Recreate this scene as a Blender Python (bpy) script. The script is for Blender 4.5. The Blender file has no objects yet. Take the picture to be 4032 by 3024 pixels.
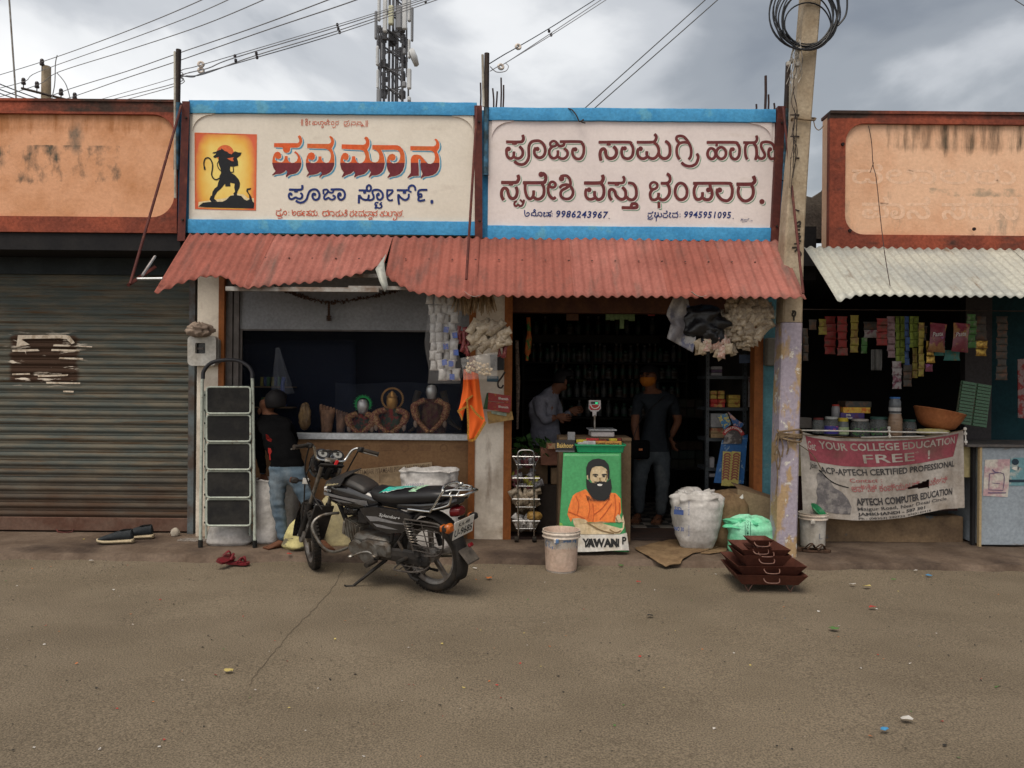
import bpy,bmesh,math,random
from mathutils import Vector,Matrix,noise
from mathutils.geometry import tessellate_polygon
R=math.radians
random.seed(7)
scene=bpy.context.scene
# camera, sky, sun, exposure
ROLL=R(0.5)
cam=bpy.data.objects.new('camera',bpy.data.cameras.new('camera'))
scene.collection.objects.link(cam)
cam.data.sensor_width=36.0
cam.data.lens=27.03
cam.data.clip_end=2000
cam.matrix_world=Matrix.Translation((0,0,1.5))@Matrix.Rotation(math.pi/2,4,'X')@Matrix.Rotation(ROLL,4,'Z')
scene.camera=cam
scene.view_settings.view_transform='Standard'
scene.view_settings.look='None'
scene.view_settings.exposure=0.45
scene.view_settings.gamma=1.0
scene.view_settings.use_curve_mapping=False
scene.cycles.max_bounces=6
scene.cycles.transparent_max_bounces=12
SUN_EL,SUN_AZ=R(64),R(200)
world=bpy.data.worlds.new("World");scene.world=world
world.use_nodes=True
nt=world.node_tree;nt.nodes.clear()
def wn(t,**k):
 n=nt.nodes.new(t)
 for a,b in k.items():setattr(n,a,b)
 return n
L=nt.links.new
wout=wn('ShaderNodeOutputWorld');bg=wn('ShaderNodeBackground');bg2=wn('ShaderNodeBackground');add=wn('ShaderNodeAddShader')
sky=wn('ShaderNodeTexSky',sky_type='NISHITA');sky.sun_disc=False
sky.sun_elevation=SUN_EL;sky.sun_rotation=SUN_AZ;sky.air_density=1.0;sky.dust_density=8.0
L(sky.outputs[0],bg.inputs[0]);bg.inputs[1].default_value=0.05
tc=wn('ShaderNodeTexCoord');mp=wn('ShaderNodeMapping');mp.inputs['Scale'].default_value=(1.0,1.0,2.1)
mp.inputs['Location'].default_value=(3.1,1.2,0.35)
L(tc.outputs['Generated'],mp.inputs[0])
n1=wn('ShaderNodeTexNoise');n1 .inputs['Scale'].default_value=2.3;n1 .inputs['Detail'].default_value=7;n1 .inputs['Roughness'].default_value=.5
n1 .inputs['Distortion'].default_value=.35
L(mp.outputs[0],n1 .inputs[0])
sx=wn('ShaderNodeSeparateXYZ');L(tc.outputs['Generated'],sx.inputs[0])
def wm(op,a,b):
 n=wn('ShaderNodeMath',operation=op)
 for i,v in enumerate((a,b)):
  if isinstance(v,(int,float)):n.inputs[i].default_value=v
  else:L(v,n.inputs[i])
 return n.outputs[0]
t=wm('ADD',wm('MULTIPLY',sx.outputs['X'],0.62),wm('MULTIPLY',sx.outputs['Z'],1.55))
t=wm('ADD',t,wm('MULTIPLY',n1 .outputs['Fac'],1.7))
t=wm('ADD',t,-.86)
ramp=wn('ShaderNodeValToRGB');cr=ramp.color_ramp
cr.elements[0].position=0.20;cr.elements[0].color=(.95,.93,.885,1)
cr.elements[1].position=0.95;cr.elements[1].color=(.165,.17,.165,1)
for p_,c_ in((.38,(.82,.81,.775,1)),(.54,(.52,.52,.505,1)),(.72,(.27,.275,.265,1))):
 e=cr.elements.new(p_);e.color=c_
cr.interpolation='EASE'
L(t,ramp.inputs[0]);L(ramp.outputs[0],bg2 .inputs[0]);bg2 .inputs[1].default_value=0.70
L(bg.outputs[0],add.inputs[0]);L(bg2 .outputs[0],add.inputs[1]);L(add.outputs[0],wout.inputs[0])
sun=bpy.data.objects.new('sun',bpy.data.lights.new('sun','SUN'))
scene.collection.objects.link(sun)
sun.data.energy=1.5;sun.data.angle=R(35);sun.data.color=(1,.93,.80)
sd=Vector((math.sin(SUN_AZ)*math.cos(SUN_EL),math.cos(SUN_AZ)*math.cos(SUN_EL),math.sin(SUN_EL)))
sun.rotation_euler=sd.to_track_quat('Z','Y').to_euler()
sun.location=sd*30
# helpers
F=3028.0
def P(sx_,sy_,Y):
 """source-photo direction (sx, sy) met at depth Y -> world point"""
 dx=sx_-2016;dy=1512-sy_
 c,s=math.cos(ROLL),math.sin(ROLL)
 return Vector(((dx*c-dy*s)*Y/F,Y,1.5+(dx*s+dy*c)*Y/F))
def G(sx_,sy_,z=0.0):
 """ground point seen at (sx, sy)"""
 dx=sx_-2016;dy=1512-sy_
 yt=dx*math.sin(ROLL)+dy*math.cos(ROLL)
 return P(sx_,sy_,(z-1.5)*F/yt)
def X(sx_,Y):return(sx_-2016)*Y/F
def Z(sy_,Y):return 1.5+(1512-sy_)*Y/F
col=scene.collection
MATS={}
def M(name,c=(.5,.5,.5),rough=.75,metal=0.,c2=None,sc=5.,lo=.4,hi=.6,bump=0.,bsc=60.,detail=6,stretch=(1,1,1),c3=None,sc3=1.5,lo3=.5,hi3=.7,emit=None,alpha=None,spec=.4,coat=0.,trans=0.,stretch3=(1,1,1),grain=.16,gsc=38.,patches=()):
 if name in MATS:return MATS[name]
 m=bpy.data.materials.new(name);m.use_nodes=True;n=m.node_tree.nodes;l=m.node_tree.links.new
 b=n['Principled BSDF']
 b.inputs['Base Color'].default_value=(*c,1);b.inputs['Roughness'].default_value=rough;b.inputs['Metallic'].default_value=metal
 if rough>=.6 and spec==.4:spec=.18
 b.inputs['Specular IOR Level'].default_value=spec;b.inputs['Coat Weight'].default_value=coat
 b.inputs['Transmission Weight'].default_value=trans
 geo=n.new('ShaderNodeNewGeometry')
 def nz(scale,st,dt=detail):
  v=n.new('ShaderNodeVectorMath');v.operation='MULTIPLY';v.inputs[1].default_value=st
  l(geo.outputs['Position'],v.inputs[0]);t_=n.new('ShaderNodeTexNoise');t_.inputs['Scale'].default_value=scale
  t_.inputs['Detail'].default_value=dt;t_.inputs['Roughness'].default_value=.6;l(v.outputs[0],t_.inputs[0]);return t_.outputs['Fac']
 def rng(v,a,b_):
  r_=n.new('ShaderNodeMapRange');r_.inputs[1].default_value=a;r_.inputs[2].default_value=b_;r_.clamp=True;l(v,r_.inputs[0]);return r_.outputs[0]
 def mix(f,a,b_):
  x=n.new('ShaderNodeMix');x.data_type='RGBA';l(f,x.inputs[0])
  for i,v in((6,a),(7,b_)):
   if isinstance(v,tuple):x.inputs[i].default_value=(*v,1)
   else:l(v,x.inputs[i])
  return x.outputs[2]
 cur=c
 if c2:cur=mix(rng(nz(sc,stretch),lo,hi),cur,c2)
 if c3:cur=mix(rng(nz(sc3,stretch3),lo3,hi3),cur,c3)
 sp=None
 for x0,x1,z0,z1,soft,pc,ps,pst,plo,phi in patches:
  if sp is None:sp=n.new('ShaderNodeSeparateXYZ');l(geo.outputs['Position'],sp.inputs[0])
  def mm(a,b_):
   x=n.new('ShaderNodeMath');x.operation='MULTIPLY';l(a,x.inputs[0]);l(b_,x.inputs[1]);return x.outputs[0]
  f=mm(mm(rng(sp.outputs['X'],x0,x0+soft),rng(sp.outputs['X'],x1,x1-soft)),mm(rng(sp.outputs['Z'],z0,z0+soft),rng(sp.outputs['Z'],z1,z1-min(soft,.02 if z1>3.5 else soft))))
  x=n.new('ShaderNodeMath');x.operation='ADD';l(f,x.inputs[0]);l(nz(ps,pst,8),x.inputs[1])
  cur=mix(rng(x.outputs[0],1+plo,1+phi),cur,pc)
 if grain:
  g=n.new('ShaderNodeMapRange');g.inputs[1].default_value=.25;g.inputs[2].default_value=.75;g.inputs[3].default_value=1-grain*1.6;g.inputs[4].default_value=1+grain;g.clamp=False
  l(nz(gsc,(1,1,1),8),g.inputs[0]);h=n.new('ShaderNodeVectorMath');h.operation='SCALE'
  if isinstance(cur,tuple):h.inputs[0].default_value=cur
  else:l(cur,h.inputs[0])
  l(g.outputs[0],h.inputs['Scale']);cur=h.outputs[0]
 if not isinstance(cur,tuple):l(cur,b.inputs['Base Color'])
 if bump:
  bp=n.new('ShaderNodeBump');bp.inputs['Strength'].default_value=1;bp.inputs['Distance'].default_value=bump
  l(nz(bsc,(1,1,1),3),bp.inputs['Height']);l(bp.outputs[0],b.inputs['Normal'])
 if alpha is not None:b.inputs['Alpha'].default_value=alpha
 if emit:b.inputs['Emission Color'].default_value=(*emit[:3],1);b.inputs['Emission Strength'].default_value=emit[3]
 MATS[name]=m
 m['nz']=1
 return m
def tag(o,label=None,cat=None,group=None,kind=None):
 if label:o['label']=label
 if cat:o['category']=cat
 if group:o['group']=group
 if kind:o['kind']=kind
 return o
def thing(name,label,cat,loc=(0,0,0),group=None):
 o=bpy.data.objects.new(name,None);col.objects.link(o);o.location=loc;o.empty_display_size=.1
 return tag(o,label,cat,group)
class MB:
 """collects shapes in world metres; build() links ONE mesh object"""
 def __init__(s):s.v=[];s.f=[];s.m=[];s.mi=0;s.T=Matrix()
 def add(s,vs,fs):
  o=len(s.v);s.v+=[tuple(s.T@Vector(v))for v in vs];s.f+=[tuple(o+i for i in f)for f in fs];s.m+=[s.mi]*len(fs);return s
 def box(s,x0,x1,y0,y1,z0,z1,ch=0.0):
  if ch>0:
   bm=bmesh.new();bmesh.ops.create_cube(bm,size=1)
   for v in bm.verts:v.co=Vector(((x0+x1)/2+v.co.x*(x1-x0),(y0+y1)/2+v.co.y*(y1-y0),(z0+z1)/2+v.co.z*(z1-z0)))
   bmesh.ops.bevel(bm,geom=bm.edges[:],offset=ch,segments=1,affect='EDGES')
   vs=[tuple(v.co)for v in bm.verts];fs=[tuple(v.index for v in f.verts)for f in bm.faces];bm.free()
   return s.add(vs,fs)
  return s.add([(x0,y0,z0),(x1,y0,z0),(x1,y1,z0),(x0,y1,z0),(x0,y0,z1),(x1,y0,z1),(x1,y1,z1),(x0,y1,z1)],[(0,3,2,1),(4,5,6,7),(0,1,5,4),(1,2,6,5),(2,3,7,6),(3,0,4,7)])
 def obox(s,c,d,rot=(0,0,0),ch=0.0):
  old=s.T;from_e=Matrix.Translation(c)@(Matrix.Rotation(rot[2],4,'Z')@Matrix.Rotation(rot[1],4,'Y')@Matrix.Rotation(rot[0],4,'X'))
  s.T=old@from_e;s.box(-d[0]/2,d[0]/2,-d[1]/2,d[1]/2,-d[2]/2,d[2]/2,ch);s.T=old;return s
 def tube(s,pts,r,n=8,cap=True,flat=1.0):
  pts=[Vector(p)for p in pts];k=len(pts)
  rs=r if isinstance(r,(list,tuple))else[r]*k
  vs=[];prev=None
  for i,p in enumerate(pts):
   d=(pts[min(i+1,k-1)]-pts[max(i-1,0)])
   if d.length<1e-9:d=Vector((0,0,1))
   d.normalize()
   if prev is None:
    a=Vector((0,0,1))if abs(d.z)<.9 else Vector((1,0,0));u=d.cross(a).normalized()
   else:
    u=prev-d*prev.dot(d);u=u.normalized()if u.length>1e-6 else d.orthogonal().normalized()
   prev=u;w=d.cross(u)
   for j in range(n):
    t_=2*math.pi*j/n;vs.append(p+(u*math.cos(t_)+w*math.sin(t_)*flat)*rs[i])
  fs=[(i*n+j,i*n+(j+1)%n,(i+1)*n+(j+1)%n,(i+1)*n+j)for i in range(k-1)for j in range(n)]
  if cap:fs+=[tuple(range(n))[::-1],tuple((k-1)*n+j for j in range(n))]
  return s.add(vs,fs)
 def lathe(s,prof,c=(0,0,0),n=24,fn=None,sy=1.0,cap=(True,True)):
  vs=[]
  for i,(r,z)in enumerate(prof):
   for j in range(n):
    t_=2*math.pi*j/n;q=1.0 if fn is None else fn(t_,i,z)
    vs.append((c[0]+r*q*math.cos(t_),c[1]+r*q*math.sin(t_)*sy,c[2]+z))
  k=len(prof)
  fs=[(i*n+j,i*n+(j+1)%n,(i+1)*n+(j+1)%n,(i+1)*n+j)for i in range(k-1)for j in range(n)]
  if cap[0]:fs.append(tuple(range(n))[::-1])
  if cap[1]:fs.append(tuple((k-1)*n+j for j in range(n)))
  return s.add(vs,fs)
 def grid(s,fn,nu,nv,keep=None):
  vs=[fn(i/nu,j/nv)for j in range(nv+1)for i in range(nu+1)]
  fs=[(j*(nu+1)+i,j*(nu+1)+i+1,(j+1)*(nu+1)+i+1,(j+1)*(nu+1)+i)for j in range(nv)for i in range(nu)if keep is None or keep((i+.5)/nu,(j+.5)/nv)]
  return s.add(vs,fs)
 def poly(s,pts3,back=None):
  """filled planar polygon (list of 3D points); back = vector giving it thickness"""
  n=len(pts3);tri=tessellate_polygon([[Vector(p)for p in pts3]])
  s.add(pts3,[tuple(t_)for t_ in tri])
  if back is not None:
   b=Vector(back);s.add([tuple(Vector(p)+b)for p in pts3],[tuple(t_)for t_ in tri])
   s.add(list(pts3)+[tuple(Vector(p)+b)for p in pts3],[(i,(i+1)%n,n+(i+1)%n,n+i)for i in range(n)])
  return s
 def loft(s,rings,cap=True):
  n=len(rings[0]);k=len(rings);vs=[v for r_ in rings for v in r_]
  fs=[(i*n+j,i*n+(j+1)%n,(i+1)*n+(j+1)%n,(i+1)*n+j)for i in range(k-1)for j in range(n)]
  if cap:fs+=[tuple(range(n))[::-1],tuple((k-1)*n+j for j in range(n))]
  return s.add(vs,fs)
 def build(s,name,mat,parent=None,smooth=False,label=None,solid=0.0,sub=0,fixn=False,cat=None,group=None,kind=None,origin=None,angle=40):
  me=bpy.data.meshes.new(name)
  vs=s.v
  if origin is not None:vs=[tuple(Vector(v)-Vector(origin))for v in vs]
  me.from_pydata(vs,[],s.f)
  for m_ in(mat if isinstance(mat,(list,tuple))else[mat]):me.materials.append(m_)
  if isinstance(mat,(list,tuple)):me.polygons.foreach_set('material_index',s.m)
  if fixn:
   bm=bmesh.new();bm.from_mesh(me);bmesh.ops.recalc_face_normals(bm,faces=bm.faces[:]);bm.to_mesh(me);bm.free()
  me.update()
  o=bpy.data.objects.new(name,me);col.objects.link(o)
  if origin is not None:o.location=origin
  if parent is not None:
   o.parent=parent
   o.location=Vector(o.location)-WL(parent)
  if smooth:
   me.polygons.foreach_set('use_smooth',[True]*len(me.polygons))
   try:me.set_sharp_from_angle(angle=R(angle))
   except Exception:pass
  if solid:md=o.modifiers.new('solid','SOLIDIFY');md.thickness=solid;md.offset=0
  if sub:md=o.modifiers.new('sub','SUBSURF');md.levels=sub;md.render_levels=sub
  return tag(o,label,cat,group,kind)
def WL(o):
 v=Vector((0,0,0))
 while o is not None:v+=Vector(o.location);o=o.parent
 return v
def copy_tree(o,parent=None,loc=None,label=None):
 c=o.copy();col.objects.link(c)
 if parent is not None:c.parent=parent
 if loc is not None:c.location=loc
 if label:c['label']=label
 for ch in[k for k in CH.get(o.name,[])]:copy_tree(ch,c)
 return c
CH={}
def index_children(o):
 CH[o.name]=[k for k in bpy.data.objects if k.parent is o]
 for k in CH[o.name]:index_children(k)
def catmull(pts,step=5):
 """smooth polyline; a repeated point makes a corner"""
 segs=[[]]
 for p in pts:
  p=Vector(p)
  if segs[-1]and(segs[-1][-1]-p).length<1e-6:segs.append([p])
  else:segs[-1].append(p)
 out=[]
 for sgm in segs:
  if len(sgm)<3:out+=sgm;continue
  closed=(sgm[0]-sgm[-1]).length<1e-6
  for i in range(len(sgm)-1):
   p1,p2=sgm[i],sgm[i+1]
   p0=sgm[i-1]if i>0 else(sgm[-2]if closed else p1)
   p3=sgm[i+2]if i+2<len(sgm)else(sgm[1]if closed else p2)
   for k in range(step):
    t_=k/step
    out.append(.5*((2*p1)+(p2-p0)*t_+(2*p0-5*p1+4*p2-p3)*t_*t_+(3*p1-p0-3*p2+p3)*t_**3))
  out.append(sgm[-1])
 return out
def pts(s_):return[tuple(float(a)for a in q.split(','))for q in s_.split()]
def ribbon(mb,pl,w,conv,off=(0,0),y0=0.0,step=4,dot=False,jit=True):
 """flat brush stroke; conv maps 2D -> 3D, y0 = how proud of the board (towards the street)"""
 if len(pl)==1:
  n=14;x,y=pl[0];ring=[(x+off[0]+w/2*math.cos(6.2832*k/n),y+off[1]+w/2*math.sin(6.2832*k/n))for k in range(n)]
  v3=[conv(*q)+Vector((0,-y0,0))for q in ring];mb.add(v3,[tuple(range(n))]);return
 c=catmull([(a,b,0)for a,b in pl],step)
 q=[c[0]]
 for p in c[1:]:
  if(p-q[-1]).length>1e-4:q.append(p)
 vs=[];k=len(q);ramp_=0.0006
 for i,p in enumerate(q):
  d=(q[min(i+1,k-1)]-q[max(i-1,0)]);d.normalize();nrm=Vector((-d.y,d.x,0))
  for sgn in(1,-1):
   a=p+nrm*sgn*w/2
   vs.append(conv(a.x+off[0],a.y+off[1])+Vector((0,-y0-ramp_*i/k,0)))
 mb.add(vs,[(2*i,2*i+1,2*i+3,2*i+2)for i in range(k-1)])
 for p,dd,ii in((q[0],q[0]-q[1],0),(q[-1],q[-1]-q[-2],k)):
  dd=dd.normalized();nn=Vector((-dd.y,dd.x,0));m_=7
  ring=[p+(nn*math.cos(math.pi*t_/m_)+dd*math.sin(math.pi*t_/m_)*.35)*w/2 for t_ in range(m_+1)]
  mb.add([conv(a.x+off[0],a.y+off[1])+Vector((0,-y0-ramp_*ii/k,0))for a in ring],[tuple(range(m_+1))])
def text2d(body,size=1.0,bold=0.0,shear=0.0,spacing=1.0,align='LEFT'):
 cu=bpy.data.curves.new('txt','FONT');cu.body=body;cu.size=size;cu.offset=bold;cu.shear=shear;cu.space_character=spacing
 cu.align_x=align;cu.resolution_u=2
 o=bpy.data.objects.new('txt',cu);col.objects.link(o)
 dg=bpy.context.evaluated_depsgraph_get();me=bpy.data.meshes.new_from_object(o.evaluated_get(dg))
 vs=[(v.co.x,v.co.y)for v in me.vertices];fs=[tuple(p.vertices)for p in me.polygons]
 bpy.data.objects.remove(o);bpy.data.curves.remove(cu);bpy.data.meshes.remove(me)
 return vs,fs
def put_text(mb,body,fn,width=None,height=1.0,**k):
 """fn(u, v): u along the line 0..width, v up 0..height -> 3D"""
 vs,fs=text2d(body,**k)
 if not vs:return
 x0=min(v[0]for v in vs);x1=max(v[0]for v in vs);y0=min(v[1]for v in vs);y1=max(v[1]for v in vs)
 mb.add([fn((v[0]-x0)/(x1-x0),(v[1]-y0)/(y1-y0))for v in vs],fs)
def quadmap(a,b,c,d,off=(0,0,0)):
 """unit square -> quad (a=bottom-left, b=bottom-right, c=top-right, d=top-left)"""
 a,b,c,d,off=[Vector(q)for q in(a,b,c,d,off)]
 return lambda u,v:(a*(1-u)+b*u)*(1-v)+(d*(1-u)+c*u)*v+off
def nz(x,y=0,z=0,s=1.0):return noise.noise(Vector((x*s,y*s,z*s)))
# materials of the setting
m_road=M('road',(.165,.133,.093),.92,c2=(.200,.163,.117),sc=1.3,lo=.35,hi=.65,bump=.007,bsc=80,c3=(.130,.104,.073),sc3=.8,lo3=.45,hi3=.8,stretch3=(.8,1,1),spec=.2,grain=.5,gsc=120)
m_plinth=M('plinth',(.105,.075,.055),.9,c2=(.15,.112,.085),sc=3,bump=.006,bsc=60,c3=(.05,.035,.028),sc3=1.2,lo3=.5,hi3=.65)
m_floor=M('floor_paint',(.05,.03,.024),.7,c2=(.03,.022,.02),sc=4)
m_orange=M('orange_wall',(.66,.35,.205),.85,c2=(.50,.235,.115),sc=2.4,lo=.42,hi=.66,bump=.003,bsc=35,c3=(.16,.13,.10),sc3=1.5,lo3=.60,hi3=.74,stretch3=(1.6,1,1.1),grain=.07,patches=((-5.0,-3.25,2.98,3.62,.3,(.10,.085,.065),6.5,(1.3,1,.8),.47,.66),(-7,-2.9,3.45,3.9,.3,(.36,.15,.06),6,(2.2,1,.35),.38,.7),(-7,-2.9,2.85,3.0,.08,(.30,.19,.10),5,(1,1,1),.42,.6)))
m_orange2=M('peach_wall',(.74,.47,.315),.85,c2=(.64,.36,.22),sc=2.0,lo=.42,hi=.68,bump=.003,bsc=35,c3=(.32,.25,.19),sc3=2.2,lo3=.58,hi3=.74,stretch3=(2.2,1,.7),grain=.07,patches=((3.0,5.8,3.3,3.9,.35,(.11,.08,.055),6,(2.4,1,.4),.40,.70),(3.6,7,3.1,3.4,.12,(.42,.31,.22),7,(1,1,1),.46,.6)))
m_redb=M('red_border',(.30,.075,.042),.8,c2=(.19,.05,.032),sc=3,bump=.003,bsc=50,c3=(.055,.035,.03),sc3=3.5,lo3=.56,hi3=.72,stretch3=(.6,1,1.6),grain=.25,patches=((-8,8,3.84,4.4,.06,(.05,.032,.026),3,(.6,1,1.2),.36,.58),))
m_cream=M('sign_cream',(.72,.67,.59),.7,grain=.04,c2=(.66,.61,.53),sc=2,bump=.0015,bsc=30,c3=(.56,.50,.43),sc3=2.2,lo3=.58,hi3=.8,stretch3=(1,1,3))
m_pink=M('sign_pink',(.74,.67,.655),.7,grain=.04,c2=(.69,.62,.61),sc=2,bump=.0015,bsc=30,c3=(.60,.53,.49),sc3=2.2,lo3=.58,hi3=.8,stretch3=(1,1,3))
m_blue=M('sky_blue_paint',(.065,.30,.56),.65,c2=(.045,.25,.50),sc=4,bump=.003,bsc=40,c3=(.10,.33,.50),sc3=2.5,lo3=.56,hi3=.6)
m_conc=M('raw_concrete',(.12,.105,.09),.9,c2=(.06,.05,.045),sc=3,bump=.006,bsc=40)
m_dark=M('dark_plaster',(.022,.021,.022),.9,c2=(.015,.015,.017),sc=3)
m_white=M('white_plaster',(.78,.71,.61),.85,grain=.06,c2=(.52,.45,.37),sc=3,bump=.003,bsc=30,c3=(.24,.17,.12),sc3=2.2,lo3=.60,hi3=.78,stretch3=(3,1,.8),patches=((-4,4,-.2,.40,.25,(.30,.21,.14),5,(1,1,1.4),.42,.75),))
m_brown=M('brown_paint',(.30,.105,.03),.6,c2=(.22,.075,.024),sc=8,stretch=(1,1,.3))
m_teal=M('teal_wall',(.10,.25,.29),.8,c2=(.06,.16,.20),sc=2.5,bump=.003,bsc=30,c3=(.22,.27,.25),sc3=5,lo3=.60,hi3=.72)
m_maroon=M('maroon_steel',(.115,.032,.026),.6,c2=(.075,.022,.02),sc=7,bump=.001,bsc=80,c3=(.17,.06,.035),sc3=9,lo3=.58,hi3=.7)
m_black=M('black_iron',(.028,.022,.022),.6,c2=(.05,.035,.028),sc=9,bump=.001,bsc=70)
m_alu=M('aluminium',(.55,.57,.60),.4,metal=.6,c2=(.42,.44,.46),sc=6)
m_chrome=M('chrome',(.62,.62,.60),.22,metal=1.)
m_steel=M('dull_steel',(.30,.29,.27),.45,metal=.8,c2=(.18,.15,.12),sc=15)
# ground and plinth
mb=MB()
def gz(x,y):return .012*nz(x,y,0,.9)+.004*nz(x,y,3,4)
def gxy(u,v):
 x=-7+14*u;y=1.0+5.7*v;return(x,y,gz(x,y)-(.0 if v<.999 else .02))
mb.grid(gxy,160,80)
o=mb.build('ground',m_road,smooth=True,kind='structure')
mb=MB();mb.box(-900,900,7.6,900,-.06,-.02);mb.box(-900,900,-900,1.0,-.06,-.02);mb.box(-900,-7,1.0,7.6,-.06,-.02);mb.box(7,900,1.0,7.6,-.06,-.02)
mb.build('ground',m_road,kind='structure')
mb=MB()
def edge(x):return 6.42+.05*nz(x,0,5,1.3)+.03*nz(x,2,5,6)+(-.06 if x>1.4 else 0)-.02*x/3
def pl(u,v):
 x=-7+14*u;y0=edge(x)
 if v<.12:return(x,y0-.05-.03*nz(x,1,1,3),-.01)
 if v<.2:return(x,y0-.008,.048+.008*nz(x,0,9,5))
 w=(v-.2)/.8;y=y0+.02+(7.75-y0)*w;return(x,y,.06+.006*nz(x,y,2,3)-(.012 if w<.02 else 0))
mb.grid(pl,220,14);mb.build('pavement',m_plinth,smooth=True,kind='structure')
fl=MB();fl.box(-.02,2.33,7.12,9.9,.0,.085);flo=fl.build('floor',m_floor,kind='structure')
m_tw=M('tile_white',(.17,.155,.135),.5,c2=(.2,.18,.16),sc=6);m_tb=M('tile_black',(.02,.02,.022),.5)
k=0
for i in range(17):
 for j in range(12):
  x0=.0+i*.135;y0=7.62+j*.135
  tb=MB();tb.box(x0+.002,x0+.133,y0+.002,y0+.133,.085,.091);tb.build('tile',m_tw if(i+j)%2 else m_tb,flo);k+=1
# the row of shops: shell
YS,YP,YB=6.85,7.13,7.3
ZC=Z(925,YS)
def rounded(x0,x1,z0,z1,r,n=8,notch=0):
 out=[]
 for cx,cz,a0 in((x1-r,z1-r,0),(x0+r,z1-r,90),(x0+r,z0+r,180),(x1-r,z0+r,270)):
  for k_ in range(n+1):
   a=R(a0+90*k_/n);out.append((cx+r*math.cos(a),cz+r*math.sin(a)))
 return out
def frame_ring(mb,outer,inner,y0,y1):
 """raised border: outer box (x0,x1,z0,z1), inner outline, both at y0 (front) with a reveal back to y1"""
 x0,x1,z0,z1=outer;o2=[]
 n4=len(inner)//4
 for k_,(x,z)in enumerate(inner):
  q=k_//n4;cx,cz=((x1,z1),(x0,z1),(x0,z0),(x1,z0))[q]
  f=(k_%n4)/(n4-1)
  if q==0:o2 .append((x1,z)if f<.5 else(x,z1))if abs(f-.5)>1e-6 else o2 .append((x1,z1))
  if q==1:o2 .append((x,z1)if f<.5 else(x0,z))if abs(f-.5)>1e-6 else o2 .append((x0,z1))
  if q==2:o2 .append((x0,z)if f<.5 else(x,z0))if abs(f-.5)>1e-6 else o2 .append((x0,z0))
  if q==3:o2 .append((x,z0)if f<.5 else(x1,z))if abs(f-.5)>1e-6 else o2 .append((x1,z0))
 n=len(inner)
 mb.add([(x,y0,z)for x,z in o2]+[(x,y0,z)for x,z in inner],[(i,(i+1)%n,n+(i+1)%n,n+i)for i in range(n)])
 mb.add([(x,y0,z)for x,z in inner]+[(x,y1,z)for x,z in inner],[(i,(i+1)%n,n+(i+1)%n,n+i)for i in range(n)])
 mb.add([(x0,y0,z0),(x1,y0,z0),(x1,y0,z1),(x0,y0,z1),(x0,y1,z0),(x1,y1,z0),(x1,y1,z1),(x0,y1,z1)],[(0,1,5,4),(1,2,6,5),(2,3,7,6),(3,0,4,7)])
bl=thing('shop_building','closed shop with weathered orange parapet and rolled-down grey shutter, left of the signboards','shop',(-4.5,7.4,0))
xl0,xl1=-6.6,X(688,YS);zb,zt=Z(927,YS)+.0,Z(418,YS)
mb=MB();mb.box(xl0,xl1,YS+.03,YS+.18,zb,zt);mb.build('parapet',m_orange,bl)
mb=MB();frame_ring(mb,(xl0-.01,xl1+.005,zb-.005,zt+.006),rounded(xl0+.3,xl1-.02,zb+.135,zt-.10,.2),YS,YS+.06)
mb.box(xl0-.01,xl1+.005,YS-.012,YS+.2,zt+.008,zt+.03);mb.build('border',m_redb,bl)
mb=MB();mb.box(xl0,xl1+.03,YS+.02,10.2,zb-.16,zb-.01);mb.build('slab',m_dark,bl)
mb=MB();mb.box(xl0,X(770,YP)-.01,YB-.04,YB+.22,2.5,zb-.165);mb.build('shutter_box',M('box_grey',(.03,.038,.042),.7,c2=(.02,.025,.028),sc=3),bl)
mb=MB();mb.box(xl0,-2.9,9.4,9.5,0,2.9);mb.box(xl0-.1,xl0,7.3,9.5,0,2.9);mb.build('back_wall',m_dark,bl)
mb=MB();mb.box(X(752,YB),X(775,YB),YB-.06,YB+.1,.05,2.6);mb.build('guide_rail',M('rail_grey',(.11,.13,.14),.6,c2=(.08,.06,.05),sc=5),bl)
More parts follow.
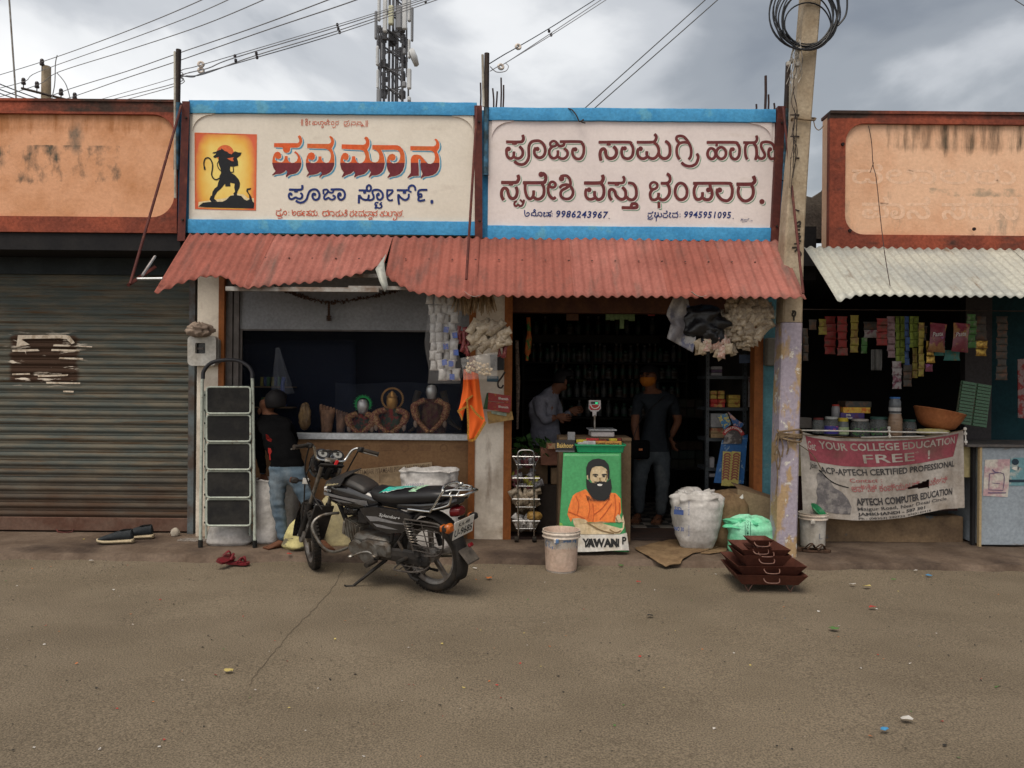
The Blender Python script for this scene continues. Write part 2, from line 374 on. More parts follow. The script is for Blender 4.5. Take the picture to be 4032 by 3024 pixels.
def slat_material():
 m=bpy.data.materials.new('shutter_paint');m.use_nodes=True;n=m.node_tree.nodes;l=m.node_tree.links.new;b=n['Principled BSDF']
 geo=n.new('ShaderNodeNewGeometry')
 def noise_(sc,st,off=(0,0,0),det=6):
  v=n.new('ShaderNodeVectorMath');v.operation='MULTIPLY_ADD';v.inputs[1].default_value=st;v.inputs[2].default_value=off;l(geo.outputs['Position'],v.inputs[0])
  t_=n.new('ShaderNodeTexNoise');t_.inputs['Scale'].default_value=sc;t_.inputs['Detail'].default_value=det;t_.inputs['Roughness'].default_value=.65;l(v.outputs[0],t_.inputs[0]);return t_.outputs['Fac']
 def mr(v,a,b_):
  r_=n.new('ShaderNodeMapRange');r_.inputs[1].default_value=a;r_.inputs[2].default_value=b_;l(v,r_.inputs[0]);return r_.outputs[0]
 def ma(op,a,b_=0.):
  x=n.new('ShaderNodeMath');x.operation=op
  for i,q in enumerate((a,b_)):
   if isinstance(q,(int,float)):x.inputs[i].default_value=q
   else:l(q,x.inputs[i])
  return x.outputs[0]
 def mix(f,a,b_):
  x=n.new('ShaderNodeMix');x.data_type='RGBA';l(f,x.inputs[0])
  for i,q in((6,a),(7,b_)):
   if isinstance(q,tuple):x.inputs[i].default_value=(*q,1)
   else:l(q,x.inputs[i])
  return x.outputs[2]
 sp=n.new('ShaderNodeSeparateXYZ');l(geo.outputs['Position'],sp.inputs[0])
 c=mix(mr(noise_(2.5,(1,1,5)),.42,.62),(.075,.085,.078),(.125,.112,.086))
 c=mix(mr(noise_(5,(.35,1,9)),.54,.66),c,(.085,.052,.028))
 low=ma('ADD',mr(sp.outputs['Z'],1.15,.1),ma('MULTIPLY',noise_(2,(1,1,2),(5,0,0)),.8))
 c=mix(mr(low,.75,1.35),c,(.06,.034,.022))
 fx=ma('MULTIPLY',mr(sp.outputs['X'],-4.85,-4.72),mr(sp.outputs['X'],-4.02,-4.16))
 fz=ma('MULTIPLY',mr(sp.outputs['Z'],1.42,1.5),mr(sp.outputs['Z'],1.98,1.9))
 pa=ma('MULTIPLY',fx,fz)
 c=mix(mr(ma('MULTIPLY',pa,ma('ADD',noise_(7,(1,1,1)),.45)),.55,.8),c,(.05,.028,.018))
 c=mix(ma('MULTIPLY',pa,mr(noise_(9,(.45,1,2.6),(3,0,0)),.58,.62)),c,(.62,.55,.46))
 l(c,b.inputs['Base Color']);b.inputs['Roughness'].default_value=.9;b.inputs['Specular IOR Level'].default_value=.2
 bp=n.new('ShaderNodeBump');bp.inputs['Distance'].default_value=.002;l(noise_(60,(1,1,1)),bp.inputs['Height']);l(bp.outputs[0],b.inputs['Normal'])
 return m
m_sl=slat_material()
sh=thing('shutter',None,None,(-4.5,YB,.1));sh.parent=bl;sh.location=Vector((-4.5,YB,.1))-Vector(bl.location)
pitch=.0795;me_s=None
xs0,xs1=xl0,X(754,YB)
prof=[(0,0)]+[(-.016*math.sin(math.pi*k_/6),.004+.052*k_/6)for k_ in range(7)]+[(.002,.060),(-.002,.065),(-.002,.072),(.001,.0803)]
for k in range(33):
 z0=.20+k*pitch
 if me_s is None:
  q=MB();n=len(prof)
  nx=12
  vs=[(xs0+(xs1-xs0)*i/nx,a,b_)for i in range(nx+1)for a,b_ in prof]
  q.add(vs,[(i*n+j,(i+1)*n+j,(i+1)*n+j+1,i*n+j+1)for i in range(nx)for j in range(n-1)])
  s0=q.build('slat',m_sl,sh,smooth=True,angle=60);me_s=s0 .data;s0 .location=(4.5,0,z0-.1)
 else:
  s1=s0 .copy();col.objects.link(s1);s1 .location=(4.5,random.uniform(-.001,.001),z0-.1)
m_pap=M('paper_scrap',(.62,.54,.44),.85,c2=(.40,.32,.24),sc=14,lo=.5,hi=.6)
for s_ in("90,400 330,398 352,404 378,438 362,446 335,420 300,416 130,418 108,422 150,448 82,460","270,446 356,450 350,458 268,456","396,452 466,456 464,462 398,458","60,474 190,470 200,480 130,482 132,500 126,484 62,484","260,470 400,474 402,482 258,480","300,512 420,516 418,524 296,520","62,594 150,592 152,600 60,602","190,602 345,598 340,606 192,612","232,636 405,640 404,647 234,645","320,680 372,682 370,690 318,688"):
 mb=MB();mb.poly([tuple(P(x*.779,1008+y*.779,YB-.022))for x,y in pts(s_)]);mb.build('paper_scrap',m_pap,sh)
mb=MB();mb.box(xs0,xs1,YB-.02,YB+.01,.075,.20,.004);mb.build('bottom_rail',M('rust_rail',(.10,.05,.035),.7,c2=(.13,.08,.06),sc=6),sh)
mb=MB();mb.tube([P(222,2085,YB-.03),P(228,2094,YB-.05),P(255,2097,YB-.055),P(284,2094,YB-.05),P(290,2085,YB-.03)],.006);mb.build('handle',m_maroon,sh,True)
def sign(xa,xb,sy_top,sy_bot,mat,label,fl_):
 z0,z1=Z(sy_bot,YS),Z(sy_top,YS);x0,x1=X(xa,YS),X(xb,YS)
 t_=thing('painted_signboard',label,'signboard',((x0+x1)/2,YS+.1,z0))
 q=MB();q.box(x0,x1,YS,YS+.18,z0,z1);q.build('panel',mat,t_)
 for nm,a,b_ in(('top_band',Z(sy_top+48,YS),z1),('bottom_band',z0,Z(sy_bot-52,YS))):
  q=MB()
  def fn(u,v):
   x=x0+(x1-x0)*u;wob=.004*nz(x,0,a,3)+.002*nz(x,4,a,14)
   prof_=((.0,a+wob),(-.022,a+wob+.002),(-.026,b_-.004+wob*.6),(-.022,b_+.006+wob),(.185,b_+.006+wob))[min(4,int(round(v*4)))]
   return(x,YS+prof_[0],prof_[1])
  q.grid(fn,90,4)
  q.build(nm,m_blue,t_,True,angle=30)
 r=.17;zt_=Z(sy_top+48,YS)
 for xx,s_ in((x0+.03,1),(x1-.03,-1)):
  q=MB();ring=[(xx,zt_),(xx+s_*r*1.15,zt_)]+[(xx+s_*r*(1-math.sin(R(90*k_/8))),zt_-.012-r*.85*(1-math.cos(R(90*k_/8))))for k_ in range(9)]
  q.poly([(a,YS-.012,b_)for a,b_ in ring],(0,.02,0));q.build('corner_fillet',mat,t_)
 return t_
s1=sign(738,1868,410,930,m_cream,'cream shop sign with orange and maroon Kannada title and a dancing silhouette picture',0)
s2=sign(1915,3042,428,945,m_pink,'pinkish white painted shop sign with two maroon lines and phone numbers',1)
mb=MB();mb.box(X(688,YS)+.006,X(738,YS),YS+.02,YS+.2,Z(925,YS),Z(420,YS));mb.box(X(1868,YS),X(1915,YS),YS+.03,YS+.2,Z(940,YS),Z(430,YS))
mb.box(X(3042,YS),X(3092,YS),YS+.02,YS+.2,Z(950,YS),Z(440,YS))
bc=thing('shop_building','open shop building with white pillars and brown frames beneath the two painted signs','shop',(0,7.5,0))
mb.build('parapet',m_blue,bc)
xr=X(3092,YS)
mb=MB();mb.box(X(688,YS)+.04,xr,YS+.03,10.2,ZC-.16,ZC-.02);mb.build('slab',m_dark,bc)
mb=MB();mb.box(X(775,YP),X(860,YP),YP,YP+.32,.04,ZC-.165);mb.build('pillar',m_white,bc)
mb=MB();mb.box(X(1872,YP),X(1985,YP),YP,YP+.32,.04,ZC-.165);mb.build('pillar',m_white,bc)
mb=MB();mb.box(X(3003,YP),X(3108,YP),YP,YP+.25,.04,ZC-.165);mb.build('pillar',m_teal,bc,label='teal painted end pillar')
for a,b_ in((860,882),(1846,1872),(1985,2016),(2969,3003)):
 mb=MB();mb.box(X(a,YP),X(b_,YP),YP-.012,YP+.12,.04,2.62);mb.build('door_jamb',m_brown,bc)
mb=MB();mb.box(X(2016,YP),X(2969,YP),YP+.02,YP+.14,Z(1228,YP),2.62);mb.build('lintel',M('lintel_brown',(.10,.045,.022),.7,c2=(.07,.03,.02),sc=6),bc)
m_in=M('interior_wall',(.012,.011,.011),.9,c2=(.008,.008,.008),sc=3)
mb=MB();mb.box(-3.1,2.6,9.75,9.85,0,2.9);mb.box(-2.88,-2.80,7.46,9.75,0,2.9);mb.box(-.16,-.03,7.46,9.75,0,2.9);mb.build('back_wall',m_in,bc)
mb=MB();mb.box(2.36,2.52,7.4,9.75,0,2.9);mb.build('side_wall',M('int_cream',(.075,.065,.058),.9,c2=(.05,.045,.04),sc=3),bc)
mb=MB();mb.box(X(935,YP),X(1846,YP),YP+.05,YP+.09,Z(1303,YP),2.62);mb.build('upper_panel',M('grey_board',(.24,.25,.27),.6,c2=(.20,.21,.23),sc=2),bc)
m_bf=M('window_frame',(.10,.085,.08),.5,c2=(.06,.05,.045),sc=6)
mb=MB();mb.box(X(882,YP),X(908,YP),YP+.03,YP+.1,.05,2.62);mb.box(X(916,YP),X(935,YP),YP+.02,YP+.1,.05,2.62);mb.box(X(908,YP),X(916,YP),YP+.05,YP+.1,.05,2.62)
mb.build('window_frame',m_bf,bc)
m_glass=M('window_glass',(.012,.014,.02),.05,alpha=.10,spec=.08)
mb=MB();mb.box(X(935,YP),X(1846,YP),YP+.062,YP+.068,Z(1712,YP),Z(1303,YP));wg=mb.build('window_glass',m_glass,bc)
mb=MB();mb.box(X(935,YP),X(1846,YP),YP+.0,YP+.10,Z(1737,YP),Z(1712,YP),.004);mb.build('sill',m_alu,bc)
mb=MB();mb.box(X(935,YP),X(945,YP),YP+.045,YP+.06,Z(1712,YP),Z(1303,YP));mb.box(X(945,YP),X(1846,YP),YP+.045,YP+.06,Z(1309,YP),Z(1303,YP));mb.build('window_trim',m_bf,bc)
m_card=M('cardboard_board',(.20,.115,.058),.8,c2=(.17,.095,.048),sc=2)
mb=MB();mb.box(X(882,YP),X(1846,YP),YP+.03,YP+.06,.05,Z(1738,YP));mb.build('lower_board',m_card,bc)
mb=MB();m_ink=M('faint_print',(.15,.082,.045),.8)
for k in range(9):
 xx=1215+k*76
 if k%2:
  ribbon(mb,[(xx+14*math.cos(a*.6),1764+13*math.sin(a*.6))for a in range(11)],3,lambda a,b_:P(a,b_,YP+.028))
 else:
  for r_ in range(3):ribbon(mb,[(xx-26,1756+r_*8),(xx+26,1756+r_*8)],3,lambda a,b_:P(a,b_,YP+.028))
mb.build('print',m_ink,bc)
mb=MB();mb.box(-2.79,-.17,YP+.12,7.75,.98,1.0);mb.box(-2.79,-.17,7.95,7.99,.1,2.6);mb.build('display_shelf',M('navy_cloth',(.006,.009,.022),.8),bc)
br=thing('shop_building','open snack shop with peach parapet bordered in red, right of the concrete pole','shop',(5,7.4,0))
xr0,xr1=X(3262,YS),6.9;zb,zt=Z(975,YS)+.02,Z(440,YS)
mb=MB();mb.box(xr0,xr1,YS+.03,YS+.18,zb,zt);mb.build('parapet',m_orange2,br)
mb=MB();frame_ring(mb,(xr0-.006,xr1,zb-.005,zt+.006),rounded(xr0+.135,xr1-.2,zb+.125,zt-.075,.17),YS,YS+.06)
mb.box(xr0-.006,xr1,YS-.012,YS+.2,zt+.008,zt+.035);mb.build('border',m_redb,br)
mb=MB()
for sx_,sy_ in((3346,908),(3835,902),(3318,568)):
 p=P(sx_,sy_,YS);q=[(.0,0),(.016,0),(.016,.012),(.0,.012)]
 mb.T=Matrix.Translation(p)@Matrix.Rotation(math.pi/2,4,'X');mb.lathe([(.016,0),(.014,.012)],n=12);mb.T=Matrix()
mb.build('bolt',M('bolt',(.02,.012,.012),.6),br)
gm=M('faded_letters',(.755,.50,.35),.85)
mb=MB()
put_text(mb,'ಪಾನ ಸದನ',quadmap(P(3400,860,YS),P(4020,866,YS),P(4020,770,YS),P(3400,768,YS),(0,.0292,0)),bold=.02)
put_text(mb,'ದಲಾಲರು',quadmap(P(3360,720,YS),P(4010,724,YS),P(4010,640,YS),P(3360,640,YS),(0,.0292,0)),bold=.01)
mb.build('lettering',gm,br,label='painted-over pale lettering showing through')
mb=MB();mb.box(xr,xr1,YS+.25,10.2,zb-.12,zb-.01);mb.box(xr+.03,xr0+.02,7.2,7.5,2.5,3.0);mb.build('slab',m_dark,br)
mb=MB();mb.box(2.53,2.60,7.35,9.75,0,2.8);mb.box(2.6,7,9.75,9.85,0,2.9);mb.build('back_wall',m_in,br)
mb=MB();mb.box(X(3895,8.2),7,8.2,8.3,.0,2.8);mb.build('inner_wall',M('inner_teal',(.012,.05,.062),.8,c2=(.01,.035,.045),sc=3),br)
mb=MB();mb.box(X(3800,8.1),X(3905,8.1),8.1,8.19,.9,2.6);mb.build('inner_panel',M('inner_grey',(.06,.055,.058),.8),br)
mb=MB()
ring=[P(3170,860,7.6),P(3170,770,7.6),P(3200,778,7.6),P(3235,752,7.6),P(3256,756,7.6),P(3290,700,7.6),P(3290,940,7.6),P(3170,940,7.6)]
mb.poly(ring,(0,.25,0));mb.build('broken_wall',m_conc,br)
mb=MB();mb.box(X(3110,7.05),X(3850,7.05),7.12,7.75,.82,.87);mb.build('counter_top',M('counter_wood',(.16,.12,.09),.6,c2=(.1,.07,.05),sc=5),br)
mb=MB();mb.box(X(3150,7.1),X(3800,7.1),7.2,7.3,.35,.82);mb.build('counter_front',M('maroon_front',(.07,.035,.032),.8,c2=(.05,.025,.025),sc=3),br)
mb=MB();mb.box(X(3130,7.1),X(3815,7.1),7.16,7.34,.05,.30,.01);mb.build('stone_step',M('buff_stone',(.25,.17,.10),.85,c2=(.14,.095,.06),sc=4,bump=.004,bsc=30,c3=(.05,.12,.17),sc3=2.5,lo3=.6,hi3=.65),br)
# hand-painted lettering, traced stroke by stroke
m_or=M('letter_orange',(.66,.105,.03),.6,c2=(.60,.14,.04),sc=6);m_mr=M('letter_maroon',(.17,.028,.038),.6,c2=(.14,.022,.03),sc=6)
m_lb=M('letter_shadow_blue',(.09,.30,.46),.6);m_nv=M('letter_navy',(.014,.028,.14),.6,c2=(.02,.04,.18),sc=8)
m_ro=M('letter_red',(.55,.11,.06),.6);m_gr=M('letter_green',(.13,.32,.20),.6);m_br=M('letter_brown',(.155,.038,.038),.6,c2=(.13,.03,.034),sc=8)
def conv(ox,oy,sc,Y=YS):return lambda x,y:P(ox+x*sc,oy+y*sc,Y)
def cpoly(mb,pl_,cv,off=(0,0),y0=0.0):
 mb.poly([cv(x+off[0],y+off[1])+Vector((0,-y0,0))for x,y in pl_])
def clipy(pl_,yc):
 out=[]
 for i in range(len(pl_)):
  a,b_=pl_[i-1],pl_[i]
  if(a[1]>yc)!=(b_[1]>yc):
   t_=(yc-a[1])/(b_[1]-a[1]);out.append((a[0]+t_*(b_[0]-a[0]),yc))
  if b_[1]>yc:out.append(b_)
 return out
T1=conv(1050,500,.16727);T2=conv(1400,500,.16727)
title=[(T1,"175,380 730,380 765,350 770,300 745,245 730,230 770,195 800,210 830,270 838,330 820,400 780,460 720,488 555,488 552,550 520,595 470,610 420,600 385,550 380,480 175,472"),(T1,"205,600 260,580 310,600 345,660 345,710 315,745 270,755 225,735 200,715 200,770 240,805 300,830 360,830 400,800 425,740 425,685 495,685 497,760 530,820 590,845 650,840 710,800 735,730 720,670 690,630 645,600 675,570 730,610 780,680 808,760 820,850 800,950 750,1040 690,1090 540,1125 470,1180 450,1160 490,1060 455,1015 420,1060 330,1100 220,1110 130,1140 130,1125 215,1040 160,960 135,870 135,790 150,700 175,640"),(T1,"955,395 1450,400 1500,380 1520,340 1505,280 1470,230 1500,212 1545,235 1580,290 1590,350 1575,420 1530,505 1565,580 1590,680 1595,800 1590,900 1550,1000 1490,1070 1400,1120 1310,1140 1245,1195 1240,1170 1305,1080 1265,1050 1210,1095 1100,1125 1010,1130 945,1170 940,1155 995,1075 950,1000 922,900 925,790 950,690 990,620 1050,595 1110,615 1140,670 1130,740 1085,780 1030,770 980,745 990,800 1040,845 1110,850 1180,820 1220,760 1220,695 1290,695 1292,760 1330,820 1400,850 1460,830 1495,770 1515,680 1500,600 1450,540 1380,510 955,495"),(T2,"-327,408 180,420 230,400 250,350 235,300 200,265 240,225 290,245 325,310 330,400 310,470 275,535 310,600 325,700 345,780 400,825 470,835 525,810 555,750 560,680 540,610 500,560 440,530 395,525 395,425 980,430 1050,460 1120,540 1155,640 1162,800 1150,920 1110,1030 1040,1110 950,1150 850,1165 755,1200 750,1185 810,1095 760,1020 735,920 735,800 755,710 800,650 870,630 925,655 945,710 925,770 870,795 800,770 820,820 880,855 950,850 1010,815 1045,750 1055,670 1035,590 990,550 900,535 600,540 640,610 675,720 690,850 670,960 630,1050 560,1110 480,1135 390,1140 315,1190 310,1175 365,1065 310,985 270,1050 200,1110 60,1145 -32,1190 -32,1170 -7,1080 -47,1040 -112,1100 -212,1130 -322,1190 -322,1170 -272,1075 -332,990 -362,880 -357,770 -332,680 -292,620 -242,605 -182,630 -157,690 -182,765 -222,785 -290,750 -290,790 -250,835 -180,850 -110,820 -85,760 -82,690 -12,690 0,760 40,830 100,855 160,840 210,790 235,700 220,620 180,560 120,540 -327,515"),(T2,"1290,450 1840,455 1885,430 1900,390 1890,335 1855,295 1885,275 1925,295 1960,350 1978,420 1965,500 1915,580 1955,660 1975,760 1975,900 1950,1000 1900,1080 1820,1130 1720,1155 1620,1165 1540,1215 1535,1190 1580,1100 1540,1010 1525,900 1535,800 1520,760 1490,745 1475,780 1490,1000 1490,1150 1340,1155 1220,1205 1225,1180 1300,1080 1300,760 1320,700 1370,655 1450,650 1530,670 1590,730 1640,800 1700,860 1770,870 1830,840 1860,780 1870,690 1850,610 1810,570 1740,555 1290,548"),]
ma_,mb_,mc_,md_=MB(),MB(),MB(),MB()
for cv,s_ in title:
 pl_=pts(s_)
 cpoly(ma_,pl_,cv,(46,38),.001);cpoly(mb_,pl_,cv,(15,12),.002);cpoly(mc_,pl_,cv,(0,0),.003)
 if max(p[1]for p in pl_)>900:
  low=clipy(pl_,845)
  if len(low)>3:cpoly(md_,low,cv,(0,0),.004)
ma_.build('letter_shadow',m_lb,s1);mb_.build('letter_outline',m_cream,s1);mc_.build('title_lettering',m_or,s1,label='orange upper half of the title letters');md_.build('title_lettering',m_mr,s1,label='maroon lower half of the title letters')
def strokes(name,cv,data,mat,parent,shadow=None,base=None,so=(32,30),bo=(13,12),y0=.003,step=4,label=None):
 """data: [(width, 'x,y x,y ...'), ...]"""
 q=MB()
 layers=[(q,(0,0),y0)]
 if shadow:
  qs,qb=MB(),MB();layers+=[(qs,so,.001),(qb,bo,.002)]
 for i,(w,s_)in enumerate(data):
  for mb,off,yy in layers:ribbon(mb,pts(s_),w,cv,off,yy+.00007*i,step)
 q.build(name,mat,parent,label=label)
 if shadow:qs.build('letter_shadow',shadow,parent);qb.build('letter_outline',base,parent)
B1=conv(1100,700,.14919);B2=conv(1400,700,.14919)
strokes('lettering',B1,[(62,"262,312 540,315 605,280 605,200"),(105,"440,345 440,372"),(56,"318,420 325,455 300,410 262,425 250,480 270,540 330,565 400,530 440,520 500,550 570,545 605,490 600,440 560,405"),(70,"318,440"),(58,"440,605 500,645 580,655 660,625 720,560 750,470 780,390 830,330 910,305 990,320 1045,390 1060,460 1040,540 980,580 920,570 880,520 875,460 900,420 945,430 940,460"),(75,"935,440"),(50,"1165,430 1160,320 1160,320 1250,310 1290,360 1240,420 1190,480 1180,540 1215,570 1260,545 1300,530 1350,565 1410,575 1470,530 1460,485 1410,470"),(46,"1275,330 1310,370 1360,395 1410,385 1430,330"),(58,"1360,310 1600,305 1690,340 1730,430 1710,530 1640,580 1580,560 1550,500 1560,430 1600,410 1620,450 1590,465"),(75,"1600,430")],m_nv,s1)
strokes('lettering',B2,[(55,"90,330 280,335 360,350 400,310 405,240 360,195 310,220 295,280 320,340"),(82,"240,365 240,405"),(60,"88,670 92,460"),(55,"105,460 160,540 240,580 320,575 345,500 350,450"),(55,"320,570 360,590 430,580 480,530 470,460 445,390 470,330 560,315 650,340 710,410 720,500 680,560 620,580 570,530 570,450 620,410"),(80,"605,440"),(40,"600,655 530,660 515,720 560,720 530,770 520,805 570,785 620,800 680,780 690,720 640,700 690,650"),(48,"820,325 985,325 985,325 960,390 850,490"),(50,"835,330 835,500 860,570 920,600 980,580"),(54,"1095,325 1380,325 1400,260 1460,205 1530,210 1570,260 1580,335"),(44,"1385,320 1430,360 1475,375"),(95,"1290,370 1290,405"),(58,"1150,700 1130,560 1130,440"),(54,"1135,450 1190,520 1280,580 1350,575 1400,520 1405,430"),(55,"1890,320 1730,320 1665,350 1650,450 1670,520 1655,580 1700,610 1830,585"),(48,"1670,440 1730,430 1745,480 1720,510 1670,490"),(80,"2015,620"),(80,"2015,650")],m_nv,s1)
F1=conv(1060,810,.25316)
def many(w,s_):return[(w,q.strip())for q in s_.split(';')]
strokes('lettering',F1,many(13,"108,80 160,80 185,65 175,48;115,100 110,140 150,150 180,140 165,110;130,160 170,165 205,140 225,95 260,85 270,120 250,145 235,125;135,190 170,200 205,180;303,98;305,145;358,65 365,140 400,145 418,110 400,90 375,105 385,120;440,88 490,88 500,70;440,100 440,150 480,150 510,140 510,100;460,125 500,125;560,95 530,90 525,120 550,122;525,125 530,155 555,152;580,88 625,88 640,68;605,90 605,125;580,125 585,155 605,125 630,120 635,155 605,150;650,88 700,85 715,65;655,110 655,150 690,155 700,120 690,95;700,130 720,155 745,140 740,90;768,160;832,90 890,88 925,68;850,110 830,110 840,155 880,160 885,125;885,150 920,155 925,120 910,90;915,90 950,150 935,95 1000,95 1010,140 990,165 975,140;1035,100 1080,95 1105,70;1040,115 1040,155 1080,160 1090,120;1090,130 1110,160 1140,140 1130,95;1155,130 1165,160 1200,155 1210,120 1170,115 1205,95 1210,70 1185,70 1185,90;1258,95 1300,95 1310,70;1262,115 1258,160 1300,160 1320,130 1310,100;1335,90 1370,95 1340,130 1345,160 1375,155;1390,92 1450,92 1475,72;1400,115 1395,155 1430,160 1435,130;1430,150 1465,160 1475,120 1460,95;1490,100 1590,95 1610,120 1590,150 1570,130;1490,180 1490,130 1510,150 1540,160 1560,120;1555,190 1550,210 1580,215 1600,200 1590,185 1560,190;1565,215 1568,235;1615,100 1660,100 1685,75;1615,175 1620,125 1640,155 1670,155 1675,110;1740,100 1790,98 1795,80;1730,130 1725,155 1780,160 1770,120 1740,120;1790,150 1830,160 1840,110 1820,90;1860,100 1855,155 1900,160 1910,100 1890,95;1910,100 1960,95 1980,120 1965,150 1945,135;1940,190 1930,220 1960,225 1985,190 1980,160;1995,100 2040,100 2075,75;2000,120 1995,155 2040,160 2060,125 2050,105;2020,125 2040,130;2083,170"),m_ro,s1,step=3)
S0=conv(1140,450,.15371)
strokes('lettering',S0,many(15,"268,210;308,130 308,290;338,130 338,290;415,160 410,130 440,120 460,150 430,180 410,210 430,250 460,230 460,190 420,190;405,265 450,285 470,265;500,180 530,180 505,210 505,255 535,260;590,190 680,185;595,215 590,260 640,265 640,225 600,225;650,255 690,262 710,220 700,185;755,190 740,210 750,260 790,255 790,195;790,190 850,185 875,225 840,265 820,240;830,300 825,340 860,340 865,300 835,295;905,190 900,250 940,270 965,240 940,215 910,215;950,190 990,180 1000,150 970,145 965,180;1045,190 1005,200 1000,260 1040,265;1080,190 1130,190 1140,240 1110,270 1075,260 1080,210;1110,310 1110,340 1160,335 1175,290;1180,190 1230,190 1265,170;1185,215 1185,265 1230,265 1260,220;1395,190 1480,190 1525,160;1400,215 1400,265 1460,265 1490,220;1395,300 1480,305 1535,270 1530,210;1580,200 1690,195;1580,310 1585,235 1620,270 1680,265 1690,215;1730,200 1835,200;1725,310 1730,230 1770,270 1830,260 1835,205;1860,240 1880,290 1840,310 1835,290 1900,290 1915,330;1960,160 1960,320;1995,160 1995,320;2030,235"),m_ro,s1,step=3)
RC=.17179
def cR(ox,oy):return conv(ox,oy,RC)
big=[(1960,500,"72:200,342 510,345 575,310 590,250 570,190;115:385,378 385,395;110:248,505;68:240,480 205,510 200,570 215,660 270,720 330,712 365,660 370,570;68:375,690 430,720 500,715 560,660 575,580 555,510 500,450;70:385,790 450,840 540,862 620,840 680,770 712,680 712,560 712,470 730,400 780,340 870,318 960,325 1040,390 1085,490 1085,580 1050,660 980,705 900,690 845,620 840,540 870,480;105:908,505;60:1270,325 1340,350 1345,410 1290,445 1220,440 1205,370 1270,325;66:1250,450 1190,520 1180,600 1210,680 1280,720 1350,690 1378,620 1378,545;66:1390,690 1450,725 1530,720 1590,660 1600,590 1570,530 1520,500;66:1350,370 1400,430 1460,440 1515,410 1520,350;68:1430,338 1860,338 1930,370 1970,450 1972,560 1950,650 1900,720 1830,735 1760,700 1715,620 1715,540 1745,490;105:1775,515"),(2330,500,"70:165,352 830,350 900,390 945,480 948,580 920,670 860,720 790,725 720,690 685,600 690,520 720,465;105:755,492;105:388,400 388,415;78:212,765 190,640 210,540 265,500 310,540 325,630 360,700 430,725 510,700 560,630 565,550 540,490 500,455;70:1040,352 1380,350 1450,320 1480,250 1470,200 1440,170;70:1430,360 1490,410 1530,490 1535,580 1500,660 1440,715 1370,725 1300,695 1262,640 1262,565;70:1260,690 1200,725 1120,715 1060,650 1050,570 1070,500;112:1118,500;74:1530,600 1570,680 1650,725 1730,705 1785,630 1795,520 1780,420 1740,360 1690,330;66:2010,370 1945,290 1950,230 2000,210 2060,210 2120,235 2180,300 2230,380 2270,480 2280,580 2265,680 2225,740;66:2240,370 2150,355 2080,355 2010,380 1960,450 1945,550 1960,650 2010,740;68:2060,820 2130,875 2220,900 2310,890 2390,840 2430,750 2440,680 2410,615"),(2680,500,"70:605,355 1230,355 1300,390 1345,470 1350,580 1330,670 1280,730 1220,735 1160,690 1140,600 1150,530 1175,490;98:1195,512;60:830,370 822,440;68:700,490 775,530 800,610 780,690 715,735 645,700 615,620 640,530 700,490;68:930,465 1010,510 1040,600 1010,690 930,733 850,690 815,600 850,505 930,465;66:1440,358 1680,358 1730,330 1750,270 1735,205;66:1540,370 1490,430 1478,540 1490,660 1525,740;72:1670,370 1720,440 1740,540 1740,660 1712,745;66:1745,640 1790,710 1860,725 1915,690 1925,620 1880,530 1845,450 1855,370 1920,345 2000,345 2080,370 2130,430 2150,520;66:2130,720 2070,730 2020,660 2015,560 2030,510;100:2048,512"),(1950,650,"80:145,400 460,400 520,360 540,300 520,235;105:360,440 360,458;76:190,795 150,720 145,620 180,545 230,530 280,570 300,650 340,740 410,770 470,730 500,650 500,570 475,505;52:490,830 450,850 440,910 480,940 530,910 560,940 610,930 645,870 660,800;46:570,795 630,850;80:645,405 1080,405 1140,370 1160,300 1140,230 1090,190;130:1055,215;70:690,430 685,540 700,640 740,740 800,775 860,730 880,660 880,590;72:885,740 950,780 1030,770 1100,700 1120,600 1110,500 1070,430;64:1310,385 1375,420 1375,480 1320,515 1255,490 1250,420 1310,385;70:1235,440 1215,530 1220,630 1260,720 1330,770 1380,740;130:1520,312;68:1500,265 1560,245 1640,250 1700,310 1725,400 1720,460;68:1480,520 1530,470 1620,450 1700,470 1760,540 1785,620 1760,710 1690,770 1600,775 1520,730 1498,650 1530,580 1620,530 1680,490"),(2280,650,"84:125,412 470,410 530,370 555,300 535,235;74:500,420 550,480 570,570 565,670 530,750 460,790 400,770 358,700 355,605;70:350,760 280,785 200,770 155,700 150,610 175,550;116:230,567;66:665,412 970,412 1030,370 1035,310 1010,262;108:868,450 868,462;74:745,800 700,730 690,640 710,570 770,560 820,610 850,700 920,770 1000,785 1060,740 1070,650 1050,570 995,512;72:1080,720 1140,780 1230,795 1300,730 1315,630 1300,520 1250,440 1180,415 1130,415;74:985,975 1290,980 1330,940 1310,895 1260,885 1210,900 1195,950;62:1720,395 1785,430 1790,500 1730,550 1650,545 1630,460 1665,410 1720,395;70:1690,560 1640,620 1630,700 1660,780 1730,800 1800,760 1822,690 1822,645;74:1830,760 1900,800 1980,780 2050,700 2075,600 2060,500 2020,430;72:1880,418 2020,415 2080,360 2085,290 2060,230 2015,205;70:1828,855 1832,980"),(2640,650,"72:240,415 320,450 370,540 380,620 360,720 300,780 230,795 160,760 115,680 105,590 130,490 180,430 240,415;74:525,420 1310,418 1380,450 1415,540 1415,640 1390,740 1320,810 1240,815 1160,780 1090,700 1065,620 1080,550;120:1125,572;72:590,450 550,530 540,630 560,730 610,785 680,780 730,720 732,630;76:745,760 820,795 900,780 950,700 950,610 920,530 905,450;115:868,570;84:1520,440 1830,438 1900,410 1935,350 1900,260;76:1570,500 1548,600 1570,710 1630,790 1710,825 1800,800 1870,730 1898,630 1890,530 1860,470;120:2095,838"),]
